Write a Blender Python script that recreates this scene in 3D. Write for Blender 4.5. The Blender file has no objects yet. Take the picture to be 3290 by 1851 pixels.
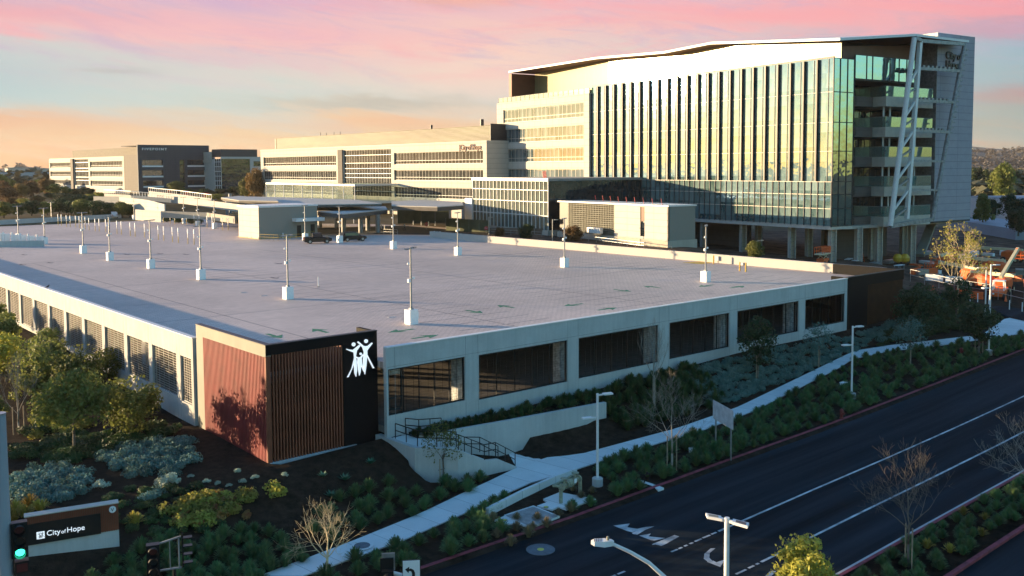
import bpy, math, random
import numpy as np
from mathutils import Vector, Matrix
R=math.radians
random.seed(7)
# ------------------------------------------------------------------ camera
C=bpy.context.scene.collection
SC=bpy.context.scene
O2=np.array([-15.73,59.69]); TH=R(-40.5)
E1=np.array([math.sin(TH),math.cos(TH)]); E2=np.array([math.cos(TH),-math.sin(TH)])
def rot(v): return np.array([v[0]*E2[0]+v[1]*E2[1], v[0]*E1[0]+v[1]*E1[1], v[2]])
PITCH=R(3.8818); ROLL=R(-.3286); FPX=3044.7; CYP=747.0; SCL=3290/2576.
_f=np.array([0,math.cos(PITCH),-math.sin(PITCH)]); _u=np.array([0,math.sin(PITCH),math.cos(PITCH)]); _r=np.array([1.,0,0])
_c,_s=math.cos(ROLL),math.sin(ROLL)
FW=rot(_f); RT=rot(_c*_r+_s*_u); UP=rot(-_s*_r+_c*_u)
CAM=np.array([-O2@E2,-O2@E1,18.8])
cd=bpy.data.cameras.new('camera'); cam=bpy.data.objects.new('camera',cd); C.objects.link(cam)
cd.sensor_width=36; cd.lens=36*FPX/3290; cd.shift_y=-(925.5-CYP)/3290; cd.clip_start=.5; cd.clip_end=20000
M=Matrix.Identity(4)
for i in range(3):
    M[i][0]=RT[i]; M[i][1]=UP[i]; M[i][2]=-FW[i]; M[i][3]=CAM[i]
cam.matrix_world=M; SC.camera=cam
# ------------------------------------------------------------------ exposure, world, sun
SC.view_settings.view_transform='Standard'; SC.view_settings.look='None'; SC.view_settings.gamma=1
EXPO=1.82
SC.view_settings.exposure=EXPO
SC.cycles.caustics_reflective=True; SC.cycles.caustics_refractive=False; SC.cycles.max_bounces=6; SC.cycles.transparent_max_bounces=8
SUN_EL=R(5.3); SD=np.array([-.573,.818]); SD/=np.linalg.norm(SD)
SUNV=Vector((SD[0]*math.cos(SUN_EL),SD[1]*math.cos(SUN_EL),math.sin(SUN_EL)))
def lin(r,g,b):
    f=lambda c:(c/255/12.92) if c<=10 else ((c/255+.055)/1.055)**2.4
    return (f(r),f(g),f(b),1)
class NT:
    def __init__(s,t): s.t=t; s.n=t.nodes; s.l=t.links
    def node(s,typ,**k):
        n=s.n.new(typ)
        for a,b in k.items(): setattr(n,a,b)
        return n
    def link(s,a,b): s.l.new(a,b)
    def math(s,op,a,b=None,c=None,clamp=False):
        n=s.n.new('ShaderNodeMath'); n.operation=op; n.use_clamp=clamp
        for i,x in enumerate((a,b,c)):
            if x is None: continue
            if hasattr(x,'is_output'): s.l.new(x,n.inputs[i])
            else: n.inputs[i].default_value=x
        return n.outputs[0]
    def mix(s,f,a,b,blend='MIX'):
        n=s.n.new('ShaderNodeMix'); n.data_type='RGBA'; n.blend_type=blend
        for i,x in ((0,f),(6,a),(7,b)):
            if hasattr(x,'is_output'): s.l.new(x,n.inputs[i])
            else: n.inputs[i].default_value=x
        return n.outputs[2]
    def ramp(s,f,stops,interp='EASE'):
        n=s.n.new('ShaderNodeValToRGB'); n.color_ramp.interpolation=interp
        e=n.color_ramp.elements
        while len(e)<len(stops): e.new(.5)
        for q,(p,c) in zip(e,stops): q.position=p; q.color=c
        s.l.new(f,n.inputs[0]); return n.outputs[0]
    def noise(s,vec,scale,detail=3,rough=.55,dist=0):
        n=s.n.new('ShaderNodeTexNoise'); n.inputs['Scale'].default_value=scale; n.inputs['Detail'].default_value=detail
        n.inputs['Roughness'].default_value=rough; n.inputs['Distortion'].default_value=dist
        if vec is not None: s.l.new(vec,n.inputs['Vector'])
        return n.outputs['Fac']
wd=bpy.data.worlds.new('World'); SC.world=wd; wd.use_nodes=True
w=NT(wd.node_tree); w.n.clear()
wo=w.node('ShaderNodeOutputWorld'); bg=w.node('ShaderNodeBackground'); bg.inputs[1].default_value=.13
sky=w.node('ShaderNodeTexSky',sky_type='NISHITA'); sky.sun_disc=False; sky.sun_elevation=SUN_EL
sky.sun_rotation=math.atan2(SD[0],SD[1]); sky.altitude=50; sky.dust_density=.35; sky.air_density=1.4; sky.ozone_density=3
tc=w.node('ShaderNodeTexCoord'); sep=w.node('ShaderNodeSeparateXYZ'); w.link(tc.outputs['Generated'],sep.inputs[0])
X_,Y_,Z_=sep.outputs
fh=FW[:2]/np.linalg.norm(FW[:2])
fwd_=w.math('ADD',w.math('MULTIPLY',X_,float(fh[0])),w.math('MULTIPLY',Y_,float(fh[1])))
lat=w.math('SUBTRACT',w.math('MULTIPLY',X_,float(fh[1])),w.math('MULTIPLY',Y_,float(fh[0])))   # to the right
# a sunset sky of stretched cloud bands over the far horizon
mp=w.node('ShaderNodeCombineXYZ')
w.link(w.math('MULTIPLY',lat,1.3),mp.inputs[0]); w.link(w.math('MULTIPLY',w.math('ADD',Z_,w.math('MULTIPLY',lat,.16)),9.0),mp.inputs[1]); mp.inputs[2].default_value=3.3
n1=w.noise(mp.outputs[0],1.6,5,.62,.35); n2=w.noise(mp.outputs[0],6.0,10,.7,.7); 
mp2=w.node('ShaderNodeCombineXYZ'); w.link(w.math('MULTIPLY',lat,2.2),mp2.inputs[0]); w.link(w.math('MULTIPLY',Z_,12.0),mp2.inputs[1]); mp2.inputs[2].default_value=9.1
n3=w.noise(mp2.outputs[0],1.9,9,.66,.6)
zz=w.math('ADD',Z_,w.math('MULTIPLY',w.math('SUBTRACT',n1,.5),.12))
zz=w.math('ADD',zz,w.math('MULTIPLY',w.math('SUBTRACT',n2,.5),.062))
base=w.ramp(w.math('DIVIDE',zz,.20),[(0.0,lin(246,184,130)),(.06,lin(242,194,146)),(.16,lin(236,206,166)),(.27,lin(218,212,194)),(.36,lin(202,215,208)),(.48,lin(214,212,206)),(.58,lin(222,198,202)),(.70,lin(240,196,194)),(.80,lin(234,188,196)),(1.0,lin(206,182,206))])
rightc=w.ramp(w.math('DIVIDE',zz,.20),[(0.0,lin(176,172,156)),(.2,lin(164,176,170)),(.36,lin(160,184,190)),(.52,lin(158,184,198)),(.62,lin(196,166,184)),(.72,lin(240,160,170)),(.86,lin(242,154,164)),(1.0,lin(232,150,168))])
fr=w.math('MULTIPLY',w.math('SUBTRACT',lat,.20),3.6,clamp=True)
col=w.mix(fr,base,rightc)
def blob(cx,cz,sx,sz):
    a=w.math('DIVIDE',w.math('SUBTRACT',lat,cx),sx); b=w.math('DIVIDE',w.math('SUBTRACT',Z_,cz),sz)
    r2=w.math('ADD',w.math('MULTIPLY',a,a),w.math('MULTIPLY',b,b)); return w.math('POWER',2.718,w.math('MULTIPLY',r2,-1.0))
col=w.mix(w.math('MULTIPLY',blob(-.02,.105,.16,.045),.75),col,lin(252,216,196))
col=w.mix(w.math('MULTIPLY',blob(-.52,.085,.14,.035),.7),col,lin(166,198,206))
col=w.mix(w.math('MULTIPLY',blob(-.56,.17,.12,.03),.7),col,lin(182,162,188))
wisp=w.math('MULTIPLY',w.math('SUBTRACT',n3,.50),7.0,clamp=True)
hi=w.math('MULTIPLY',w.math('SUBTRACT',Z_,.075),20.0,clamp=True)
col=w.mix(w.math('MULTIPLY',w.math('MULTIPLY',wisp,hi),.8),col,lin(250,178,182))
n4=w.noise(mp.outputs[0],5.5,12,.74,1.4); w4=w.math('MULTIPLY',w.math('SUBTRACT',n4,.50),6.0,clamp=True)
col=w.mix(w.math('MULTIPLY',w.math('MULTIPLY',w4,hi),.75),col,lin(200,182,206))
zd=w.math('ADD',Z_,w.math('MULTIPLY',w.math('SUBTRACT',n2,.5),.035))
lo=w.math('SUBTRACT',1.0,w.math('MULTIPLY',Z_,13.0),clamp=True)
col=w.mix(w.math('MULTIPLY',w.math('MULTIPLY',w4,lo),.6),col,lin(228,168,136))
Zk=Z_
def streak(cx,cz,sx,sz,f,c):
    global col
    a=w.math('DIVIDE',w.math('SUBTRACT',lat,cx),sx); b=w.math('DIVIDE',w.math('SUBTRACT',zd,cz),sz)
    e=w.math('POWER',2.718,w.math('MULTIPLY',w.math('ADD',w.math('MULTIPLY',a,a),w.math('MULTIPLY',b,b)),-1.0)); col=w.mix(w.math('MULTIPLY',e,f),col,c)
streak(.52,.064,.10,.009,.8,lin(196,150,150)); streak(-.5,.045,.16,.012,.7,lin(238,178,138)); streak(-.14,.068,.12,.007,.7,lin(184,184,174)); streak(-.13,.048,.10,.009,.7,lin(240,190,152)); streak(-.38,.096,.03,.004,.7,lin(186,186,184)); streak(.30,.15,.2,.010,.6,lin(252,168,172)); streak(-.25,.135,.2,.010,.6,lin(246,186,190)); streak(-.45,.145,.1,.008,.6,lin(240,172,178)); streak(.50,.125,.1,.010,.6,lin(206,160,178)); streak(-.06,.172,.08,.006,.6,lin(250,176,140)); streak(-.30,.168,.2,.008,.5,lin(216,176,204))
k=1.0/(2**EXPO)/.13
vm=w.node('ShaderNodeVectorMath',operation='SCALE'); vm.inputs[3].default_value=k; w.link(col,vm.inputs[0])
fmask=w.math('MULTIPLY',w.math('SUBTRACT',fwd_,.55),5.0,clamp=True)
emask=w.math('SUBTRACT',1.0,w.math('MULTIPLY',w.math('SUBTRACT',Z_,.24),4.0,clamp=True),clamp=True)
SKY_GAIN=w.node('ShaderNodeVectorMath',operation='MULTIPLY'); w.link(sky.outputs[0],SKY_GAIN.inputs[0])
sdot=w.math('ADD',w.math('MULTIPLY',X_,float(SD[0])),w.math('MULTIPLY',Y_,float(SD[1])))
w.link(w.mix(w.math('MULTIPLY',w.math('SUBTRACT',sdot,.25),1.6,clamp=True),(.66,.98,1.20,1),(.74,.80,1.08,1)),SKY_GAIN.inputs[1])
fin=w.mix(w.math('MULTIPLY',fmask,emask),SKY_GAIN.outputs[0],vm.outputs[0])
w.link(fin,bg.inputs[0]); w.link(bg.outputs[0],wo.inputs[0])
sl=bpy.data.lights.new('sun','SUN'); sl.energy=4.2; sl.angle=R(.5); sl.color=(1.0,.73,.42)
so=bpy.data.objects.new('sun',sl); C.objects.link(so); so.rotation_euler=SUNV.to_track_quat('Z','Y').to_euler(); so.location=(0,0,80)

# ------------------------------------------------------------------ pixel helpers: a point where the view through (u,v) meets a real surface
def ray(u,v):
    u=u*SCL; v=v*SCL
    return FW*FPX+RT*(u-1645.)-UP*(v-CYP)
def P(u,v,z=0.):
    d=ray(u,v); return CAM+d*((z-CAM[2])/d[2])
def atplane(u,v,a,dr):
    d=ray(u,v); n=(-dr[1],dr[0]); t=((a[0]-CAM[0])*n[0]+(a[1]-CAM[1])*n[1])/(d[0]*n[0]+d[1]*n[1]); return CAM+d*t
def atdepth(u,v,dd):
    d=ray(u,v); return CAM+d*(dd/FPX)
# ------------------------------------------------------------------ materials
MATS={}
def newmat(name):
    m=bpy.data.materials.new(name); m.use_nodes=True; t=NT(m.node_tree); t.n.clear()
    o=t.node('ShaderNodeOutputMaterial'); b=t.node('ShaderNodeBsdfPrincipled'); t.link(b.outputs[0],o.inputs[0])
    MATS[name]=m; return m,t,b,o
def mat(name,col,rough=.8,metal=0,var=.12,scale=1.5,bump=0,bscale=20,spec=.5,detail=4,dark=None,stretch=(1,1,1),emit=None):
    m,t,b,o=newmat(name)
    c=(col[0],col[1],col[2],1); tcn=t.node('ShaderNodeTexCoord'); mp=t.node('ShaderNodeMapping'); mp.inputs['Scale'].default_value=stretch
    t.link(tcn.outputs['Object'],mp.inputs[0]); v=mp.outputs[0]
    f=t.noise(v,scale,detail,.6)
    d=dark or tuple(x*(1-var*1.6) for x in col)
    cc=t.mix(t.math('MULTIPLY',t.math('SUBTRACT',f,.32),2.6,clamp=True),(d[0],d[1],d[2],1),tuple(min(1,x*(1+var*.6)) for x in c[:3])+(1,))
    t.link(cc,b.inputs['Base Color']); b.inputs['Roughness'].default_value=rough; b.inputs['Metallic'].default_value=metal
    b.inputs['Specular IOR Level'].default_value=spec
    if bump:
        bn=t.node('ShaderNodeBump'); bn.inputs['Strength'].default_value=bump; bn.inputs['Distance'].default_value=.05
        t.link(t.noise(v,bscale,3),bn.inputs['Height']); t.link(bn.outputs[0],b.inputs['Normal'])
    if emit:
        b.inputs['Emission Color'].default_value=(*emit[:3],1); b.inputs['Emission Strength'].default_value=emit[3]
    return m
def leafmat(name,c1,c2,trans=.25,rough=.6,scale=1.3):
    m,t,b,o=newmat(name)
    tcn=t.node('ShaderNodeTexCoord'); f=t.noise(tcn.outputs['Object'],scale,4,.65)
    f2=t.math('MULTIPLY',t.math('SUBTRACT',f,.3),2.5,clamp=True)
    oi=t.node('ShaderNodeObjectInfo'); c=t.mix(f2,(*c1,1),(*c2,1))
    hs=t.node('ShaderNodeHueSaturation'); t.link(c,hs.inputs['Color'])
    t.link(t.math('ADD',.75,t.math('MULTIPLY',oi.outputs['Random'],.5)),hs.inputs['Value'])
    t.link(t.math('ADD',.485,t.math('MULTIPLY',oi.outputs['Random'],.03)),hs.inputs['Hue'])
    t.link(hs.outputs[0],b.inputs['Base Color']); b.inputs['Roughness'].default_value=rough; b.inputs['Specular IOR Level'].default_value=.3
    tr=t.node('ShaderNodeBsdfTranslucent'); t.link(hs.outputs[0],tr.inputs[0]); mx=t.node('ShaderNodeMixShader'); mx.inputs[0].default_value=trans
    t.link(b.outputs[0],mx.inputs[1]); t.link(tr.outputs[0],mx.inputs[2]); t.link(mx.outputs[0],o.inputs[0])
    return m
def gridmat(name,col,line,sx,sy,axis,rough=.75,lw=.012,var=.06,metal=0,spec=.12):
    """panelled surface with thin joints; axis: which two object axes carry the joints"""
    m,t,b,o=newmat(name); tcn=t.node('ShaderNodeTexCoord'); s=t.node('ShaderNodeSeparateXYZ'); t.link(tcn.outputs['Object'],s.inputs[0])
    def ln(i,p,wd):
        fr=t.math('FRACT',t.math('ADD',t.math('DIVIDE',s.outputs[i],p),100.0)); return t.math('LESS_THAN',fr,wd/p)
    g=t.math('MAXIMUM',ln(axis[0],sx,lw),ln(axis[1],sy,lw))
    f=t.noise(tcn.outputs['Object'],.7,5,.6)
    c=t.mix(t.math('MULTIPLY',t.math('SUBTRACT',f,.3),2.5,clamp=True),tuple(x*(1-var*1.5) for x in col)+(1,),(*col,1))
    t.link(t.mix(g,c,(*line,1)),b.inputs['Base Color']); b.inputs['Roughness'].default_value=rough; b.inputs['Metallic'].default_value=metal
    b.inputs['Specular IOR Level'].default_value=spec
    return m
def concrete(name,col,var=.16,streak=.12,rough=.85,joint=0):
    m,t,b,o=newmat(name); tcn=t.node('ShaderNodeTexCoord'); v=tcn.outputs['Object']
    f=t.noise(v,.45,6,.65); mp=t.node('ShaderNodeMapping'); mp.inputs['Scale'].default_value=(2.4,2.4,.16); t.link(v,mp.inputs[0])
    g=t.noise(mp.outputs[0],1.6,5,.6); h=t.noise(v,9,4,.7)
    a=t.math('ADD',t.math('MULTIPLY',t.math('SUBTRACT',f,.5),var*3),t.math('MULTIPLY',t.math('SUBTRACT',g,.5),streak*3))
    a=t.math('ADD',1.0,t.math('ADD',a,t.math('MULTIPLY',t.math('SUBTRACT',h,.5),.16)))
    if joint:
        s_=t.node('ShaderNodeSeparateXYZ'); t.link(v,s_.inputs[0]); fr=t.math('FRACT',t.math('ADD',t.math('DIVIDE',t.math('ADD',s_.outputs[0],t.math('MULTIPLY',s_.outputs[1],.12)),joint),100.)); a=t.math('MULTIPLY',a,t.math('SUBTRACT',1.0,t.math('MULTIPLY',t.math('LESS_THAN',fr,.045/joint),.45)))
        cl=t.math('FLOOR',t.math('ADD',t.math('DIVIDE',t.math('ADD',s_.outputs[0],t.math('MULTIPLY',s_.outputs[1],.12)),joint),100.)); wn=t.node('ShaderNodeTexWhiteNoise',noise_dimensions='1D'); t.link(cl,wn.inputs['W']); a=t.math('MULTIPLY',a,t.math('ADD',.93,t.math('MULTIPLY',wn.outputs['Value'],.12)))
    vm=t.node('ShaderNodeVectorMath',operation='SCALE'); vm.inputs[0].default_value=col; t.link(a,vm.inputs[3])
    t.link(vm.outputs[0],b.inputs['Base Color']); b.inputs['Roughness'].default_value=rough; b.inputs['Specular IOR Level'].default_value=.3
    bn=t.node('ShaderNodeBump'); bn.inputs['Strength'].default_value=.25; bn.inputs['Distance'].default_value=.03; t.link(h,bn.inputs['Height']); t.link(bn.outputs[0],b.inputs['Normal'])
    return m
def glassmat(name,dark,light,refl=.45,rough=.04,sx=1.4,sz=2.5,tint=(.85,1,.93),blind=.5,wave=.02,axis=1):
    """reflective curtain-wall glass: pane to pane the blinds behind it and its tilt differ"""
    m,t,b,o=newmat(name); tcn=t.node('ShaderNodeTexCoord'); s=t.node('ShaderNodeSeparateXYZ'); t.link(tcn.outputs['Object'],s.inputs[0])
    cy=t.math('FLOOR',t.math('DIVIDE',s.outputs[axis],sx)); cz=t.math('FLOOR',t.math('DIVIDE',s.outputs[2],sz))
    cb=t.node('ShaderNodeCombineXYZ'); t.link(cy,cb.inputs[0]); t.link(cz,cb.inputs[1])
    wn=t.node('ShaderNodeTexWhiteNoise',noise_dimensions='2D'); t.link(cb.outputs[0],wn.inputs['Vector'])
    mp=t.node('ShaderNodeMapping'); mp.inputs['Scale'].default_value=(1,1,.22); t.link(tcn.outputs['Object'],mp.inputs[0])
    st=t.noise(mp.outputs[0],2.2,5,.6,.4); fr=t.math('FRACT',t.math('DIVIDE',s.outputs[2],sz))
    k=t.math('ADD',t.math('MULTIPLY',wn.outputs['Value'],blind),t.math('MULTIPLY',t.math('SUBTRACT',st,.45),1.3))
    k=t.math('ADD',k,t.math('MULTIPLY',t.math('SUBTRACT',.55,fr),.35),clamp=True)
    c=t.mix(k,(*dark,1),(*light,1)); t.link(c,b.inputs['Base Color']); b.inputs['Roughness'].default_value=.8; b.inputs['Specular IOR Level'].default_value=0
    gl=t.node('ShaderNodeBsdfGlossy'); gl.inputs['Color'].default_value=(*tint,1); gl.inputs['Roughness'].default_value=rough
    bn=t.node('ShaderNodeBump'); bn.inputs['Strength'].default_value=1; bn.inputs['Distance'].default_value=wave
    t.link(t.math('ADD',t.noise(tcn.outputs['Object'],.5,2,.5),t.math('MULTIPLY',wn.outputs['Value'],.0)),bn.inputs['Height']); t.link(bn.outputs[0],gl.inputs['Normal'])
    lw=t.node('ShaderNodeLayerWeight'); lw.inputs[0].default_value=.35
    f=t.math('ADD',refl,t.math('MULTIPLY',lw.outputs['Facing'],refl),clamp=True)
    mx=t.node('ShaderNodeMixShader'); t.link(f,mx.inputs[0]); t.link(b.outputs[0],mx.inputs[1]); t.link(gl.outputs[0],mx.inputs[2]); t.link(mx.outputs[0],o.inputs[0])
    return m
def clearglass(name,tint=(.75,.9,.85),a=.35):
    m,t,b,o=newmat(name); gl=t.node('ShaderNodeBsdfGlossy'); gl.inputs['Color'].default_value=(*tint,1); gl.inputs['Roughness'].default_value=.05
    tr=t.node('ShaderNodeBsdfTransparent'); tr.inputs[0].default_value=(*tint,1); df=t.node('ShaderNodeBsdfDiffuse'); df.inputs[0].default_value=(*[x*.6 for x in tint],1)
    m1=t.node('ShaderNodeMixShader'); m1.inputs[0].default_value=.35; t.link(gl.outputs[0],m1.inputs[1]); t.link(df.outputs[0],m1.inputs[2])
    mx=t.node('ShaderNodeMixShader'); mx.inputs[0].default_value=a; t.link(tr.outputs[0],mx.inputs[1]); t.link(m1.outputs[0],mx.inputs[2]); t.link(mx.outputs[0],o.inputs[0])
    return m
def paver(name,col):
    m,t,b,o=newmat(name); tcn=t.node('ShaderNodeTexCoord'); v=tcn.outputs['Object']
    br=t.node('ShaderNodeTexBrick'); t.link(v,br.inputs[0]); br.inputs['Scale'].default_value=1.0; br.inputs['Brick Width'].default_value=.62; br.inputs['Row Height'].default_value=.31
    br.inputs['Mortar Size'].default_value=.022; br.inputs['Color1'].default_value=(*[x*.93 for x in col],1); br.inputs['Color2'].default_value=(*[x*1.07 for x in col],1); br.inputs['Mortar'].default_value=(*[x*.5 for x in col],1)
    f=t.noise(v,.05,5,.6); g=t.noise(v,.7,6,.72)
    st=t.math('MULTIPLY',t.math('SUBTRACT',t.noise(v,.22,7,.75),.60),3.0,clamp=True)
    a=t.math('ADD',t.math('SUBTRACT',.97,t.math('MULTIPLY',st,.5)),t.math('ADD',t.math('MULTIPLY',t.math('SUBTRACT',f,.5),.8),t.math('MULTIPLY',t.math('SUBTRACT',g,.5),.35)))
    vm=t.node('ShaderNodeVectorMath',operation='SCALE'); t.link(br.outputs[0],vm.inputs[0]); t.link(a,vm.inputs[3])
    t.link(vm.outputs[0],b.inputs['Base Color']); b.inputs['Roughness'].default_value=.62; b.inputs['Specular IOR Level'].default_value=.4
    return m
M_=lambda n:MATS[n]
concrete('wall_concrete',(.47,.465,.44)); concrete('path_concrete',(.66,.68,.66),.12,.0,joint=1.8); concrete('kerb_concrete',(.45,.46,.45),.2,.1)
concrete('beige_panel',(.43,.41,.38),.06,.04); concrete('stone_base',(.42,.38,.31))
paver('deck_paver',(.60,.475,.41))
mat('asphalt',(.016,.026,.034),.9,0,.42,.55,.3,60,.08,6,None,(.06,1.6,1)); mat('site_dirt',(.13,.095,.07),.95,0,.4,.3,.4,3); mat('mulch',(.026,.017,.011),.95,0,.6,1.6,1,9,.05)
def terrmat():
    m,t,b,o=newmat('terrain_ground'); g=t.node('ShaderNodeNewGeometry'); s=t.node('ShaderNodeSeparateXYZ'); t.link(g.outputs['Position'],s.inputs[0])
    n=t.noise(g.outputs['Position'],1.6,6,.7); mul=t.mix(t.math('MULTIPLY',t.math('SUBTRACT',n,.3),2.4,clamp=True),(.012,.008,.005,1),(.055,.038,.026,1))
    n2=t.noise(g.outputs['Position'],.05,6,.65); far=t.mix(t.math('MULTIPLY',t.math('SUBTRACT',n2,.35),3,clamp=True),(.07,.06,.03,1),(.20,.15,.09,1))
    n3=t.noise(g.outputs['Position'],.35,5,.6); dirt=t.mix(t.math('MULTIPLY',t.math('SUBTRACT',n3,.35),3,clamp=True),(.055,.036,.026,1),(.17,.115,.08,1))
    x=t.math('SUBTRACT',s.outputs[0],30.); y=t.math('SUBTRACT',s.outputs[1],-10.); d=t.math('SQRT',t.math('ADD',t.math('MULTIPLY',x,x),t.math('MULTIPLY',y,y)))
    c=t.mix(t.math('MULTIPLY',t.math('SUBTRACT',t.math('ADD',d,t.math('MULTIPLY',n3,20.)),118.),.04,clamp=True),mul,far)
    k=t.math('MULTIPLY',t.math('MULTIPLY',t.math('SUBTRACT',s.outputs[0],84.),.3,clamp=True),t.math('MULTIPLY',t.math('SUBTRACT',230.,s.outputs[0]),.1,clamp=True)); k=t.math('MULTIPLY',k,t.math('MULTIPLY',t.math('ADD',s.outputs[1],-6.+t.math('MULTIPLY',n3,2.) if False else -5.),.3,clamp=True)); k=t.math('MULTIPLY',k,t.math('MULTIPLY',t.math('SUBTRACT',95.,s.outputs[1]),.1,clamp=True))
    c=t.mix(k,c,dirt); t.link(c,b.inputs['Base Color']); b.inputs['Roughness'].default_value=.95; b.inputs['Specular IOR Level'].default_value=.05
    bn=t.node('ShaderNodeBump'); bn.inputs['Strength'].default_value=.9; bn.inputs['Distance'].default_value=.06; t.link(t.noise(g.outputs['Position'],9,4,.7),bn.inputs['Height']); t.link(bn.outputs[0],b.inputs['Normal'])
terrmat()
mat('red_kerb_paint',(.30,.045,.06),.8,0,.35,2.5); mat('white_paint',(.62,.64,.64),.8,0,.3,3); mat('line_paint',(.50,.53,.54),.85,0,.4,1.2)
mat('green_paint',(.02,.21,.10),.7,0,.2,3); mat('dark_line',(.15,.13,.135),.8,0,.3,2); mat('yellow_paint',(.60,.38,.06),.7,0,.2,3)
gridmat('black_panel',(.006,.006,.007),(.002,.002,.002),1.6,40,(0,1),.6,.02,spec=.1); mat('dark_louver',(.085,.032,.014),.6,0,.2,.8,0,0,.2); mat('frame_metal',(.50,.49,.46),.5,0,.05,2); mat('black_metal',(.012,.012,.013),.45,.2,.2,3); mat('dark_metal',(.05,.05,.055),.5,.4,.2,3)
mat('red_louver',(.27,.038,.036),.6,0,.18,.8,0,0,.35); mat('brown_louver',(.24,.065,.03),.6,0,.2,.8,0,0,.35); mat('box_tan',(.24,.23,.18),.7,0,.1,.6)
mat('white_metal',(.74,.73,.70),.45,.0,.06,3); mat('galvanised',(.42,.42,.42),.4,.7,.2,4); mat('steel_grey',(.30,.30,.30),.5,.3,.25,2); mat('pole_grey',(.30,.30,.30),.45,.3,.15,3)
mat('sign_white',(.80,.80,.78),.5,0,.03,3); mat('sign_back',(.55,.56,.55),.6,0,.2,2); mat('sign_lit',(.80,.80,.78),.5,0,.02,3,emit=(.85,.92,1.0,.22)); mat('sign_red',(.5,.02,.02),.5,0,.05,3)
gridmat('cream_panel',(.50,.475,.42),(.20,.19,.165),2.45,1.25,(1,2),.7,.05); gridmat('white_tile',(.40,.37,.40),(.20,.19,.22),6.0,1.3,(0,2),.75,.07,.08)
gridmat('cream_block_panel',(.52,.49,.44),(.28,.26,.22),3.5,1.1,(1,2),.7,.05); gridmat('dark_tile',(.06,.072,.085),(.035,.04,.045),2.2,1.0,(0,2),.6,.06,.1)
gridmat('dark_tile_side',(.14,.125,.11),(.09,.08,.07),2.0,1.0,(1,2),.7,.05,.1)
gridmat('gold_panel',(.31,.27,.14),(.55,.40,.2),3.6,30,(1,2),.24,.05,.05,.12,.5); mat('brown_soffit',(.17,.065,.035),.6,0,.12,.5); mat('beige_metal',(.52,.47,.40),.55,.1,.1,1)
mat('louver_screen',(.18,.18,.11),.7,0,.35,.25,0,0,.1,3,(.14,.12,.08),(.05,.15,1.2)); mat('screen_grey',(.17,.15,.12),.7,0,.15,1,0,0,.1); mat('roof_grey',(.30,.29,.27),.9,0,.2,.5)
glassmat('hospital_glass',(.06,.11,.10),(.24,.33,.31),.27,.03,1.4,2.45,(.52,.78,1),.7,.02)
glassmat('end_glass',(.02,.035,.035),(.10,.15,.13),.42,.03,1.8,2.5,(.7,.9,.9),.4,.04,0)
glassmat('office_glass',(.035,.037,.035),(.10,.10,.095),.012,.03,1.35,3,(.8,.85,.85),.55,.01)
glassmat('bright_window',(.04,.06,.065),(.15,.19,.20),.11,.025,1.65,3.3,(.9,1,1),.7,.006)
glassmat('pavilion_glass',(.07,.08,.07),(.20,.22,.19),.02,.03,1.35,9,(.85,.95,.85),.35,.02)
glassmat('dark_glass',(.010,.014,.017),(.035,.045,.05),.08,.05,1.5,2,(.7,.85,.95),.4,.03,0)
clearglass('rail_glass',(.72,.88,.80),.48); clearglass('canopy_glass',(.85,.92,.86),.4)
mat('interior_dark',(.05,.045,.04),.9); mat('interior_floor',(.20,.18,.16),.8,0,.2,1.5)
mat('bark',(.17,.135,.10),.9,0,.3,4,.4,30); mat('pale_bark',(.34,.29,.23),.9,0,.25,5,.3,30); mat('stake_wood',(.33,.25,.16),.85,0,.2,4); mat('bright_twig',(.66,.52,.30),.85,0,.2,5)
leafmat('leaf_dark',(.018,.035,.014),(.06,.09,.03)); leafmat('leaf_mid',(.08,.105,.02),(.26,.27,.07),.42); leafmat('leaf_yellow',(.22,.22,.04),(.46,.40,.08),.45)
leafmat('leaf_sage',(.07,.14,.115),(.17,.28,.23),.15,.8); leafmat('leaf_grey',(.30,.38,.30),(.50,.54,.40),.15,.8); leafmat('leaf_red',(.25,.05,.03),(.42,.30,.08),.3); leafmat('leaf_crimson',(.22,.015,.02),(.40,.05,.04),.3)
leafmat('leaf_rust',(.12,.07,.025),(.26,.16,.05),.3); leafmat('grass_dark',(.05,.115,.045),(.17,.27,.09),.25,.7,2); leafmat('grass_tan',(.16,.12,.06),(.34,.27,.15),.25,.8,2); leafmat('grass_gold',(.28,.20,.03),(.45,.34,.07),.3,.7,2)
leafmat('cover_green',(.025,.055,.018),(.085,.125,.035),.2); leafmat('agave',(.05,.13,.07),(.12,.24,.14),.1); leafmat('leaf_far',(.07,.075,.045),(.16,.15,.085),.1,.9,.05); leafmat('leaf_hill',(.12,.11,.10),(.16,.145,.125),.05,.9,.03)
mat('hill_soil',(.13,.115,.085),.95,0,.3,.004); mat('safety_orange',(.80,.13,.02),.5,0,.12,2); mat('boom_cream',(.62,.54,.34),.5,0,.1,2); mat('safety_yellow',(.75,.42,.03),.5,0,.12,2); mat('rubber',(.02,.02,.02),.8)
mat('car_black',(.012,.012,.013),.25,.3,.1,2,0,0,.6); mat('car_white',(.6,.6,.6),.3,0,.05,2); mat('car_glass',(.01,.012,.014),.08,0,.1,2,0,0,.8); mat('tail_red',(.4,.02,.02),.4); mat('rim_metal',(.4,.4,.4),.35,.7)
mat('skin',(.42,.26,.18),.6); mat('cloth_light',(.42,.44,.46),.9); mat('cloth_dark',(.03,.03,.04),.9); mat('hair',(.03,.02,.015),.8)
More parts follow.
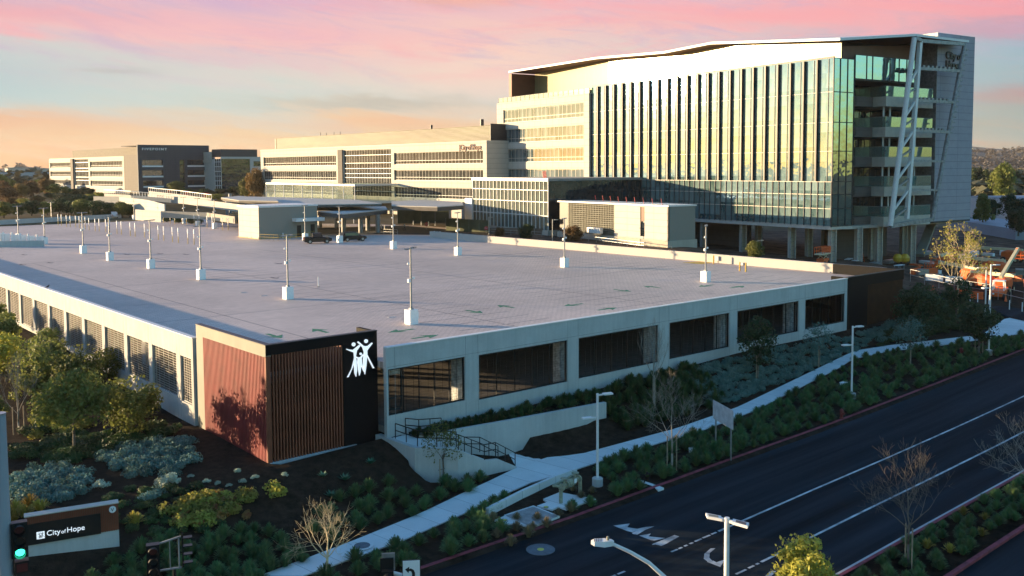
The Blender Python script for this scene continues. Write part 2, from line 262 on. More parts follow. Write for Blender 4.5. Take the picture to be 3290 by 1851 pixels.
mat('screen_fabric',(.085,.095,.05),.9,0,.25,.6); mat('green_lamp',(.02,.5,.3),.4,emit=(.03,.9,.5,1.6)); mat('dim_red_lamp',(.10,.01,.01),.5); mat('valve_green',(.33,.33,.22),.6,0,.25,5); mat('lid_yellow',(.62,.56,.10),.7); mat('lid_grey',(.12,.14,.16),.8,0,.2,3); mat('hydrant_red',(.20,.02,.015),.6)
mat('blue_tag',(.03,.06,.45),.6); mat('far_roof',(.30,.33,.36),.8,0,.15,.05); mat('far_wall',(.46,.46,.45),.8,0,.15,.05); mat('lens_dark',(.03,.03,.03),.3)
# ------------------------------------------------------------------ mesh builder and naming
class MB:
    def __init__(s): s.v=[]; s.f=[]; s.m=[]
    def add(s,vs,fs,m=0):
        o=len(s.v); s.v+= [tuple(map(float,p)) for p in vs]; s.f+=[tuple(o+i for i in f) for f in fs]; s.m+=[m]*len(fs); return s
    def box(s,x0,x1,y0,y1,z0,z1,m=0):
        return s.add([(x0,y0,z0),(x1,y0,z0),(x1,y1,z0),(x0,y1,z0),(x0,y0,z1),(x1,y0,z1),(x1,y1,z1),(x0,y1,z1)],[(0,3,2,1),(4,5,6,7),(0,1,5,4),(1,2,6,5),(2,3,7,6),(3,0,4,7)],m)
    def prism(s,poly,z0,z1,m=0):
        n=len(poly); a=sum(poly[i][0]*poly[(i+1)%n][1]-poly[(i+1)%n][0]*poly[i][1] for i in range(n))
        if a<0: poly=poly[::-1]
        zt=(lambda i:z1) if not isinstance(z1,(list,tuple)) else (lambda i:(z1[::-1] if a<0 else z1)[i])
        zb=(lambda i:z0) if not isinstance(z0,(list,tuple)) else (lambda i:(z0[::-1] if a<0 else z0)[i])
        vs=[(p[0],p[1],zb(i)) for i,p in enumerate(poly)]+[(p[0],p[1],zt(i)) for i,p in enumerate(poly)]
        return s.add(vs,[tuple(range(n))[::-1],tuple(range(n,2*n))]+[(i,(i+1)%n,(i+1)%n+n,i+n) for i in range(n)],m)
    def tube(s,p,q,r0,r1=None,n=8,m=0,cap=True):
        r1=r0 if r1 is None else r1; p=Vector(p); q=Vector(q); d=(q-p)
        if d.length<1e-6: return s
        d.normalize(); a=d.orthogonal().normalized(); b=d.cross(a)
        vs=[]
        for c,r in ((p,r0),(q,r1)):
            for i in range(n):
                t=2*math.pi*i/n+.3; vs.append(c+(a*math.cos(t)+b*math.sin(t))*r)
        fs=[(i,(i+1)%n,(i+1)%n+n,i+n) for i in range(n)]
        if cap: fs+=[tuple(range(n))[::-1],tuple(range(n,2*n))]
        return s.add(vs,fs,m)
    def path(s,pts,r,n=8,m=0):
        for i in range(len(pts)-1):
            a=r[i] if isinstance(r,(list,tuple)) else r; b=r[i+1] if isinstance(r,(list,tuple)) else r
            s.tube(pts[i],pts[i+1],a,b,n,m)
        return s
    def bar(s,p,q,w,h,m=0):
        """rectangular bar from p to q, w sideways, h up"""
        p=Vector(p); q=Vector(q); d=(q-p).normalized(); side=d.cross(Vector((0,0,1)))
        if side.length<1e-4: side=Vector((1,0,0))
        side.normalize(); up=side.cross(d).normalized(); a=side*(w/2); b=up*(h/2)
        vs=[p-a-b,p+a-b,p+a+b,p-a+b,q-a-b,q+a-b,q+a+b,q-a+b]
        return s.add(vs,[(0,1,2,3),(7,6,5,4),(0,4,5,1),(1,5,6,2),(2,6,7,3),(3,7,4,0)],m)
    def sphere(s,c,r,n=10,k=6,m=0,sq=(1,1,1)):
        vs=[(c[0],c[1],c[2]+r*sq[2])]; 
        for j in range(1,k):
            ph=math.pi*j/k
            for i in range(n):
                t=2*math.pi*i/n; vs.append((c[0]+r*sq[0]*math.sin(ph)*math.cos(t),c[1]+r*sq[1]*math.sin(ph)*math.sin(t),c[2]+r*sq[2]*math.cos(ph)))
        vs.append((c[0],c[1],c[2]-r*sq[2])); fs=[(0,1+i,1+(i+1)%n) for i in range(n)]
        for j in range(k-2):
            a=1+j*n; fs+=[(a+i,a+n+i,a+n+(i+1)%n,a+(i+1)%n) for i in range(n)]
        a=1+(k-2)*n; fs+=[(a+i,len(vs)-1,a+(i+1)%n) for i in range(n)]
        return s.add(vs,fs,m)
    def lathe(s,prof,c=(0,0,0),n=12,m=0):
        vs=[]
        for r,z in prof:
            for i in range(n):
                t=2*math.pi*i/n; vs.append((c[0]+r*math.cos(t),c[1]+r*math.sin(t),c[2]+z))
        fs=[]
        for j in range(len(prof)-1):
            a=j*n; fs+=[(a+i,a+(i+1)%n,a+n+(i+1)%n,a+n+i) for i in range(n)]
        fs+=[tuple(range(n))[::-1],tuple(range((len(prof)-1)*n,len(prof)*n))]
        return s.add(vs,fs,m)
    def holes(s,axis,u0,u1,z0,z1,holes,t0,t1,m=0):
        """a wall in a plane x or y = t0..t1 with rectangular openings"""
        us=sorted(set([u0,u1]+[h for q in holes for h in q[:2] if u0<h<u1])); zs=sorted(set([z0,z1]+[h for q in holes for h in q[2:] if z0<h<z1]))
        for a,b in zip(zs[:-1],zs[1:]):
            st=None
            for i,(c,d) in enumerate(zip(us[:-1],us[1:])):
                mu=(c+d)/2; mz=(a+b)/2; ins=any(q[0]<mu<q[1] and q[2]<mz<q[3] for q in holes)
                if not ins and st is None: st=c
                if (ins or i==len(us)-2) and st is not None:
                    e=c if ins else d
                    if axis=='x': s.box(t0,t1,st,e,a,b,m)
                    else: s.box(st,e,t0,t1,a,b,m)
                    st=None
        return s
    def build(s,name,mats,parent=None,smooth=False,loc=None,rz=None):
        me=bpy.data.meshes.new(name); me.from_pydata(s.v,[],s.f)
        if not isinstance(mats,(list,tuple)): mats=[mats]
        for q in mats: me.materials.append(MATS[q] if isinstance(q,str) else q)
        if len(mats)>1: me.polygons.foreach_set('material_index',s.m)
        if smooth: me.polygons.foreach_set('use_smooth',[True]*len(s.f))
        me.update(); o=bpy.data.objects.new(name,me); C.objects.link(o)
        if loc is not None: o.location=loc
        if rz is not None: o.rotation_euler=(0,0,rz)
        if parent: o.parent=parent
        return o
def tag(o,label,cat,group=None):
    o['label']=label; o['category']=cat
    if group: o['group']=group
    return o
def struct(o,kind='structure'): o['kind']=kind; return o
def thing(name,label,cat,loc=(0,0,0),rz=0,group=None):
    o=bpy.data.objects.new(name,None); C.objects.link(o); o.location=tuple(map(float,loc)); o.rotation_euler=(0,0,rz); o.empty_display_size=.3
    return tag(o,label,cat,group)
def dup(root,loc,rz=0,label=None,group=None,scale=None):
    def cp(o,par):
        c=o.copy(); C.objects.link(c)
        if par is not None: c.parent=par
        for ch in list(KIDS.get(o.name,[])): cp(ch,c)
        return c
    KIDS={}
    for q in root.children_recursive: KIDS.setdefault(q.parent.name,[]).append(q)
    r=cp(root,None); r.location=tuple(map(float,loc)); r.rotation_euler=(0,0,rz)
    if scale is not None: r.scale=(scale,)*3 if not isinstance(scale,(tuple,list)) else scale
    if label: r['label']=label
    if group: r['group']=group
    return r
def textmesh(s,size,depth,mat_,parent,loc,rot,name='lettering',sx=1.0,spacing=1.0,bold=0):
    cu=bpy.data.curves.new(name,'FONT'); cu.body=s; cu.size=size; cu.extrude=depth; cu.space_character=spacing; cu.offset=bold; cu.space_line=.85
    t=bpy.data.objects.new(name+'_curve',cu); C.objects.link(t)
    dg=bpy.context.evaluated_depsgraph_get(); me=bpy.data.meshes.new_from_object(t.evaluated_get(dg)); me.name=name
    bpy.data.objects.remove(t); bpy.data.curves.remove(cu)
    me.materials.clear(); me.materials.append(MATS[mat_]); o=bpy.data.objects.new(name,me); C.objects.link(o); o.parent=parent
    o.location=loc; o.rotation_euler=rot; o.scale=(sx,1,1); return o
# ------------------------------------------------------------------ terrain
def sm(t): t=min(1,max(0,t)); return t*t*(3-2*t)
ZR=([-60,12,27,40,57,77,100,130],[-2.1,-2.1,-1.8,-1.62,-1.15,-.5,.1,.4])
def zroad(X): return float(np.interp(X,ZR[0],ZR[1]))
def PR(u,v,dz=0.):
    z=-1.5
    for i in range(12): p=P(u,v,z+dz); z=zroad(p[0])
    return (p[0],p[1])
# far edge of the pavement, where the planted bank begins
PWX=[-30,-6,0,5,9.5,15,20,31,39,50,60,67,73,78,86,98]; PWY=[-13,-11.3,-10.4,-9.3,-8.1,-6.6,-7.4,-7.8,-7.4,-6.0,-4.4,-3.9,-5.2,-6.6,-8.6,-6]
def zbase(X):
    xs=[0,8.2,16,36,48,67,80,100]; zs=[0,.25,.35,.6,1.0,.95,1.1,1.0]
    return float(np.interp(X,xs,zs))
ANCH=np.array([(-2,12,.1),(-2,26,.4),(-2,36,1.08),(-2,48,1.3),(-2,70,1.3),(-15,12,-.3),(-25,30,0),(-30,60,.8),(-10,90,2),(-30,120,3),(-5,150,5.0),(-20,200,5.6),(-60,120,3),(-100,200,6),
 (0,200,5.2),(30,215,5.4),(60,222,5.4),(64,110,5.45),(64,150,5.45),(64,190,5.45),(80,110,5.45),(95,120,5.45),(80,150,5.45),(85,95,5.4),(90,60,5.4),(86,40,5.1),(86,20,3.4),(84,5,1.4),(96,48,5.4),(98,70,5.6),(99,90,5.8),(104,30,2.8),(112,28,2.5),(120,30,2.6),(120,50,2.9),(125,75,3.2),(135,28,.9),(140,40,2.0),(150,25,.4),
 (95,5,.6),(110,8,.3),(120,10,.4),(135,12,.2),(90,-5,.3),(110,-12,-.1),(130,-15,0),(160,0,.5),(200,20,1),(180,80,2),(250,-20,1),(120,130,6),(100,170,6),(160,200,7),(80,250,8),(111,345,9.2),(60,330,8.6),(150,330,9.5),(0,300,7.5),(-60,300,8),(20,400,9.5),(200,400,9),(300,200,3),(300,500,8),(100,600,9),(-150,500,9),(400,0,2),(500,300,4),(-200,100,3),(-60,20,-.5),(-40,0,-1.5),(600,600,6),(0,900,9)],float)
def zfar(X,Y):
    d2=(ANCH[:,0]-X)**2+(ANCH[:,1]-Y)**2+4; wgt=d2**-1.6
    return float((wgt*ANCH[:,2]).sum()/wgt.sum())
WALLF=[(8.3,-4.6),(16.8,-4.0)]
def zfront(X,Y):
    zc=zroad(X)+.13
    y0=float(np.interp(X,PWX,PWY))+.35; y1=-.5 if X<8.3 else -1.4
    zb=zbase(X)
    t=sm((Y-y0)/(y1-y0)); z=zc+(zb-zc)*t
    if 8.3<=X<=17.2: # sunken landing between the stair and the long retaining wall
        z=zc if Y<-3.6 else z
    elif 17.2<X<27:
        yw=-3.9-.12*(X-17.2); h=1-(X-17.2)/9.8
        if Y<yw: z=zc+(z-zc)*(1-h)
    return z
def T(X,Y):
    a=zfront(X,min(Y,0)); 
    if Y<=0 and X<92: z=a
    else:
        b=zfar(X,Y); t=sm(Y/10.) if X<92 else 1.
        if X>=92: t=max(sm(Y/10.),sm((X-92)/14.)) 
        z=a*(1-t)+b*t
    if Y<-16.2 and not (-34.6<Y<-31.2): z=min(z,zroad(X)-.12) if X<130 else z
    if .6<X<79.4 and -.6<Y<93: z=min(z,.2) if Y>1 else z-.3
    if .6<X<63.4 and Y>=93 and Y<196: z=min(z,4.6)
    return z
def G(u,v,dz=0):
    z=0.
    for i in range(25):
        p=P(u,v,z+dz); z2=T(p[0],p[1]); 
        if abs(z2-z)<.004: break
        z=z*.4+z2*.6
    return np.array([p[0],p[1],z2])
def axis_(pts):
    o=[]
    for a,b,s in pts: o+=list(np.arange(a,b,s))
    return o+[pts[-1][1]]
def grid(name,xs,ys,fn,mt,smooth=True):
    mb=MB(); nx=len(xs); mb.v=[(x,y,fn(x,y)) for y in ys for x in xs]
    mb.f=[(j*nx+i,j*nx+i+1,(j+1)*nx+i+1,(j+1)*nx+i) for j in range(len(ys)-1) for i in range(nx-1)]; mb.m=[0]*len(mb.f)
    return mb.build(name,mt,smooth=smooth)
xs=axis_([(-9000,-600,1200),(-600,-60,40),(-60,-24,4),(-24,130,1.0),(130,200,4),(200,700,40),(700,9500,1100)])
ys=axis_([(-3000,-300,900),(-300,-60,40),(-60,-24,6),(-24,14,.8),(14,60,2),(60,240,6),(240,700,40),(700,12000,1300)])
struct(grid('terrain',xs,ys,T,'terrain_ground'))
def drape(name,poly,mt,dz=.03,step=1.2,kind='structure',thick=0.12):
    """a flat-laid strip: two matching edge lines joined by quads, with a real edge"""
    a,b=poly; mb=MB(); 
    def res(l):
        l=[np.array(p[:2],float) for p in l]; d=[0]
        for i in range(1,len(l)): d.append(d[-1]+np.linalg.norm(l[i]-l[i-1]))
        return l,d
    la,da=res(a); lb,db=res(b); n=max(2,int(max(da[-1],db[-1])/step))
    def at(l,d,t):
        s=t*d[-1]; return np.array([np.interp(s,d,[p[0] for p in l]),np.interp(s,d,[p[1] for p in l])])
    for i in range(n+1):
        p=at(la,da,i/n); q=at(lb,db,i/n); zp=dz(p[0]) if callable(dz) else T(*p)+dz; zq=dz(q[0]) if callable(dz) else T(*q)+dz
        mb.v+=[(p[0],p[1],zp),(q[0],q[1],zq),(p[0],p[1],zp-thick),(q[0],q[1],zq-thick)]
    for i in range(n):
        o=4*i; mb.f+=[(o,o+1,o+5,o+4),(o+2,o,o+4,o+6),(o+1,o+3,o+7,o+5)]
    mb.m=[0]*len(mb.f); o=mb.build(name,mt)
    if kind: o['kind']=kind
    return o
def P0(u,v,z): p=P(u,v,z); return (p[0],p[1])
# ------------------------------------------------------------------ the street
KY=-16.0; L1Y=-22.95; L2Y=-27.0; GUT=-30.4; K2=-30.7; K3=-34.6
struct(drape('road',([(-60,-49.5),(135,-49.5)],[(-60,KY),(135,KY)]),'asphalt',lambda x:zroad(x),6))
def kerb(name,y0,y1,x0=-60,x1=135,h=.15,m='red_kerb_paint'):
    mb=MB(); n=60
    for i in range(n+1):
        x=x0+(x1-x0)*i/n; z=zroad(x); mb.v+=[(x,y0,z-.1),(x,y0,z+h),(x,y1,z+h),(x,y1,z-.1)]
    for i in range(n):
        o=4*i; mb.f+=[(o,o+4,o+5,o+1),(o+1,o+5,o+6,o+2),(o+2,o+6,o+7,o+3)]
    mb.m=[0]*len(mb.f); mb.f+=[(0,1,2,3),(4*n+3,4*n+2,4*n+1,4*n)]; mb.m+=[0,0]
    return struct(mb.build(name,m))
kerb('kerb',KY,KY+.28,x1=100); kerb('median_kerb',K2-.2,K2); kerb('median_kerb',K3,K3+.25)
struct(drape('gutter',([(-60,K2),(135,K2)],[(-60,GUT),(135,GUT)]),'kerb_concrete',lambda x:zroad(x)+.012,6,thick=.05))
struct(drape('median_bed',([(-60,K3+.25),(135,K3+.25)],[(-60,K2-.2),(135,K2-.2)]),'mulch',lambda x:zroad(x)+.11,6))
def rmark(name,pts,mt='line_paint',dz=.006):
    mb=MB(); mb.add([(x,y,zroad(x)+dz) for x,y in pts],[tuple(range(len(pts)))]); return struct(mb.build(name,mt))
for yl,xb in ((L1Y,16.5),(L2Y,14.8)):
    n=12; x0=xb
    mb=MB()
    for i in range(n):
        a=xb+(132-xb)*i/n; b=xb+(132-xb)*(i+1)/n
        mb.add([(a,yl-.08,zroad(a)+.006),(b,yl-.08,zroad(b)+.006),(b,yl+.08,zroad(b)+.006),(a,yl+.08,zroad(a)+.006)],[(0,1,2,3)])
    struct(mb.build('lane_line',mt:='line_paint') if False else mb.build('lane_line','line_paint'))
    mb=MB(); x=xb-.2   # broken, worn stretch towards the junction
    while x>-22:
        l=random.uniform(.25,.9); mb.add([(x-l,yl-.07,zroad(x)+.006),(x,yl-.07,zroad(x)+.006),(x,yl+.07,zroad(x)+.006),(x-l,yl+.07,zroad(x)+.006)],[(0,1,2,3)]); x-=l+random.uniform(.08,.3)
    struct(mb.build('worn_lane_line','line_paint'))
def poly_px(name,pts,z,mt,dz=.006):
    mb=MB(); q=[PR(u,v) for u,v in pts]; mb.add([(a,b,zroad(a)+dz) for a,b in q],[tuple(range(len(pts)))]); return struct(mb.build(name,mt))
z5=lambda a,b:((1850+a/2.226)/SCL,(1200+b/2.226)/SCL)
Zr=-2.1
def roadpoly(name,pts):
    poly_px(name,[z5(*p) for p in pts],0,'line_paint')
roadpoly('road_arrow',[(240,1092),(386,1074),(368,1100),(440,1112),(500,1098),(562,1094),(500,1118),(430,1130),(400,1135),(346,1122),(316,1146)])
roadpoly('road_arrow',[(500,1118),(430,1160),(360,1190),(300,1216),(240,1214),(290,1160),(300,1172),(380,1148),(430,1130)])
roadpoly('road_arrow',[(410,1168),(536,1146),(520,1166),(640,1178),(560,1196),(512,1190),(488,1216)])
roadpoly('road_arrow',[(740,1166),(705,1156),(600,1200),(440,1262),(430,1280),(500,1280),(560,1258),(640,1222)])
roadpoly('road_arrow',[(312,1322),(400,1244),(426,1262),(432,1282),(500,1282),(470,1296),(400,1308)])
roadpoly('road_arrow',[(1000,1250),(965,1252),(920,1290),(915,1325),(950,1352),(985,1348),(955,1320),(958,1285)])
roadpoly('road_arrow',[(855,1352),(935,1348),(985,1340),(1005,1352),(1068,1330),(1030,1390),(985,1388)])
roadpoly('road_arrow',[(1355,1449),(1392,1412),(1432,1414),(1400,1449)])
# pavement
zw=lambda x:zroad(x)+.20
def strip(name,a,b,mt,zf,th=.15): return struct(drape(name,([PR(*q,.2) for q in a],[PR(*q,.2) for q in b]),mt,zf,1.5,thick=th))
strip('pavement',[(760,1449),(1010,1360),(1170,1290),(1230,1258),(1330,1216)],[(650,1449),(880,1363),(1060,1290),(1170,1237),(1300,1176)],'path_concrete',zw)
strip('pavement',[(1330,1216),(1440,1183),(1600,1131),(1753,1087),(1890,1036),(2110,925),(2145,903),(2240,882)],[(1300,1176),(1390,1146),(1446,1146),(1700,1078),(1850,1026),(2085,913),(2150,882),(2240,868)],'path_concrete',zw)
strip('pavement',[(2240,882),(2349,871),(2475,853),(2576,838),(2640,828)],[(2240,868),(2330,858),(2470,842),(2530,800),(2640,790)],'path_concrete',zw)
# the landing at the foot of the stair
mb=MB(); pl=[PR(*q,.2) for q in ((1300,1176),(1280,1140),(1325,1110),(1352,1122),(1385,1145),(1446,1149),(1440,1183),(1330,1216))]; zl=zw(14)+.004
mb.prism(pl,zl-.2,zl); struct(mb.build('stair_landing','path_concrete'))
# slabs and lids beside the road
def slab(name,pts,mt,z=-1.9,h=.05,label=None):
    mb=MB(); q=[P0(*p,z) for p in pts]; mb.prism(q,z-.1,z+h); return struct(mb.build(name,mt))
z9=lambda a,b:((1150+a/2.067)/SCL,(1150+b/2.067)/SCL)
slab('concrete_pad',[z9(905,1078),z9(975,1050),z9(1145,1128),z9(1060,1100),z9(960,1105)],'path_concrete',h=.02)
slab('concrete_pad',[z9(1230,940),z9(1340,895),z9(1580,940),z9(1385,1008),z9(1330,990),z9(1290,1010),z9(1190,985),z9(1260,960)],'path_concrete',h=.04)
slab('hatch_pad',[z9(970,1048),z9(1165,985),z9(1340,1055),z9(1145,1130)],'path_concrete',h=.05)
slab('concrete_pad',[z5(448,775),z5(490,760),z5(570,795),z5(540,805)],'path_concrete',z=-1.85,h=.03)
slab('concrete_pad',[z5(540,805),z5(575,800),z5(630,822),z5(590,835)],'path_concrete',z=-1.85,h=.04)
z6=lambda a,b:((2500+a/2.415)/SCL,(900+b/2.415)/SCL)
slab('concrete_pad',[z6(455,1057),z6(500,1045),z6(592,1058),z6(530,1080)],'path_concrete',z=-1.5,h=.03)
def lid(u,v,z,r,name,label,m1='lid_grey',m2='lid_yellow',r2=.3):
    p=P(u,v,z); t=thing(name,label,'manhole cover',(p[0],p[1],z)); MB().lathe([(r,.0),(r,.02)],n=20).build('ring',m1,t)
    if m2: MB().lathe([(r*r2,.022),(r*r2,.03)],n=16).build('cap',m2,t)
    return t
lid(1360,1383,-2.08,.80,'manhole_cover','round grey manhole cover with yellow centre in the traffic lane','lid_grey','lid_yellow',.24)
lid(911,1373,-1.85,.62,'manhole_cover','dark round manhole cover at the edge of the pale pavement','path_concrete','lid_grey',.72)
lid(*z9(975,1078),-1.86,.16,'valve_cover','small yellow valve cover left of the grey hatch','lid_grey','lid_yellow',.8)
lid(*z9(1250,992),-1.86,.16,'valve_cover','small yellow valve cover right of the grey hatch','lid_grey','lid_yellow',.8)
q=[P0(*p,-1.85) for p in (z9(985,1048),z9(1165,990),z9(1325,1055),z9(1145,1120))]
h=MB(); h.prism(q,-1.86,-1.82); o=h.build('hatch_cover','galvanised'); tag(o,'square grey metal hatch cover set in a pale slab by the red kerb','hatch')
# far street crossing on the right
fr=[P0(2330,735,-.2),P0(2576,772,-.2),P0(2700,792,-.2)]; fr2=[P0(2300,768,-.2),P0(2480,785,-.3),P0(2700,812,-.3)]
struct(drape('side_street',(fr2,fr),'asphalt',lambda x:.0-.004*(x-95)+.42,3)) if False else None
# ------------------------------------------------------------------ parking structure
DK=5.5; PT=6.57
garage=thing('parking_garage','long pale concrete parking structure with open bays and a flat roof deck','parking garage',(0,0,0))
def pt(mb,name,m,par=None,**k): return mb.build(name,m,par or garage,**k)
fh_=[(8.35,14.98,1.85,5.08),(16.28,25.34,1.65,5.03),(26.62,36.4,1.7,5.03),(37.9,46.58,1.75,5.03),(47.85,58.2,1.88,5.05),(59.45,67.1,1.92,5.03)]
mb=MB().holes('y',8.2,67.6,-1.5,PT,fh_,-1.3,-.95); 
for x0,x1 in ((14.98,16.28),(25.34,26.62),(36.4,37.9),(46.58,47.85),(58.2,59.45)):
    pass
pt(mb,'front_wall','wall_concrete')
mb=MB()
for x in (8.9,15.05,16.2,25.4,26.55,36.5,37.8,46.65,47.78,58.27,59.38,67.0):
    mb.box(x-.015,x+.015,-1.306,-1.3,.2,PT-.02)
mb.box(8.3,67.5,-1.306,-1.3,5.22,5.25); pt(mb,'wall_joint','steel_grey')
pt(MB().box(8.25,67.6,-1.36,-.9,PT,PT+.07),'front_coping','white_metal')
lh=[]; y=11.9
lh.append((11.75,13.84,1.55,5.0)); y=14.66
while y<195: lh.append((y,y+5.0,1.7 if y<100 else 4.9,5.0)); y+=5.83
pt(MB().holes('x',11.4,198,-1.2,PT,lh,-.2,.15),'side_wall','wall_concrete')
for a,b,_,_ in lh[:16]:
    pt(MB().box(-.206,-.2,a-.13,a-.10,.2,PT-.02),'wall_joint','steel_grey'); pt(MB().box(-.206,-.2,b+.10,b+.13,.2,PT-.02),'wall_joint','steel_grey')
pt(MB().box(-.24,.2,11.4,198,PT,PT+.06),'side_coping','white_metal')
pt(MB().box(80.0,80.35,1,94,-1,6.62).box(79.95,80.4,1,94,6.62,6.68),'back_wall','beige_panel')
# deck slab (the roof) and the level below it
mb=MB().box(.35,80.0,.3,94,5.05,DK).box(8.35,80.0,-.95,.3,5.05,DK).box(.15,64,94,197.5,5.05,DK); pt(mb,'roof_deck','deck_paver')
pt(MB().box(.5,79.9,1.7,93.9,.55,1.02).box(8.35,79.9,-.94,1.7,.55,1.02),'floor_slab','interior_floor')
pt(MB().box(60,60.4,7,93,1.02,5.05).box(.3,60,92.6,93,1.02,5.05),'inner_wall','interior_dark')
for i,x in enumerate((15.6,26.0,37.1,47.2,58.8)):
    for j,yy in enumerate((.2,17.5,35)):
        pt(MB().box(x-.38,x+.38,yy-.3,yy+.5,1.02,5.05),'column','white_paint')
for x in (3.6,):
    for yy in (14.2,31.7,49.2): pt(MB().box(x-.3,x+.3,yy-.35,yy+.35,1.02,5.05),'column','white_paint')
pt(MB().box(10.6,11.7,2.2,3.2,3.75,5.05),'drop_box','white_paint')
# mesh screens in the bays
def screen_front(x0,x1,z0,z1):
    mb=MB(); n=max(5,round((x1-x0)/1.9)); f=.10
    mb.box(x0,x0+f,-1.2,-1.08,z0,z1).box(x1-f,x1,-1.2,-1.08,z0,z1).box(x0+f,x1-f,-1.2,-1.08,z0,z0+f).box(x0+f,x1-f,-1.2,-1.08,z1-f,z1)
    for i in range(1,n): x=x0+(x1-x0)*i/n; mb.box(x-.03,x+.03,-1.18,-1.1,z0+f,z1-f)
    o=pt(mb,'bay_screen','black_metal'); m2=MB(); x=x0+.3
    while x<x1-.2: m2.box(x-.007,x+.007,-1.15,-1.135,z0+f,z1-f); x+=.63
    z=z0+.2
    while z<z1-.1: m2.box(x0+f,x1-f,-1.15,-1.14,z-.004,z+.004); z+=.2
    pt(m2,'wire_mesh','black_metal',o)
for a,b,c,d in fh_: screen_front(a,b,c,d)
def screen_side(y0,y1,z0,z1):
    mb=MB(); f=.08
    mb.box(-.06,.02,y0,y0+f,z0,z1).box(-.06,.02,y1-f,y1,z0,z1).box(-.06,.02,y0+f,y1-f,z0,z0+f).box(-.06,.02,y0+f,y1-f,z1-f,z1)
    n=5
    for i in range(1,n): y=y0+(y1-y0)*i/n; mb.box(-.05,.0,y-.02,y+.02,z0+f,z1-f)
    o=pt(mb,'bay_screen','steel_grey'); m2=MB(); z=z0+.2
    while z<z1-.1: m2.box(-.04,-.01,y0+f,y1-f,z-.016,z+.016); z+=.19
    pt(m2,'screen_slats','beige_metal',o)
for a,b,c,d in lh[:11]: screen_side(a,b,c,d)
pt(MB().box(8.35,9.35,-1.32,-1.0,-.2,.35),'door_sill','black_metal')
mb=MB().box(8.3,8.42,-1.28,-1.16,.3,5.08).box(9.4,9.5,-1.28,-1.16,.3,5.08).box(8.42,9.4,-1.28,-1.16,3.0,3.1).box(8.42,9.4,-1.28,-1.16,2.2,2.35).box(8.42,9.4,-1.28,-1.16,1.25,1.65); pt(mb,'door_grille','black_metal')
# vents and lights on the left wall
for yy,zz_ in ((24.9,.95),(20.0,.85)): pt(MB().tube((-.32,yy,zz_),(-.2,yy,zz_),.13,.13,10),'wall_light','black_metal')
# stall lines, joints on the deck: thin painted sheets
mb=MB(); z=DK+.004
for x0,x1 in ((19.8,24.8),(24.95,29.9),(38.5,43.4),(43.6,48.5),(62.3,67.2),(67.4,72.3)):
    y=3.0
    while y<90:
        mb.add([(x0,y,z),(x1,y,z),(x1,y+.09,z),(x0,y+.09,z)],[(0,1,2,3)]); y+=2.75
struct(mb.build('stall_lines','dark_line'))
mb=MB()
for x in (24.87,43.5,67.3,9.0): mb.add([(x-.05,1.,z),(x+.05,1.,z),(x+.05,93,z),(x-.05,93,z)],[(0,1,2,3)])
for yy in (27.0,56.0,93.0): mb.add([(.3,yy-.05,z+.001),(79.9 if yy<90 else 63,yy-.05,z+.001),(79.9 if yy<90 else 63,yy+.05,z+.001),(.3,yy+.05,z+.001)],[(0,1,2,3)])
struct(mb.build('deck_joints','dark_line'))
mb=MB()
for x0,y0,x1 in ((1,78,55),(1,112,60)): mb.add([(x0,y0-.07,z+.002),(x1,y0-.07,z+.002),(x1,y0+.07,z+.002),(x0,y0+.07,z+.002)],[(0,1,2,3)])
struct(mb.build('deck_line','line_paint'))
def deck_arrow(u,v,dx,dy,L=2.6,mt='green_paint'):
    p=P(u,v,DK+.006); d=np.array([dx,dy],float); d/=np.linalg.norm(d); n=np.array([-d[1],d[0]])
    def q(a,b): r=p[:2]+d*a*L+n*b*L; return (r[0],r[1],DK+.007)
    mb=MB(); mb.add([q(-.5,-.07),q(.05,-.07),q(-.04,-.30),q(.5,0),q(-.04,.30),q(.05,.07),q(-.5,.07)],[(0,1,2,3,4,5,6)]); struct(mb.build('deck_arrow',mt))
for u,v,dx,dy in ((690,845,0,-1),(805,832,0,1),(1008,832,-1,0),(1070,847,1,0),(1193,784,0,-1),(1272,771,0,1),(1442,767,-1,0),(1528,777,1,0),(1566,731,0,-1),(1640,722,0,1),(1776,719,-1,0),(1855,722,1,0)): deck_arrow(u,v,dx,dy)
for u,v in ((60,641),(125,661),(55,666),(402,638),(318,640),(467,640),(690,699),(700,663)): deck_arrow(u,v,0,-1,2.2,'dark_line')
for x,y in ((37,4.2),(37,8),(8,20)): pass
yl=MB()
q=[P0(1715,661,DK),P0(1765,665,DK),P0(1790,662,DK),P0(1790,655,DK)]; yl.add([(*a,DK+.006) for a in q],[(0,1,2,3)])
struct(yl.build('deck_hatching','yellow_paint'))
# the slatted pavilions at both front corners
pav=thing('sign_pavilion','tall corner box with red slats, black panels and a white emblem of three figures','pavilion',(0,0,0))
BZ=7.61
def L_(mb,n,m,par=pav): return mb.build(n,m,par)
# outer faces: left face x=0 (y 0..11.1), right face y=0 (x 0..8.3)
L_(MB().box(-.02,.35,9.95,11.15,-.2,BZ).box(-.02,.35,0,9.95,6.85,BZ),'tan_frame','box_tan')
L_(MB().box(0.35,5.6,-.02,.3,6.95,BZ).box(5.6,8.3,-.02,.3,-.2,BZ).box(8.0,8.3,.3,2.2,-.2,BZ).box(.0,.35,-.02,0,6.95,BZ),'black_cladding','black_panel')
L_(MB().box(-.05,8.32,-.05,.35,BZ,BZ+.05).box(-.05,.4,.35,11.2,BZ,BZ+.05),'coping','dark_metal')
L_(MB().box(-.15,.45,-.15,11.2,-.4,-.02).box(.45,6.5,-.15,.5,-.4,-.02),'plinth','wall_concrete')
mb=MB(); y=.14
for i in range(47):
    y=.22+i*(9.65/46); mb.box(-.02,.16,y-.05,y+.05,-.02,6.85)
L_(mb,'red_slats','red_louver')
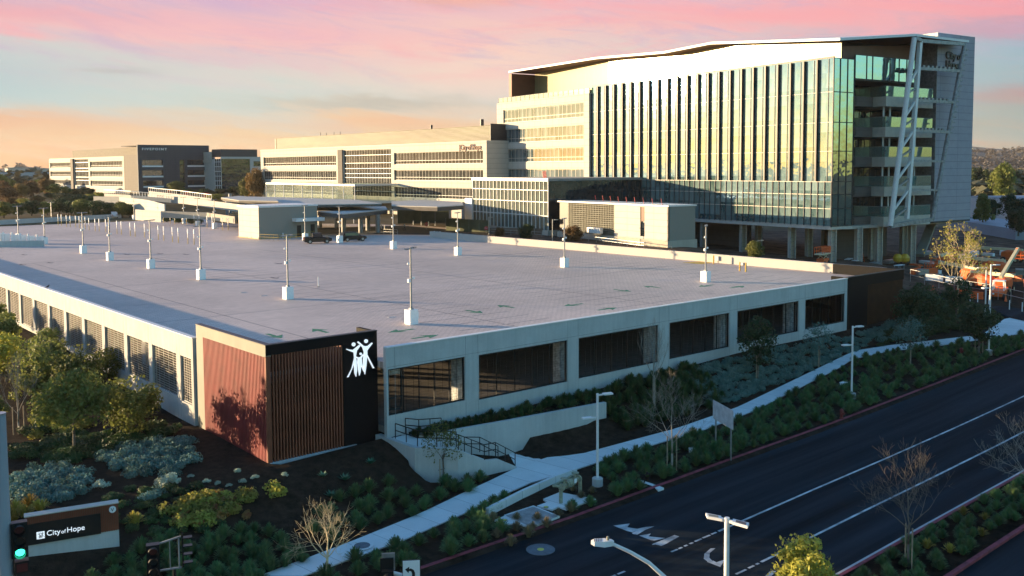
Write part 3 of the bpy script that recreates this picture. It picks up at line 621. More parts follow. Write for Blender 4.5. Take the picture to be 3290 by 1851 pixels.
L_(MB().box(.2,.24,.25,9.95,-.02,6.85),'slat_backing','interior_dark')
L_(MB().box(-.02,.3,-.02,.14,-.02,6.9),'corner_post','brown_louver')
mb=MB()
for i in range(24):
    x=.5+i*(5.0/23); mb.box(x-.05,x+.05,0,.2,-.02,6.95)
L_(mb,'brown_slats','brown_louver')
L_(MB().box(.45,5.5,1.6,1.65,-.02,6.7),'inner_screen','interior_dark')
def figs(par,x0,z0,s,y,dep,mt,name='emblem',sz=None):
    sz=sz or s
    """three stylised figures with raised arms"""
    A=[[(0,0),(12,2),(50,62),(62,90),(66,20),(78,-6),(88,40),(84,100),(78,128),(88,168),(120,196),(112,202),(86,190),(70,182),(56,176),(22,182),(0,190),(-2,184),(40,166),(62,158),(66,120),(40,50)],
       [(244,32),(232,32),(196,92),(180,124),(172,60),(158,0),(150,30),(146,100),(154,150),(140,184),(96,222),(104,228),(146,196),(166,188),(190,188),(226,206),(232,202),(196,172),(182,158),(182,130),(212,82)],
       [(108,-2),(102,30),(94,90),(98,110),(78,126),(80,130),(104,120),(122,120),(142,136),(146,132),(130,112),(134,78),(156,14),(148,20),(124,64),(118,20)]]
    mb=MB()
    for pl in A:
        q=[(x0+p[0]*s,z0+p[1]*sz) for p in pl]; n=len(q)
        mb.add([(a,y,b) for a,b in q]+[(a,y-dep,b) for a,b in q],[tuple(range(n))[::-1],tuple(range(n,2*n))]+[(i,(i+1)%n,(i+1)%n+n,i+n) for i in range(n)])
    for cx,cz,r in ((62,212,15),(174,222,15),(124,142,9)):
        mb.tube((x0+cx*s,y-dep,z0+cz*sz),(x0+cx*s,y,z0+cz*sz),r*s,r*s,16)
    return mb.build(name,mt,par)
figs(pav,5.85,4.72,.0088,-.03,.10,'sign_lit',sz=.0103)
pav2=thing('louvre_pavilion','dark cladding box with brown slats at the far right corner of the garage','pavilion',(67.6,-1.3,0))
b2=lambda mb,n,m:mb.build(n,m,pav2)
b2(MB().box(0,4.2,-.05,.3,-.8,PT+.12).box(4.2,12.4,-.05,.3,5.55,PT+.12).box(0,.3,.3,2,-.8,PT+.12).box(12.1,12.5,.3,9,-.8,PT+.12),'black_cladding','black_panel')
mb=MB()
for i in range(42): x=4.3+i*.19; mb.box(x,x+.09,-.04,.14,-.8,5.55)
b2(mb,'brown_slats','dark_louver'); b2(MB().box(4.2,12.4,.2,.25,-.8,5.55),'slat_backing','interior_dark')
b2(MB().box(-.05,12.5,-.1,.35,PT+.12,PT+.16),'coping','dark_metal')
# far deck wall, ramp wall, charger cabinets
a=P(-60,557,PT); b=P(305,538,PT); c=P(560,563,DK)
fw=MB(); fw.prism([(a[0],a[1]),(b[0],b[1]),(b[0]+.1,b[1]+.3),(a[0]+.1,a[1]+.3)],DK-.3,PT); o=fw.build('deck_wall','wall_concrete'); tag(o,'low concrete wall closing the far end of the roof deck','wall')
p1=P(-30,622,DK); p2=P(110,620,DK)
rw=thing('ramp_wall','low grey concrete wall around the ramp opening in the roof deck','wall',(p2[0],p2[1],DK))
d=np.array([p1[0]-p2[0],p1[1]-p2[1]]); 
MB().prism([(0,0),(d[0],d[1]),(d[0]+.2,d[1]+.25),(.2,.25)],0,1.05).build('wall','wall_concrete',rw)
for i,(u0,u1,vt,vb,pl) in enumerate(((0,5,580,607,0),(12,22,582,607,0),(34,44,585,607,0),(53,64,587,606,0),(75,86,590,606,0),(97,110,594,606,0))):
    p=P(u0,609,DK+.3); w_=.9
    t=thing('charger_cabinet',('leftmost','second','third','fourth','fifth','rightmost')[i]+' white equipment cabinet behind the ramp wall at far left','cabinet',(p[0],p[1],DK),0,'white cabinets behind the ramp wall')
    MB().box(0,.9,0,.5,0,1.9-.12*i).build('body','sign_white',t); MB().box(-.35,-.1,-.05,.15,0,2.3-.12*i).box(-.6,-.35,-.05,.1,1.0,1.15).build('post','sign_white',t)
# ------------------------------------------------------------------ buildings
def frame(q,ang):
    p=np.array(q)-O2; return np.array([p@E2,p@E1]),-(R(ang)-TH)
def bld(name,label,q,ang,cat='building'):
    p,rz=frame(q,ang); return thing(name,label,cat,(p[0],p[1],0),rz)
def ribbon(par,y0,y1,z0,z1,glass,sp,frame_m='frame_metal',x=0.,sill=.28,transom=True,name='window',dep=.3):
    w_=MB().box(x+dep,x+dep+.05,y0,y1,z0,z1).build(name,glass,par)
    f=MB(); n=max(1,round((y1-y0)/sp)); t=.05 if sp<1.6 else .08
    for i in range(n+1): y=y0+(y1-y0)*i/n; f.box(x+dep-.04,x+dep,max(y0,y-t/2),min(y1,y+t/2),z0,z1)
    for z in (z0,z1-.1)+((z0+(z1-z0)*sill,) if transom else ()): f.box(x+dep-.06,x+dep-.002,y0,y1,z,z+.1)
    f.build('frame',frame_m,w_); return w_
# --- the large hospital
H=bld('hospital_tower','large glass hospital under construction with dark fins, sloped roof and corner balconies',(53.29,158.),-33.3,'hospital')
GB,GT=8.75,36.7
hp=lambda mb,n,m,par=H,**k:mb.build(n,m,par,**k)
hp(MB().box(1.2,5.3,.6,64.0,GB+.1,GT-.1).box(5.3,36,8.2,64,GB+.1,GT+.2).box(1.2,30,64.0,101.9,3,GT-1),'core','interior_dark')
levels=[GB,11.7,14.05,16.2,21.3,26.1,31.12,GT]
for i in range(len(levels)-1): hp(MB().box(.0,.06,.06,64.5,levels[i]+.09,levels[i+1]-.0),'glass_band','hospital_glass')
mb=MB()
for z in levels: mb.box(-.08,.0,0.02,64.5,z-.03,z+.06)
hp(mb,'transoms','beige_metal')
ys_=[2.97+i*2.807 for i in range(22)]
for y in ys_: hp(MB().box(-.5,-.02,y-.1,y+.22,16.3,36.6),'fin','black_metal')
mb=MB(); 
for y in ys_+[.0,64.4]: mb.box(-.09,-.0,y+.9,y+.98,16.3,36.6)
n=46
for i in range(n+1):
    y=i*64.4/n; mb.box(-.16,0,y-.04,y+.04,GB,16.2)
hp(mb,'mullions','dark_metal')
hp(MB().box(-.05,5.5,-.05,64.4,GB-.55,GB-.06),'soffit_edge','beige_metal')
hp(MB().box(-.1,.12,-.12,.02,GB-.1,GT+.3).box(-.12,.05,0,64.4,GT,GT+.25),'corner_trim','dark_metal')
# end face glass strip and top band
for i in range(len(levels)-1): hp(MB().box(.12,5.4,0,.06,levels[i]+.09,levels[i+1]),'glass_band','end_glass')
mb=MB()
for z in levels: mb.box(.0,5.4,-.10,0,z-.05,z+.05)
for x in (.05,1.7,3.6,5.35): mb.box(x,x+.07,-.12,0,GB,GT)
hp(mb,'mullions','dark_metal')
hp(MB().box(5.4,22.3,0,.06,33.6,37.5),'glass_band','end_glass'); mb=MB()
for x in (5.5,8.6,10.2,13.3,15.0,17.6,19.8,22.2): mb.box(x,x+.1,-.1,0,33.6,37.5)
mb.box(5.4,22.3,-.1,.0,33.5,33.6).box(5.4,22.3,-.1,0,37.5,37.6); hp(mb,'mullions','dark_metal')
hp(MB().box(5.42,22.3,.1,7,33.3,33.55),'band_soffit','dark_metal')
# recess: return wall of glass, back wall, balconies
hp(MB().box(5.4,5.46,.1,7,GB,33.4),'glass_return','end_glass')
hp(MB().box(5.4,29,7,7.3,GB,41),'recess_wall','dark_tile')
hp(MB().box(9.,13,6.9,7.0,GB,33.3),'recess_panel','beige_metal')
for lv in range(5):
    z=[30.9,25.6,20.4,15.2,9.9][lv]
    w_=hp(MB().box(14.4,27.5,6.85,6.95,z+.3,z+3.3),'window','dark_glass'); f=MB()
    f.box(14.4,27.5,6.79,6.85,z+3.2,z+3.3)
    for x in np.linspace(14.46,27.44,9): f.box(x-.06,x+.06,6.78,6.85,z+.3,z+3.25)
    hp(f,'frame','dark_metal',w_)
    b=hp(MB().box(14.15,27.9,.0,6.8,z-1.72,z),'balcony','beige_metal')
    hp(MB().box(6.5,14.1,2.6,6.8,z-1.72,z-.02),'balcony_arm','dark_tile_side')
    hp(MB().box(7.6,14.4,2.45,2.55,z-1.3,z-.2),'vent_grille','black_metal') if False else None
    hp(MB().box(14.1,14.14,.1,6.7,z+.02,z+1.75).box(14.15,27.9,.02,.06,z+.02,z+1.75),'rail_glass','rail_glass',b)
    r=MB().box(14.08,27.9,0,.08,z+1.75,z+1.82).box(14.07,14.16,.08,6.8,z+1.75,z+1.82)
    for x in np.linspace(14.2,27.8,8): r.box(x-.03,x+.03,.07,.11,z,z+1.75)
    hp(r,'rail','steel_grey',b)
    for x,y in ((15.2,1.2),(17.0,1.2),(24.5,1.2)): hp(MB().tube((x,y,z-6.9 if lv<4 else 2),(x,y,z-1.72),.16,.16,8),'post','white_metal',b) if lv<4 else None
    hp(MB().box(6.9,9.4,2.5,2.58,z-1.5,z-.1).box(6.9,9.4,2.3,2.5,z-1.1,z-1.0).box(6.9,9.4,2.3,2.5,z-.7,z-.6),'vent_grille','black_metal')
# white slab wall
ww=hp(MB().box(29.0,40.75,0,9,8.6,42.9),'white_wall','white_tile')
hp(MB().box(28.9,29.0,.0,9,8.6,42.9),'return_wall','steel_grey')
hp(MB().box(29,36,-.0+9,20,30,42.9),'rear_volume','steel_grey')
textmesh('City of\nHope',1.95,.12,'black_metal',ww,(31.3,-.14,38.35),(R(90),0,0),sx=1.0,spacing=.95,bold=.03)
hp(MB().box(29,40.7,0,9,8.3,8.6),'wall_soffit','dark_metal')
# left block with ribbon windows
rows=[(66.53,99.7,30.15,33.45),(66.53,99.7,25.15,28.5),(66.53,99.7,20.3,23.55),(66.53,99.7,15.3,18.57)]
hp(MB().holes('x',64.6,102.4,5.5,35.2,rows,-.7,-.3),'block_wall','cream_panel')
for r in rows: ribbon(H,r[0],r[1],r[2],r[3],'bright_window',1.66,'beige_metal',x=-.7,name='window')
hp(MB().box(-.3,1.2,64.6,102.3,5.5,35.1),'block_core','interior_dark')
hp(MB().box(-.7,30,102.4,102.7,5.5,35.2).box(-.69,29.9,64.62,102.4,35.2,35.3),'block_end','cream_panel')
hp(MB().box(-.68,-.55,64.6,64.66,GB,35.2),'joint_shadow','black_metal')
hp(MB().box(-.5,-.46,64.6,102.2,35.3,36.45),'parapet_glass','rail_glass'); mb=MB().box(-.54,-.42,64.6,102.2,36.45,36.52)
for y in np.linspace(64.7,102.1,20): mb.box(-.56,-.4,y-.06,y+.06,35.3,36.5)
hp(mb,'parapet_posts','dark_metal')
# penthouse and folded roof
edge=[(-.6,97.3,43.0),(-.3,62.6,43.0),(-.2,40.8,42.0),(0.2,28.3,42.45),(-.2,-1.3,39.75),(18.3,-2.6,41.6)]
back=[(34.5,-2.6,41.6),(34.5,9,42.2),(30,28.3,42.45),(30,40.8,42.0),(30,62.6,43.0),(30,97.3,43.0)]
ring=edge+back; n=len(ring); th=.42
mb=MB(); v=[(x,y,z) for x,y,z in ring]+[(x,y,z-th) for x,y,z in ring]
tp_=[(0,1,10,11),(1,2,9,10),(2,3,8,9),(3,4,5),(3,5,7,8),(5,6,7)]
mb.add(v,tp_,0)
mb.add(v,[tuple(i+n for i in f[::-1]) for f in tp_],1)
mb.add(v,[(i,(i+1)%n,(i+1)%n+n,i+n) for i in range(n)],0)
hp(mb,'roof',('white_metal','brown_soffit'))
pw=[(6.2,95.6,42.6),(3.2,62.6,42.6),(3.2,40.8,41.6),(3.4,28.3,42.0)]
ex=(3.2,1.0,39.6)
pw.append(ex)
mb=MB()
for a,b in zip(pw[:-1],pw[1:]):
    mb.add([(a[0],a[1],36.6),(b[0],b[1],36.6),(b[0],b[1],b[2]),(a[0],a[1],a[2]),(a[0]+.3,a[1],36.6),(b[0]+.3,b[1],36.6),(b[0]+.3,b[1],b[2]),(a[0]+.3,a[1],a[2])],[(3,2,1,0),(4,5,6,7),(0,1,5,4),(2,3,7,6)])
hp(mb,'penthouse_wall','gold_panel')
hp(MB().prism([(ex[0],ex[1]),(28.8,3.2),(28.8,3.5),(ex[0]+.2,ex[1]+.3)],36.7,[38.9,40.9,40.9,38.9]),'penthouse_end','brown_soffit')
hp(MB().box(-.55,28,96.0,97.2,36.6,42.25),'roof_end_wall','brown_soffit')
hp(MB().box(1.4,30,64,96,35.3,35.5).box(.3,30,8,64,36.7,36.8),'terrace','roof_grey')
# exposed steel frame at the corner
zA=-2.5
A0=(18.1,zA,40.9);A1=(12.5,zA,8.5);B0=(19.8,zA,40.5);B1=(17.1,zA,9.6);C0=(33.3,zA,40.8);C1=(24.7,zA,9.2)
ST=hp(MB().tube(A0,A1,.46,.46,10),'slanted_column','white_metal'); hp(MB().bar(B0,B1,.65,.65),'slanted_column','white_metal'); hp(MB().tube(C0,C1,.38,.38,10),'slanted_column','steel_grey')
def lerp(a,b,t): return tuple(a[i]+(b[i]-a[i])*t for i in range(3))
for t,th_ in ((0.0,.6),(.155,.5),(.335,.5),(.505,.5),(.672,.4),(.835,.4)):
    hp(MB().bar(lerp(B0,B1,t),lerp(C0,C1,t),.5,th_),'cross_beam','steel_grey')
hp(MB().bar(A1,C1,.6,.7),'base_beam','steel_grey'); hp(MB().bar(A0,B0,.9,.6),'head_beam','steel_grey')
zs_=[.155,.335,.505,.672,.835,1.0]
pr=.155
for t in (.335,.505,.672,.835,1.0):
    hp(MB().bar(lerp(B0,B1,pr),lerp(A0,A1,(t*.55+pr*.45)),.35,.35),'brace','white_metal')
    hp(MB().bar(lerp(B0,B1,(pr+t)/2+.02),lerp(A0,A1,(pr+t)/2+.05),.3,.3),'brace','steel_grey'); pr=t
for i in range(17):
    t=.03+i*.03; p=lerp(C0,C1,t); hp(MB().box(p[0]+.3,p[0]+1.1,p[1]-.3,p[1]+.3,p[2]-.12,p[2]+.12),'connector_plate','steel_grey')
for t in (.155,.335,.505):
    for i in range(8):
        mb=MB(); p=lerp(lerp(B0,B1,t),lerp(C0,C1,t),.12+i*.1); mb.prism([(p[0]-.3,p[1]-.2),(p[0]+.3,p[1]-.2),(p[0]+.3,p[1]+.2),(p[0]-.3,p[1]+.2)],p[2]+.2,p[2]+.6); hp(mb,'bolted_plate','steel_grey')
# ground floor columns
for x,y,zb_ in ((2,1.4,2.3),(2,10,2.6),(2,21.5,2.6),(2,31.8,3.0),(2,43,3.3),(9,1.4,1.8),(9,12,2.2),(9,24,2.4),(15.4,2,.5),(25.2,2,.1),(20.5,7,.3),(30,7,.1),(16,14,1),(24,16,.8)):
    c_=hp(MB().box(x-.42,x+.42,y-.42,y+.42,zb_-2,GB-.5),'column','stone_base')
    hp(MB().tube((x-.75,y-.5,zb_-1),(x-.75,y-.5,GB-.5),.14,.14,8).tube((x+.2,y-.75,zb_-1),(x+.2,y-.75,GB-.5),.14,.14,8),'pipe','galvanised',c_)
    mb=MB()
    for z in np.arange(zb_+.5,GB-.8,.8): mb.box(x-.6,x+.5,y-.62,y-.5,z,z+.07)
    hp(mb,'scaffold_rungs','steel_grey',c_)
hp(MB().box(5.5,40.7,1,20,GB-.75,GB-.25).box(1,28,20,64,GB-.75,GB-.25),'underside','stone_base')
hp(MB().box(11,28,9,9.4,-.5,GB-.8).box(9,9.3,26,60,1,GB-.8),'rear_wall','dark_tile_side')
mb=MB(); mb.bar((28,2,2.2),(38,6,8.0),1.6,.6); hp(mb,'stair_beam','box_tan')
# --- glazed lobby in front of the tower, with louvred and cream blocks
LB=bld('glass_lobby','glass walled lobby wing with pale frames in front of the tower','7.12' and (7.12,185.),-33.3,'lobby')
lb=lambda mb,n,m,par=LB:mb.build(n,m,par)
lb(MB().box(.6,24,.3,28.3,5,16),'core','interior_dark'); 
for j,(a,b) in enumerate(((6.6,9.3),(9.3,12.02),(12.02,14.32),(14.32,16.2))): lb(MB().box(.05,.1,.1,28.5,a,b),'glass_band','pavilion_glass'); lb(MB().box(.2,25,0,.06,a,b),'glass_band','dark_glass')
mb=MB()
for z in (9.3,12.02,14.32,16.15): mb.box(-.08,.05,0,28.6,z,z+.14)
for i in range(21): y=i*28.5/20; mb.box(-.1,.05,y-.05,y+.05,6.6,16.2)
lb(mb,'mullions','white_metal'); lb(MB().box(-.25,26,-.3,28.7,16.25,16.75),'roof','roof_grey'); lb(MB().box(-.2,26,-.1,28.6,4.5,6.6),'base_wall','stone_base'); lb(MB().box(-.3,-.25,-.3,28.7,16.2,16.8),'fascia','white_metal')
for i in range(7):
    lb(MB().tube((1+i*2.4,3+i*3.2,16.7),(1.2+i*2.4,3.6+i*3.2,18.1),.05),'roof_rod','sign_red')
lb(MB().box(-.35,3,28.6,31.5,5,12.2),'side_block','white_metal')
CB=bld('service_block','low cream panelled block with a louvred bay and a window slot below the tower',(26.08,158.),-33.3,'building')
cb=lambda mb,n,m,par=CB:mb.build(n,m,par)
cb(MB().holes('x',0,14.1,6.5,12.2,[(5.9,7.0,6.9,12.0)],0,.35),'wall','cream_block_panel'); cb(MB().box(.35,6.2,.25,14.1,4,12.1),'core','cream_block_panel'); cb(MB().box(0,6.2,-.0,.25,5.8,12.2),'end_wall','cream_block_panel')
cb(MB().box(.2,.3,5.9,7.0,6.9,9.3),'window','dark_glass'); cb(MB().box(.1,.2,5.9,7.0,9.5,12.0),'vent_grille','brown_soffit'); cb(MB().box(-.12,6.4,-.15,31.2,12.2,12.45),'roof','white_metal'); cb(MB().box(-.35,6.4,-.3,31,3.5,6.5),'base_wall','stone_base')
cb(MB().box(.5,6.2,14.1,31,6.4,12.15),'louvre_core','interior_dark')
mb=MB()
for i in range(29): y=14.3+i*.48; mb.box(.1,.42,y,y+.11,6.5,12.1)
for i in range(15): z=6.55+i*.38; mb.box(.02,.12,14.2,28.2,z,z+.07)
cb(mb,'louvre_bay','box_tan'); cb(MB().box(.3,.5,28.2,31,6.5,12.1),'dark_bay','black_metal'); cb(MB().box(-1.6,-.9,16.2,20,6.9,7.9),'duct','white_metal')
mb=MB()
for i in range(9): mb.tube((.5+i*.6,2+i*3,12.4),(.5+i*.6,2.3+i*3,13.5),.05)
cb(mb,'roof_rods','sign_red')
# --- long cream office building
Cb=bld('office_building','long cream four storey office building with ribbon windows and a slatted rooftop screen',(-6.15,235.),-39.8,'building')
cb=lambda mb,n,m,par=Cb:mb.build(n,m,par)
rw_=[(74.75,125.6,19.98,23.05),(1.5,42.1,20.05,23.25),(74.75,125.6,15.3,18.3),(1.5,42.1,15.62,18.45),(74.75,125.6,10.8,13.75),(1.5,42.1,10.85,13.75),(43.6,70.4,10.8,24.5)]
cb(MB().holes('x',0,127.8,6,25.2,rw_,0,.5),'wall','cream_panel')
for a,b,c,d in rw_[:6]: ribbon(Cb,a,b,c,d,'office_glass',1.5,x=.1,dep=.3)
w_=ribbon(Cb,43.6,70.4,10.8,24.5,'office_glass',1.5,x=.1,dep=.3,transom=False)
mb=MB()
for z in (12.3,14.4,16.2,17.4,18.9,20.5,22.8): mb.box(.27,.39,43.6,70.4,z,z+.12)
cb(mb,'transoms','white_metal',w_)
cb(MB().box(-.35,.3,70.5,73.2,6,24.7),'pier','dark_tile_side'); cb(MB().box(.5,45,.0,127.7,6,25.0),'core','beige_panel'); cb(MB().box(0,46,-.02,.0,15,25.2).box(-.06,46,-.1,127.9,25.2,25.7),'parapet','cream_panel')
s_=cb(MB().box(2.2,40,1.2,120,25.7,29.5),'screen_core','dark_metal'); mb=MB()
for i in range(12): z=25.9+i*.31; mb.box(2.0,2.2,1.0,120,z,z+.16)
cb(mb,'screen_slats','louver_screen',s_); cb(MB().box(2.0,40,.9,1.0,25.7,29.9),'screen_end','dark_metal'); cb(MB().box(2.0,40,120,120.4,25.7,29.4),'screen_end','dark_metal')
for y,z,r in ((35,31,.35),(12,31.6,.5),(99,31,.1),(95,30.7,.1),(90,30.8,.1),(86,30.8,.1)): cb(MB().tube((8,y,29),(8,y,z),r,r,8),'flue','dark_metal')
textmesh('|City of Hope',2.05,.1,'brown_soffit',Cb,(-.12,11.2,23.45),(R(90),0,R(-90)),sx=.80)
# entrance canopy of glass
ec=cb(MB().box(-14,0,40,94.3,14.3,14.6),'entrance_canopy','canopy_glass')
mb=MB()
for y in np.linspace(40,94.3,10): mb.tube((-14,y,8),(-14,y,14.3),.12).box(-14,0,y-.1,y+.1,14.15,14.3)
mb.box(-14.1,-13.9,40,94.3,14.2,14.7).box(-14.1,0,39.9,40.1,14.2,14.7); cb(mb,'canopy_frame','white_metal',ec)
cb(MB().box(-13.98,-13.92,41,94,10.0,14.2),'canopy_glazing','canopy_glass',ec); cb(MB().box(-14.5,0,42,94.5,9.2,9.9),'canopy_base','white_metal',ec)
# --- dark-ended office building with lettering
F_=bld('corner_office_building','cream office block with a dark tiled end wall carrying white spaced lettering',(-155.27,395.),-41.7,'building')
fb=lambda mb,n,m,par=F_:mb.build(n,m,par)
rf=[(87.4,121,20.3,22.8),(87.4,121,16.0,18.5),(87.4,121,11.8,14.2),(18.3,60.1,20.2,22.95),(18.3,60.1,16.0,18.55),(18.3,60.1,11.75,14.2),(62.2,82.4,11.8,24.2)]
fb(MB().holes('x',16.4,122.4,6,24.9,rf,0,.6),'wall','cream_panel')
for a,b,c,d in rf[:6]: ribbon(F_,a,b,c,d,'office_glass',2.0,x=.1,dep=.35)
w_=ribbon(F_,62.2,82.4,11.8,24.2,'office_glass',2.0,x=.1,dep=.35,transom=False); mb=MB()
for z in (14.1,15.6,18.4,19.8,22.5): mb.box(.3,.44,62.2,82.4,z,z+.25)
fb(mb,'transoms','white_metal',w_)
fb(MB().box(-.6,.3,83,86.6,6,24.5),'pier','dark_tile_side'); fb(MB().box(.6,34,1,122.3,6,24.6),'core','beige_panel')
fb(MB().box(1.0,30,.8,88,24.9,28.5),'rooftop_screen','screen_grey'); fb(MB().box(.05,6,1.0,16.4,6,25.3),'stair_tower','dark_tile_side')
rb=[(1.3,10,20.85,23),(1.3,10,16.55,18.75),(1.5,10,12.3,14.4),(20.6,29.5,20.9,23.1),(20.6,29.5,16.6,18.8),(20.6,29.5,12.3,14.5),(17.2,19.4,9,23.1)]
fb(MB().holes('y',-.4,30.5,6,29.4,rb,-1.0,.0),'end_wall','dark_tile')
for a,b,c,d in rb: fb(MB().box(a,b,-.3,-.2,c,d),'window','dark_glass')
for a,b,c,d in rb[:6]: fb(MB().box(a,b,-1.3,-.99,c-.75,c-.1),'light_shelf','white_metal')
fb(MB().box(30.5,33.2,.2,18,6,25).box(-.4,30.5,0,18,28.9,29.3),'side_wall','dark_tile_side')
textmesh('FIVEPOINT',1.35,.1,'sign_white',F_,(1.35,-1.15,27.15),(R(90),0,0),sx=1.18,spacing=1.45,bold=.03)
# --- dark glass office block behind
D_=bld('dark_glass_building','dark glass office block with a pale frame and dark rooftop screen, behind the trees',(-122.26,400.),-41.7,'building')
db=lambda mb,n,m:mb.build(n,m,D_)
db(MB().box(0,13,0,.3,8,23.4),'glass_wall','dark_glass'); db(MB().box(0,.3,.3,6.3,8,23.4),'glass_end','office_glass'); db(MB().box(.3,40,.4,30,6,23.3),'core','beige_panel')
mb=MB()
for z in (12,14,16,18,20,22): mb.box(-.15,0,0,6.3,z,z+.25)
for y in (0,2,4,6): mb.box(-.15,0,y,y+.15,8,23.4)
db(mb,'mullions','white_metal'); db(MB().holes('y',13,40,8,24.3,[(14.6,38,20.2,22.4),(14.6,38,15.6,18),(14.6,38,11.5,13.8)],-.2,.4).box(0,13,-.2,.4,23.4,24.3),'frame_wall','beige_panel')
for z0,z1 in ((20.2,22.4),(15.6,18),(11.5,13.8)): db(MB().box(14.6,38,.05,.15,z0,z1),'window','dark_glass')
db(MB().box(.5,17,1,10,24.3,27.5),'rooftop_screen','dark_metal'); db(MB().box(-.1,0.5,10,22,22,26.5),'rear_screen','beige_metal')
# --- small pale stair building on the deck
b0=P(595,592,DK); b1=P(652,602,DK); b2_=P(788,596,DK)
fwd_b=np.array([b0[0]-b1[0],b0[1]-b1[1]]); 
sbx=thing('stair_building','small pale tiled building with a flat canopy over its doorway on the roof deck','building',(b1[0],b1[1],DK),0)
def zat(u,v,p): d=ray(u,v); t=math.hypot(p[0]-CAM[0],p[1]-CAM[1])/math.hypot(d[0],d[1]); return CAM[2]+d[2]*t
hgt=zat(652,523,b1)-DK
MB().box(0,12.5,0,9.0,0,hgt).build('walls','cream_block_panel',sbx); MB().box(-.15,12.6,-.15,9.2,hgt,hgt+.35).build('roof','white_metal',sbx); MB().box(7.0,13.2,-1.8,0,3.1,3.75).build('door_canopy','white_metal',sbx)
MB().box(8.0,8.9,-.06,0,0,2.3).build('door','black_metal',sbx); MB().box(11,11.9,-.06,0,0,2.4).box(12.5,12.56,1,2,0,2.3).build('doorway','black_metal',sbx)
MB().box(-.25,12.8,-.3,0,-.02,.06).box(-.3,0,0,9,-.02,.06).build('kerb','yellow_paint',sbx)
# ------------------------------------------------------------------ planting
def rv(a,b): return random.uniform(a,b)
def tuft_mesh(name,m,n=70,h=.6,r=.42,w=.03,seed=1):
    random.seed(seed); mb=MB()
    for i in range(n):
        a=rv(0,6.283); sp=rv(.15,1)*r; hh=h*rv(.6,1.1)*(1-.25*sp/r); dx,dy=math.cos(a),math.sin(a); px,py=-dy*w,dx*w
        p0=(rv(-.06,.06)+dx*.04,rv(-.06,.06)+dy*.04,-.05); q_=math.sqrt(max(.05,1-(sp/(r*1.12))**2)); p1=(dx*sp*.5,dy*sp*.5,hh*.55*q_+.05); p2=(dx*sp*.92,dy*sp*.92,hh*.95*q_+.05); p3=(dx*sp*1.08,dy*sp*1.08,hh*rv(.85,1.12)*q_+.03)
        mb.add([(p0[0]-px,p0[1]-py,p0[2]),(p0[0]+px,p0[1]+py,p0[2]),(p1[0]+px,p1[1]+py,p1[2]),(p1[0]-px,p1[1]-py,p1[2]),(p2[0]+px*.8,p2[1]+py*.8,p2[2]),(p2[0]-px*.8,p2[1]-py*.8,p2[2]),(*p3,)],[(0,1,2,3),(3,2,4,5),(5,4,6)])
    me=mb.build(name,m); d=me.data; bpy.data.objects.remove(me); return d
def leaves(mb,c,r,n,s,sq=(1,1,1),shell=.55,m=0,up=.25,lx=1.6):
    for i in range(n):
        while True:
            p=(rv(-1,1),rv(-1,1),rv(-1,1)); l=math.sqrt(p[0]**2+p[1]**2+p[2]**2)
            if shell<l<1 or (l<shell and random.random()<.25 and l>.05): break
        q=Vector((c[0]+p[0]*r*sq[0],c[1]+p[1]*r*sq[1],c[2]+p[2]*r*sq[2]))
        nn=Vector((p[0]+rv(-.8,.8),p[1]+rv(-.8,.8),p[2]+rv(-.8,.8)+up)).normalized(); a=nn.orthogonal().normalized(); b=nn.cross(a); t=rv(0,3.14); u_=(a*math.cos(t)+b*math.sin(t)); v_=nn.cross(u_)
        ss=s*rv(.6,1.35); u_=u_*ss*lx/2; v_=v_*ss/2
        mb.add([q-u_,q-v_*.9,q+u_,q+v_*.9],[(0,1,2,3)],m)
def shrub_mesh(name,m,lumps=7,r=.55,n=60,s=.10,seed=1,flat=.75):
    random.seed(seed); mb=MB()
    for i in range(lumps):
        a=rv(0,6.283); d=rv(0,.55)*r*1.4; rr=r*rv(.35,.62); leaves(mb,(math.cos(a)*d,math.sin(a)*d,rr*.55+rv(0,.35)*r),rr,n,s,(1,1,flat))
    o=mb.build(name,m); d=o.data; bpy.data.objects.remove(o); return d
def inst(me,name,loc,rz=0,sc=1,label=None,cat=None,group=None):
    o=bpy.data.objects.new(name,me); C.objects.link(o); o.location=tuple(map(float,loc)); o.rotation_euler=(0,0,rz); o.scale=(sc,sc,sc) if not isinstance(sc,tuple) else sc
    if label: tag(o,label,cat,group)
    return o
def merge(name,items,m):
    """many copies of small meshes in one object"""
    mb=MB()
    for me,loc,rz,sc in items:
        c,s=math.cos(rz)*sc,math.sin(rz)*sc; vs=[(v.co.x*c-v.co.y*s+loc[0],v.co.x*s+v.co.y*c+loc[1],v.co.z*sc+loc[2]) for v in me.vertices]
        mb.add(vs,[tuple(p.vertices) for p in me.polygons])
    return mb.build(name,m)
def inpoly(x,y,pl):
    c=False; j=len(pl)-1
    for i in range(len(pl)):
        if (pl[i][1]>y)!=(pl[j][1]>y) and x<(pl[j][0]-pl[i][0])*(y-pl[i][1])/(pl[j][1]-pl[i][1])+pl[i][0]: c=not c
        j=i
    return c
def scatter(pl,sp,jit=.35,seed=3,hexa=True):
    random.seed(seed); x0=min(p[0] for p in pl); x1=max(p[0] for p in pl); y0=min(p[1] for p in pl); y1=max(p[1] for p in pl); o=[]; y=y0; k=0
    while y<y1:
        x=x0+(sp/2 if k%2 and hexa else 0)
        while x<x1:
            a,b=x+rv(-jit,jit)*sp,y+rv(-jit,jit)*sp
            if inpoly(a,b,pl): o.append((a,b))
            x+=sp
        y+=sp*.87; k+=1
    return o
def gpoly(px): return [tuple(G(u,v)[:2]) for u,v in px]
TD=[tuft_mesh('grass_tuft','grass_dark',260,.80,.60,.02,s) for s in (1,2,3,4)]
TT=[tuft_mesh('tan_tuft','grass_tan',200,.6,.42,.017,s) for s in (5,6)]
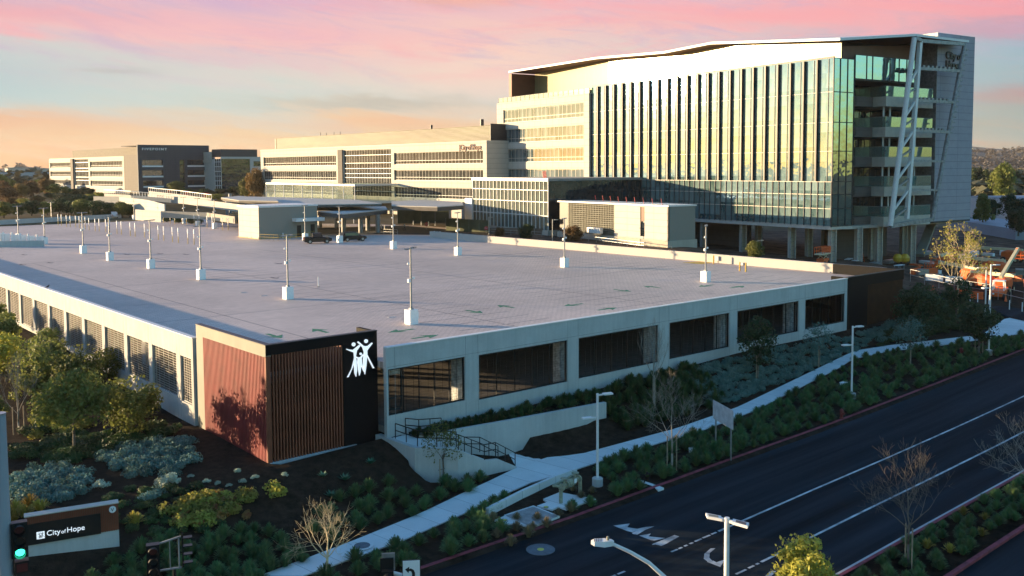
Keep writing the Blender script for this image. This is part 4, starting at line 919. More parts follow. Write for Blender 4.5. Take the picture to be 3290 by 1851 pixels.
TG=[tuft_mesh('gold_tuft','grass_gold',100,.6,.5,.022,s) for s in (7,8)]
SG=[shrub_mesh('sage_shrub','leaf_sage',8,.6,70,.085,s) for s in (11,12,13)]
SW=[shrub_mesh('grey_shrub','leaf_grey',8,.6,80,.085,s) for s in (14,15)]
SD_=[shrub_mesh('green_shrub','cover_green',8,.65,80,.09,s,.6) for s in (16,17,18)]
SY=[shrub_mesh('yellow_shrub','leaf_yellow',7,.55,70,.09,s) for s in (19,20)]
SR=[shrub_mesh('rust_shrub','leaf_red',7,.5,60,.09,s) for s in (21,22)]
def pick(l): return random.choice(l)
# kerbside strip of grass tufts
def kerb_y(X): return KY+.75
pads=[]
PADPX=[[(1210,1312),(1290,1258),(1330,1200),(1395,1180),(1545,1212),(1505,1268),(1425,1282),(1400,1325),(1300,1350)],[(1600,1210),(1625,1200),(1670,1225),(1630,1240)],[(2095,1055),(2115,1040),(2150,1050),(2125,1065)]]
def px_of(x,y,z):
    d=np.array([x,y,z])-CAM; k=d@FW; return ((1645.+FPX*(d@RT)/k)/SCL,(CYP-FPX*(d@UP)/k)/SCL)
def inpads(x,y):
    u,v=px_of(x,y,zroad(x)+.12)
    return any(inpoly(u,v,q) for q in PADPX)
def inpads_old(x,y):
    for cx,cy,rx,ry in ((3.9,-14.6,3.3,1.4),(7.6,-14.2,1.9,1.2),(13.0,-13.4,3.0,1.6),(26.5,-14.9,1.6,.9),(49.0,-14.8,2.2,.9)):
        if abs(x-cx)<rx and abs(y-cy)<ry: return True
    return False
near_x=[-6,2,7.2,9.7,13.6,17.7,24.4,31,39,59,64,70,75,83,90,98]
near_edge=[PR(u,v,.2) for u,v in ((700,1480),(900,1400),(1010,1360),(1170,1290),(1230,1258),(1330,1216),(1440,1183),(1600,1131),(1753,1087),(1890,1036),(2110,925),(2145,903),(2240,882),(2349,871),(2475,853),(2576,838))]
NX=[p[0] for p in near_edge]; NY=[p[1] for p in near_edge]
pts=[]; random.seed(5)
x=-7.
while x<96:
    ye=float(np.interp(x,NX,NY))-.55; y=kerb_y(x)
    while y<ye:
        a,b=x+rv(-.35,.35),y+rv(-.3,.3)
        if not inpads(a,b) and not ((random.random()<.12)): pts.append((a,b))
        y+=1.0
    x+=1.15
print('kerb tufts',len(pts))
tl='dark green rounded grass tuft in the planted strip beside the red kerb'
k=0; rest=[]
for a,b in pts:
    z=zroad(a)+.12; s_=rv(.75,1.25)*(1 if a<50 else .9)
    if k<215 and a<70: inst(pick(TD),'grass_tuft',(a,b,z),rv(0,6),s_,tl,'grass tuft','grass tufts along the kerb'); k+=1
    else: rest.append((pick(TD),(a,b,z),rv(0,6),s_))
if rest: struct(merge('far_grass',rest,'grass_dark'),'stuff')
for u,v in ((1250,1352),(1285,1370),(1300,1335),(1340,1333),(1330,1348),(1375,1325),(1225,1330),(1240,1310),(1440,1235),(1500,1165) if 0 else (1462,1254),(1490,1240),(1505,1275) if 0 else (1405,1300),(1437,1287),(1352,1310),(1300,1310)):
    p=PR(u,v,.12); inst(pick(TT),'tan_tuft',(p[0],p[1],zroad(p[0])+.1),rv(0,6),rv(.8,1.1),'pale tan rounded grass tuft by the concrete pads at the kerb','grass tuft','tan tufts at the pads')
# median tufts
pts=[(a,b) for a,b in scatter([(8,K3+.6),(60,K3+.6),(60,K2-.6),(8,K2-.6)],.95,.3,9)]
rest=[]
for i,(a,b) in enumerate(pts):
    gold=random.random()<.09
    if a<34: inst(pick(TG if gold else TD),'grass_tuft',(a,b,zroad(a)+.1),rv(0,6),rv(.6,.95),('golden tinged grass tuft in the road median' if gold else 'low green grass tuft in the road median'),'grass tuft','gold tufts in the median' if gold else 'green tufts in the median')
    else: rest.append((pick(TD),(a,b,zroad(a)+.1),rv(0,6),rv(.6,.95)))
struct(merge('far_median_grass',rest,'grass_dark'),'stuff')
# grass tufts on the lower left slope
random.seed(8)
pl=gpoly([(70,1449),(90,1410),(330,1345),(480,1330),(700,1320),(860,1370),(700,1449)]); pl=[(a,b) for a,b in pl]
pl=[(-17,-9.5),(-17,-16),(-8,-14.0),(-5.5,-11.8),(-2.6,-10.9),(-3.2,-7),(-9.5,-5.6)]
for i,(a,b) in enumerate(scatter(pl,.95,.3,12)):
    z=T(a,b); gy=random.random()<.16; inst(pick(TG if gy and 0 else TD),'slope_tuft',(a,b,z),rv(0,6),rv(.75,1.1),'spiky green grass tuft on the dark slope below the monument sign','grass tuft','tufts on the lower left slope')
pl=[(-2.4,-7),(-1,-10.2),(5,-9.5),(9,-8.6),(12.5,-7.4),(9.5,-6.4),(7.3,-7.6),(5,-5)]
for a,b in scatter(pl,1.25,.35,14): inst(pick(TD),'bed_tuft',(a,b,T(a,b)),rv(0,6),rv(.8,1.15),'loose dark grass tuft in the bed between stair wall and pavement','grass tuft','tufts below the stair wall')
# bank below the front wall: grasses on the left, sage shrubs to the right
BK=[(x,y) for x,y in scatter([(17.5,-1.9),(17.5,-3.4),(26.5,-4.6),(27,-6.8),(40,-6.7),(40,-1.9)],.8,.35,15)]
it=[]
for a,b in BK:
    f=min(1,max(0,(a-17)/10)); 
    it.append((pick(TD if random.random()<.8 else [TT[0]]),(a,b,T(a,b)),rv(0,6),rv(.9,1.3)))
struct(merge('bank_grass',it,'cover_green'),'stuff')
it=[(pick(TD),(a,b,.32),rv(0,6),rv(.6,.9)) for a,b in scatter([(9.5,-1.9),(9.9,-3.0),(17.5,-3.5),(17.5,-1.9)],.55,.3,17)]
struct(merge('wall_top_grass',it,'cover_green'),'stuff')
it=[(pick(SG),(a,b,T(a,b)-.05),rv(0,6),rv(.7,1.15)) for a,b in scatter([(38,-1.9),(37,-6.7),(40,-6.9),(50,-5.6),(60,-4.2),(67,-3.4),(72,-4),(79,-5.5),(80,-2),(66,-1.9)],.72,.35,18)]
struct(merge('sage_cover',it,'leaf_sage'),'stuff')
it=[(pick(SD_),(a,b,T(a,b)-.05),rv(0,6),rv(.7,1.3)) for a,b in scatter([(66,-4),(80,-6.2),(88,-8.4),(96,-6.2),(97,3),(81.5,4),(81,-2)],.95,.35,19)]
struct(merge('shady_cover',it,'cover_green'),'stuff')
# left slope: individual shrubs
def shrubs(px,ms,lab,grp,s0=.8,s1=1.2,name='shrub'):
    for u,v in px:
        p=G(u,v); inst(pick(ms),name,(p[0],p[1],p[2]-.05),rv(0,6),rv(s0,s1),lab,'shrub',grp)
random.seed(21)
def pxs(pl,sp,seed): 
    w_=gpoly(pl); return scatter(w_,sp,.35,seed)
def shr_area(pl,sp,seed,ms,lab,grp,s0,s1,name):
    for a,b in pxs(pl,sp,seed): inst(pick(ms),name,(a,b,T(a,b)-.06),rv(0,6),rv(s0,s1),lab,'shrub',grp)
shr_area([(30,1270),(35,1195),(140,1175),(225,1190),(215,1245),(120,1275)],.8,31,SG,'blue green sage shrub in the clump above the monument sign','sage shrubs above the sign',.8,1.3,'sage_shrub')
shr_area([(240,1160),(300,1120),(480,1115),(500,1150),(440,1200),(300,1200)],.85,32,SG,'blue green sage shrub in the clump below the leafy tree','sage shrubs below the tree',.75,1.25,'sage_shrub')
shrubs([(395,1245),(372,1258)],SG,'blue green sage shrub below the pale one','low sage pair',.9,1.0,'sage_shrub')
shrubs([(430,1215),(410,1222)],SW,'pale silvery shrub catching the sun beside the mulch slope','pale sunlit shrubs',1.0,1.2,'silver_shrub')
shrubs([(255,1225)],SW,'single pale silvery shrub catching the sun left of the sage clump',None,.9,1.0,'silver_shrub')
shr_area([(30,1160),(60,1120),(240,1095),(400,1075),(470,1090),(300,1130),(230,1160),(120,1172)],1.05,33,SD_,'low dark green shrub spreading under the leafy tree','low green shrubs under the tree',.9,1.4,'low_shrub')
shr_area([(60,1110),(80,1050),(180,1030),(240,1090)],1.2,34,[SY[0],SD_[0],SY[1]],'yellow green shrub around the foot of the leafy tree','yellow green shrubs by the tree',1.0,1.5,'yellow_shrub')
shr_area([(230,1300),(300,1225),(480,1225),(640,1290),(500,1350),(330,1350)],1.1,35,SD_,'low dark ground hugging shrub beside the monument sign','low shrubs beside the sign',.55,.9,'low_shrub')
shr_area([(410,1310),(450,1260),(560,1235),(620,1260),(560,1310),(480,1330)],.75,36,[SY[0],SR[0],SY[1]],'yellow and red tinged shrub in the sunlit clump on the slope','yellow red shrubs in the clump',1.0,1.6,'yellow_shrub')
for i,(u,v,l) in enumerate(((616,1258,'yellow green shrub at the top right of the sunlit clump'),(690,1245,'round yellow green shrub nearest below the red slatted corner'),(620,1300,'small orange tinged shrub on the dark slope right of the sunlit clump'))):
    p=G(u,v); inst(pick(SY if i<2 else SR),'yellow_shrub',(p[0],p[1],p[2]-.05),i,1.4 if i<2 else .9,l,'shrub')
for u,v in ((640,1195),(612,1205),(575,1215),(545,1210),(520,1205),(600,1180),(718,1188),(480,1192)):
    p=G(u,v+8); inst(pick(SW),'cushion_plant',(p[0],p[1],p[2]-.03),rv(0,6),rv(.35,.5),'small pale cushion plant on the bare mulch by the red slats','plant','cushion plants on the mulch')
for u,v in ((40,1290),(75,1275),(100,1285),(60,1300),(35,1310)):
    p=G(u,v); inst(pick(TG),'gold_tuft',(p[0],p[1],p[2]),rv(0,6),1.25,'golden orange grass tuft behind the left end of the monument sign','grass tuft','gold tufts behind the sign')
p=G(340,1320); inst(TG[1],'gold_tuft',tuple(p),0,1.3,'bright yellow green grass tuft just right of the monument sign','grass tuft')
# agaves
random.seed(41)
def agave(u,v,s,label):
    mb=MB()
    for i in range(22):
        a=i*2.4; e=.25+.75*(i/22); dx,dy=math.cos(a),math.sin(a); L=s*rv(.8,1.1)
        p1=(dx*L*.5*(1.1-e*.5),dy*L*.5*(1.1-e*.5),L*.35*e+.05); p2=(dx*L*(1.1-e*.6),dy*L*(1.1-e*.6),L*(.25+.6*e)); w_=.06*s*2
        mb.add([(-dy*w_*.6,dx*w_*.6,0),(dy*w_*.6,-dx*w_*.6,0),(p1[0]+dy*w_,p1[1]-dx*w_,p1[2]),(p1[0]-dy*w_,p1[1]+dx*w_,p1[2]),p2],[(0,1,2,3),(3,2,4)])
    p=G(u,v); o=mb.build('agave','agave',loc=tuple(p)); tag(o,label,'agave')
agave(932,1167,.5,'small bright agave near the black cladding on the mulch'); agave(868,1208,.55,'pale green agave midway between slatted corner and pavement'); agave(812,1200,.45,'dim green agave left of the pale one on the mulch'); agave(833,1250,.5,'small agave behind the golden bare tree')
# ------------------------------------------------------------------ trees
def limb(mb,p,d,L,r,depth,spread,tips,up=.15,segs=3,minr=.006,kids=(2,3),shrink=.72):
    pts=[Vector(p)]; d=Vector(d).normalized(); rr=[r]
    for i in range(segs):
        d=(d+Vector((rv(-.16,.16),rv(-.16,.16),rv(-.1,.12)+up*.3))).normalized(); pts.append(pts[-1]+d*L/segs); rr.append(max(minr,r*(1-.38*(i+1)/segs)))
    mb.path(pts,rr,5 if r>.03 else 3)
    if depth<=0: tips.append(pts[-1]); return
    for k in range(random.randint(*kids)):
        t=rv(.45,1); i=min(segs-1,int(t*segs)); q=pts[i]+(pts[i+1]-pts[i])*(t*segs-i)
        a=rv(0,6.283); o=d.orthogonal().normalized(); b=d.cross(o); nd=(d*(1-spread*.45)+(o*math.cos(a)+b*math.sin(a))*spread+Vector((0,0,up))).normalized()
        limb(mb,q,nd,L*shrink*rv(.75,1.15),max(minr,rr[i+1]*.66),depth-1,spread,tips,up,segs,minr,kids,shrink)
    nd=(d+Vector((rv(-.2,.2),rv(-.2,.2),up))).normalized(); limb(mb,pts[-1],nd,L*shrink,max(minr,rr[-1]*.85),depth-1,spread,tips,up,segs,minr,kids,shrink)
def stakes(par,n=2,h=1.9,r=.45):
    for i in range(n):
        a=i*math.pi*2/n+.4; MB().tube((math.cos(a)*r,math.sin(a)*r,0),(math.cos(a)*r,math.sin(a)*r,h),.04,.04,6).build('stake','stake_wood',par)
    MB().tube((-r,0,h*.55),(r,0,h*.55),.015,.015,4).build('tie','black_metal',par)
def baretree(u,v,vtop,label,seed,mat_='pale_bark',th=.07,depth=4,spread=.6,trunk=.33,st=2,lf=None,kids=(2,3),up=.25,pos=None,fl=.1,nl=2,name='bare_tree'):
    random.seed(seed); p=np.array(pos) if pos is not None else G(u,v)
    H_=zat(u,vtop,p)-p[2]; t=thing(name,label,'tree',p,rv(0,6)); mb=MB(); tips=[]
    tr=H_*trunk; mb.path([(0,0,-.2),(.02,.03,tr*.5),(0,0,tr)],[th*1.2,th,th*.85],8)
    tr_o=mb.build('trunk',mat_,t,smooth=True); cb_=MB()
    L=H_*(1-trunk)*.42
    for i in range(4):
        a=i*1.7+rv(-.3,.3); limb(cb_,(0,0,tr*(.8+.06*i)),(math.cos(a)*spread,math.sin(a)*spread,.8),L,th*.55,depth-1,spread,tips,up,3,.006,kids)
    limb(cb_,(0,0,tr),(.05,.05,1),L*1.15,th*.8,depth,spread*.85,tips,up+.1,3,.006,kids)
    mz=max(q.z for q in tips)
    f=(H_)/mz
    cb_.v=[(x*(1+(f-1)*.8),y*(1+(f-1)*.8),tr*.7+(z-tr*.7)*(H_-tr*.7)/(mz-tr*.7)) for x,y,z in cb_.v]
    tips=[Vector((q.x*(1+(f-1)*.8),q.y*(1+(f-1)*.8),tr*.7+(q.z-tr*.7)*(H_-tr*.7)/(mz-tr*.7))) for q in tips]
    cb_.build('crown',mat_,t)
    if lf:
        lb_=MB()
        for q in tips: leaves(lb_,q,fl*2.2,nl,fl,lx=1.7,shell=.1)
        lb_.build('leaves',lf,t)
    if st: stakes(t,st,H_*.33,.35)
    return t
def leaftree(u,v,vtop,wpx,label,seed,lf='leaf_mid',dens=1.0,ls=.16,trunk=.35,st=0,pos=None,name='leafy_tree',lumps=22,th=.09,sq=.8,bark='bark'):
    random.seed(seed); p=np.array(pos) if pos is not None else G(u,v); dist=float((p-CAM)@FW)
    H_=zat(u,vtop,p)-p[2]; W_=wpx*SCL/FPX*dist; t=thing(name,label,'tree',p,0); mb=MB(); tr=H_*trunk; R_=W_/2
    mb.path([(0,0,-.3),(.03,0,tr*.6),(0,.03,tr*1.1)],[th*1.25,th,th*.8],8); crown_h=H_-tr*.85; cz=tr*.85+crown_h/2; tips=[]
    cl=[]
    for i in range(lumps):
        while True:
            a=(rv(-1,1),rv(-1,1),rv(-1,1)); l=math.sqrt(sum(x*x for x in a))
            if .25<l<.86: break
        w_=1-.25*max(0,a[2]); cl.append((a[0]*R_*w_,a[1]*R_*w_,cz+a[2]*crown_h*.5))
    for c_ in cl[:max(5,lumps//2)]:
        m_=Vector((c_[0]*.4,c_[1]*.4,tr+(c_[2]-tr)*.45)); mb.path([(0,0,tr*.9),m_,Vector(c_)],[th*.5,th*.3,.015],5)
    mb.build('trunk',bark,t,smooth=True); f=MB()
    for c_ in cl:
        r_=R_*rv(.26,.46); leaves(f,c_,r_,int(125*dens*rv(.7,1.2)),ls,(1,1,sq),.45)
    for i in range(int(220*dens)):
        a=rv(0,6.28); ph=rv(-.9,1); rr=math.sqrt(1-ph*ph)*rv(.7,1.08); leaves(f,(math.cos(a)*R_*rr,math.sin(a)*R_*rr,cz+ph*crown_h*.5),ls*1.4,2,ls)
    f.build('crown',lf,t)
    if st: stakes(t,st,H_*.42,.4)
    return t
# near trees
baretree(825,1462,1232,'golden sunlit bare tree with sparse seed heads in the lower middle',51,'bright_twig',.07,4,1.0,.30,0,None,(2,3),.12)
leaftree(1115,1215,1062,118,'slender willowy young tree with stakes in front of the stair',52,'leaf_mid',.35,.10,.42,2,lumps=14,th=.05,name='young_tree')
baretree(1645,1030,792,'tall bare tree with upright twigs against the garage opening',53,'pale_bark',.07,4,.42,.36,2,None,(2,3),.4)
baretree(1690,1185,915,'bare spreading tree with stakes between pavement and kerb',54,'pale_bark',.07,5,.75,.33,2,None,(2,2),.10)
baretree(2285,1425,1112,'bare staked tree standing in the road median',55,'bark',.06,5,.75,.36,2,None,(2,2),.06)
baretree(2600,1330,1010,'bare tree cut by the right edge of the picture',56,'pale_bark',.08,5,.75,.36,0,None,(2,2),.08)
pp=P(2015,1560,-1.9); leaftree(2015,1560,1352,150,'yellow green leafy tree top at the bottom edge of the median',57,'leaf_yellow',1.2,.13,.3,0,pos=(pp[0],pp[1],-1.9),lumps=26)
leaftree(187,1143,938,185,'round leafy tree with a bare lower trunk on the left slope',58,'leaf_mid',1.6,.16,.42,0,lumps=30)
leaftree(330,1100,945,150,'bushy multi stemmed tree between the round tree and the garage',59,'leaf_mid',1.4,.14,.1,0,lumps=26)
leaftree(205,1010,865,130,'dark leafy shrubby tree against the garage wall',60,'leaf_mid',1.1,.15,.12,0,lumps=24)
leaftree(270,960,880,110,'small olive tree under the garage windows',65,'leaf_mid',1.0,.14,.1,0,lumps=18)
leaftree(110,1000,850,120,'dense olive tree behind the bare staked tree',61,'leaf_mid',1.0,.16,.15,0,lumps=22)
leaftree(15,960,840,120,'olive tree at the left edge under the garage windows',62,'leaf_yellow',1.0,.17,.15,0,lumps=22)
baretree(48,1092,880,'bare tree with pale stakes near the left edge',63,'pale_bark',.06,4,.5,.3,2,'leaf_mid',(2,3),.3,fl=.1,nl=1)
baretree(97,980,830,'thin bare tree rising before the garage openings',64,'pale_bark',.05,4,.45,.35,0,'leaf_mid',(2,3),.3,fl=.09,nl=1)
leaftree(350,1050,1000,90,'low leafy bush in the shade of the garage wall',66,'leaf_dark',.8,.14,.05,0,lumps=14)
# trees on the right bank
leaftree(1905,960,798,95,'dark narrow tree before the fourth garage opening',71,'leaf_dark',1.0,.16,.3,2,lumps=20)
leaftree(2060,925,812,75,'thin pale leaved young tree before the last garage opening',72,'leaf_sage',.45,.12,.45,2,lumps=14,th=.05)
leaftree(2290,928,795,90,'soft grey green tree beside the pavement below the pavilion',73,'leaf_sage',.5,.12,.42,2,lumps=18,th=.06)
leaftree(2315,860,715,130,'large dark evergreen tree at the corner of the brown slatted box',74,'leaf_dark',1.5,.2,.2,2,lumps=28)
leaftree(2462,895,765,90,'dark dense tree with three stakes beside the bend in the pavement',75,'leaf_dark',1.3,.17,.33,3,lumps=24)
leaftree(2405,800,700,70,'shaded bushy tree near the far end of the garage',76,'leaf_dark',.9,.2,.2,0,lumps=16)
t=baretree(2408,790,556,'tall half bare tree with golden lower leaves beside the construction site',77,'bright_twig',.10,5,.62,.35,0,'leaf_yellow',(2,2),.12,fl=.16,nl=2)
# trees and shrubs off the left side that shade the slope
random.seed(90)
for i,(x,y,h) in enumerate(((-20,6,7),(-24,13,8),(-30,22,9),(-36,10,8),(-22,24,7),(-41,32,9),(-30,3,7),(-27,34,8),(-46,18,9),(-17,18,6),(-52,40,10),(-34,-4,6.5),(-40,2,8))):
    p=(x,y,T(x,y)); 
    if i==0: proto=leaftree(0,0,0,0,'x',91,'leaf_mid',1.2,.22,.25,0,pos=p,lumps=22) if 0 else None
def simpletree(p,h,w_,label,lf,seed,group=None,n=14,ls=.4,dens=55,name='tree',th=.15,cat='tree'):
    random.seed(seed); t=thing(name,label,cat,p,0,group); MB().path([(0,0,-.5),(0,0,h*.5)],[th*1.3,th],6).build('trunk','bark',t); f=MB()
    for i in range(n):
        a=rv(0,6.28); rr=rv(.1,.75)*w_/2; z=h*rv(.3,.86); k_=1-.4*abs(z/h-.5); leaves(f,(math.cos(a)*rr*k_,math.sin(a)*rr*k_,z),w_*rv(.16,.27),dens,ls,(1,1,.8),.4)
    f.build('crown',lf,t); return t
tp=simpletree((-20,6,T(-20,6)),4.0,4.5,'olive tree on the slope outside the left edge of the picture','leaf_mid',92,'trees beyond the left edge',18,.3,90)
for i,(x,y,h) in enumerate(((-25,13,1.1),(-30,22,1.5),(-36,10,1.2),(-22,26,1.0),(-41,32,1.4),(-27,34,1.2),(-46,18,1.4),(-52,40,1.5),(-30,3,1.1),(-15,21,.8),(-36,44,1.2))):
    dup(tp,(x,y,T(x,y)),i,None,None,h*.62)
random.seed(93)
for i,(x,y,h) in enumerate(((-24,26,13),(-29,27,11),(-22.5,27,13.5),(-26,31,14),(-38,24,9.5),(-27,29,13))):  # unseen trees added, crowns set high to shade the road and median tree
    p=np.array([x,y,T(x,y)]); t_=thing('added_shade_tree','unseen clear trunked tree added past the left edge to shade the road','tree',p,0,'unseen shading trees added past the left edge'); MB().path([(0,0,-.5),(.1,0,h*.6)],[.2,.12],7).build('trunk','bark',t_); f=MB()
    for k in range(18):
        a=rv(0,6.28); rr=rv(0,2.4); leaves(f,(math.cos(a)*rr,math.sin(a)*rr,h*rv(.42,.9)),rv(1.0,1.6),90,.34,(1,1,.7),.4)
    f.build('crown','leaf_mid',t_)
# tall shrubs along the left wall
random.seed(95)
sp_=simpletree((-4,34,T(-4,34)),3.0,3.4,'dense rounded shrub growing along the foot of the garage side wall','leaf_mid',96,'shrubs along the side wall',14,.16,120,'wall_shrub',.05,'shrub')
for i,(x,y,s_) in enumerate(((-3,40,1),(-5,46,1.1),(-3.5,52,1.0),(-7,38,1.0),(-8,50,1.2),(-6,30,.9),(-9,42,1.1),(-3,58,1.1),(-10,56,1.3),(-8,26,.8),(-12,34,1.0),(-14,46,1.2),(-11,22,.7))):
    dup(sp_,(x,y,T(x,y)),i*1.3,None,None,s_)
# ------------------------------------------------------------------ distance: hills, far trees, sheds
def gx(u,v,z): p=P(u,v,z); return p
def hillfn(name,az0,az1,d0,d1,hf,m,n=160,rows=22,seed=1):
    """a range of hills on a sector of ground around the place"""
    random.seed(seed); mb=MB(); ph=[rv(0,6) for _ in range(8)]
    for j in range(rows+1):
        d=d0+(d1-d0)*j/rows
        for i in range(n+1):
            u=az0+(az1-az0)*i/n; r=ray(u,420); r=r/np.linalg.norm(r[:2]); x,y=CAM[0]+r[0]*d,CAM[1]+r[1]*d
            k=math.sin(math.pi*min(1,j/rows)*.5)**1.3; z=hf(u)*k
            z+=k*sum(math.sin(x*.011*(q+1)+ph[q]+y*.009*(q+1))*(6/(q+1)) for q in range(4)); mb.v.append((x,y,z-6*(1-k)))
    w_=n+1; mb.f=[(j*w_+i,j*w_+i+1,(j+1)*w_+i+1,(j+1)*w_+i) for j in range(rows) for i in range(n)]; mb.m=[0]*len(mb.f)
    return struct(mb.build(name,m,smooth=True)),mb
hl,hm1=hillfn('hills',2250,2750,1500,2600,lambda u:float(np.interp(u,[2250,2440,2500,2560,2620,2750],[44,48,42,44,50,38])),'hill_soil',120,18,3)
hl2,hm2=hillfn('hills',-250,1300,1500,2300,lambda u:float(np.interp(u,[-250,0,100,200,700,1300],[22,18,16,14,14,10])),'hill_soil',160,10,4)
hl3,hm3=hillfn('hills',2300,2700,2800,3600,lambda u:float(np.interp(u,[2300,2430,2480,2540,2700],[78,80,74,66,58])),'hill_soil',50,8,5)
# forest on the hills and the far plain: one mass each
def blobs(name,pts,m,s0,s1,seed,n=14):
    random.seed(seed); mb=MB()
    for x,y,z in pts:
        s_=rv(s0,s1)
        for k in range(n):
            a=rv(0,6.28); rr=rv(0,.5)*s_; q=Vector((x+math.cos(a)*rr,y+math.sin(a)*rr,z+s_*rv(.1,.85)*(1-.5*(rr/(.5*s_))**2))); nn=Vector((rv(-.6,.6),rv(-.6,.6),rv(.5,1))).normalized(); A=nn.orthogonal().normalized()*s_*rv(.07,.17); B=nn.cross(A)
            mb.add([q-A-B,q+A-B*.7,q+A*.8+B,q-A*.7+B],[(0,1,2,3)])
    return struct(mb.build(name,m),'stuff')
random.seed(61)
pts=[]
for mbx,cnt in ((hm1,1300),(hm2,700)):
    for _ in range(cnt):
        v=random.choice(mbx.v); pts.append((v[0]+rv(-18,18),v[1]+rv(-18,18),v[2]-2))
blobs('hill_forest',pts,'leaf_hill',9,17,62,40)
pts=[]
for _ in range(420):
    u=rv(-60,660); d=rv(520,1400); r=ray(u,430); r=r/np.linalg.norm(r[:2]); x,y=CAM[0]+r[0]*d,CAM[1]+r[1]*d; pts.append((x,y,T(x,y)))
for _ in range(420):
    u=rv(2420,2640); d=rv(420,1400); r=ray(u,430); r=r/np.linalg.norm(r[:2]); x,y=CAM[0]+r[0]*d,CAM[1]+r[1]*d; pts.append((x,y,T(x,y)))
blobs('distant_trees',pts,'leaf_far',7,13,63,60)
# tree kinds, one metre tall, copied at their real sizes
def unit(lf,seed,cone=False,dens=105,n=46,ls=.042):
    random.seed(seed); t=thing('tree','x','tree',(0,0,-500)); MB().path([(0,0,-.05),(0,0,.5)],[.035,.02],6).build('trunk','bark',t); f=MB()
    for i in range(n):
        a=rv(0,6.28); z=rv(.2,.9); w_=(.5*(1.05-z) if cone else .42*math.sqrt(max(.05,1-((z-.55)/.5)**2))); rr=rv(.1,.85)*w_
        leaves(f,(math.cos(a)*rr,math.sin(a)*rr,z),rv(.13,.23) if not cone else rv(.09,.15),dens,ls,(1,1,.85),.4)
    f.build('crown',lf,t); return t
UT={'dark':unit('leaf_dark',71),'olive':unit('leaf_mid',72),'rust':unit('leaf_rust',73),'cone':unit('leaf_mid',74,True),'red':unit('leaf_crimson',75,False,50,12,.08),'yellow':unit('leaf_yellow',76),'scrub':unit('cover_green',77)}
UNITS=list(UT.values())
def ft(kind,u,vb,vt,w,label,group=None,pos=None,name=None,cat='tree'):
    p=np.array(pos) if pos is not None else G(u,vb); dist=float((p-CAM)@FW); h=max(1.0,zat(u,vt,p)-p[2]); W_=w*SCL/FPX*dist
    o=dup(UT[kind],p,rv(0,6),label,group,(W_/.9,W_/.9,h)); 
    if cat!='tree': o['category']=cat
    return o
random.seed(64)
LB_='rust brown autumn tree beyond the far left of the roof deck'; g1='rust trees beyond the deck'
for u,vb,vt,w in ((18,512,468,52),(52,505,462,46),(78,500,455,40),(118,492,450,46),(8,500,455,40)): ft('rust',u,vb,vt,w,LB_,g1)
for u,vb,vt,w in ((0,490,440,44),(100,488,452,40),(138,492,462,44),(165,500,470,34),(28,488,452,30)): ft('olive',u,vb,vt,w,'olive green tree before the long cream offices at far left','olive trees at far left')
for u,vb,vt,w in ((208,492,470,34),(228,492,474,34),(262,484,470,30),(282,483,470,28),(188,496,474,34)): ft('dark',u,vb,vt,w,'dark round tree at the foot of the lettered office building','dark trees before the lettered building')
ft('dark',362,483,462,26,'small dark tree before the left end of the dark lettered wall'); ft('olive',443,487,456,46,'olive tree before the recess of the dark lettered wall'); ft('yellow',581,480,420,42,'slender yellow green tree before the dark glass office block'); ft('rust',645,512,424,56,'tall rust leaved tree at the left corner of the long cream building')
ft('olive',618,500,448,36,'olive tree left of the tall rust leaved tree')
for u,vb,vt,w in ((515,492,474,44),(552,490,474,44),(590,490,468,40),(480,490,474,30),(610,492,470,40)): ft('dark',u,vb,vt,w,'dark tree in the row behind the cream ramp railing','dark trees behind the ramp')
for u,vb,vt in ((289,512,486),(330,516,492),(380,524,497),(424,492,478),(474,496,480),(521,500,484)): ft('red',u,vb,vt,20,'small crimson leaved tree along the cream ramp wall','crimson trees along the ramp')
for k,(u,vb,vt,w) in enumerate(((10,548,508,60),(45,545,512,50),(80,543,505,50),(118,541,508,52),(150,538,500,50),(180,538,505,50),(210,536,502,56),(245,534,505,50),(275,532,510,46),(305,534,508,50),(325,536,514,36),(200,515,490,50),(235,512,492,46),(160,512,486,50),(170,520,495,40),(262,520,500,40),(130,500,486,40))):
    ft('scrub' if k%3 else 'olive',u,vb,vt,w,'dense bush in the overgrown belt behind the far deck wall','bushes behind the deck wall',name='bush',cat='bush')
for k,(u,vb,vt,w) in enumerate(((30,520,496,40),(60,522,500,36),(95,515,492,40),(225,505,488,30),(300,500,486,30),(250,498,484,30),(345,540,518,30),(540,505,488,50))):
    ft('yellow' if k%2 else 'rust',u,vb,vt,w,'low straw coloured bush among the far planting beds','straw bushes in the far beds',cat='bush')
for u,vb,vt,w in ((420,560,545,36),(450,562,548,34),(480,564,550,30),(440,548,530,30),(500,566,552,26)): ft('scrub',u,vb,vt,w,'low green bush in the bed behind the thin charging posts','bushes behind the posts',cat='bush')
# right side
for u,vb,vt,w,k,l in ((2520,520,412,62,'olive','tall broad olive tree on the right behind the grey shed'),(2460,505,418,46,'dark','dark tree just right of the white slab wall'),(2482,500,425,40,'dark','dark tree left of the tall broad olive tree'),(2560,505,428,44,'dark','dark tree at the right edge beyond the tall olive one'),
    (2472,562,483,62,'cone','conical yellow green tree in front of the grey shed'),(2545,545,488,60,'dark','dark mass of tree at the right edge in front of the shed'),(2500,545,500,40,'dark','dark tree behind the conical tree'),(2562,585,520,60,'dark','dark tree nearest the right edge by the grey ramp'),(2450,500,440,30,'dark','narrow dark tree touching the white slab wall')):
    p=P(u,vb,4.0); ft(k,u,vb,vt,w,l,pos=(p[0],p[1],3.5))
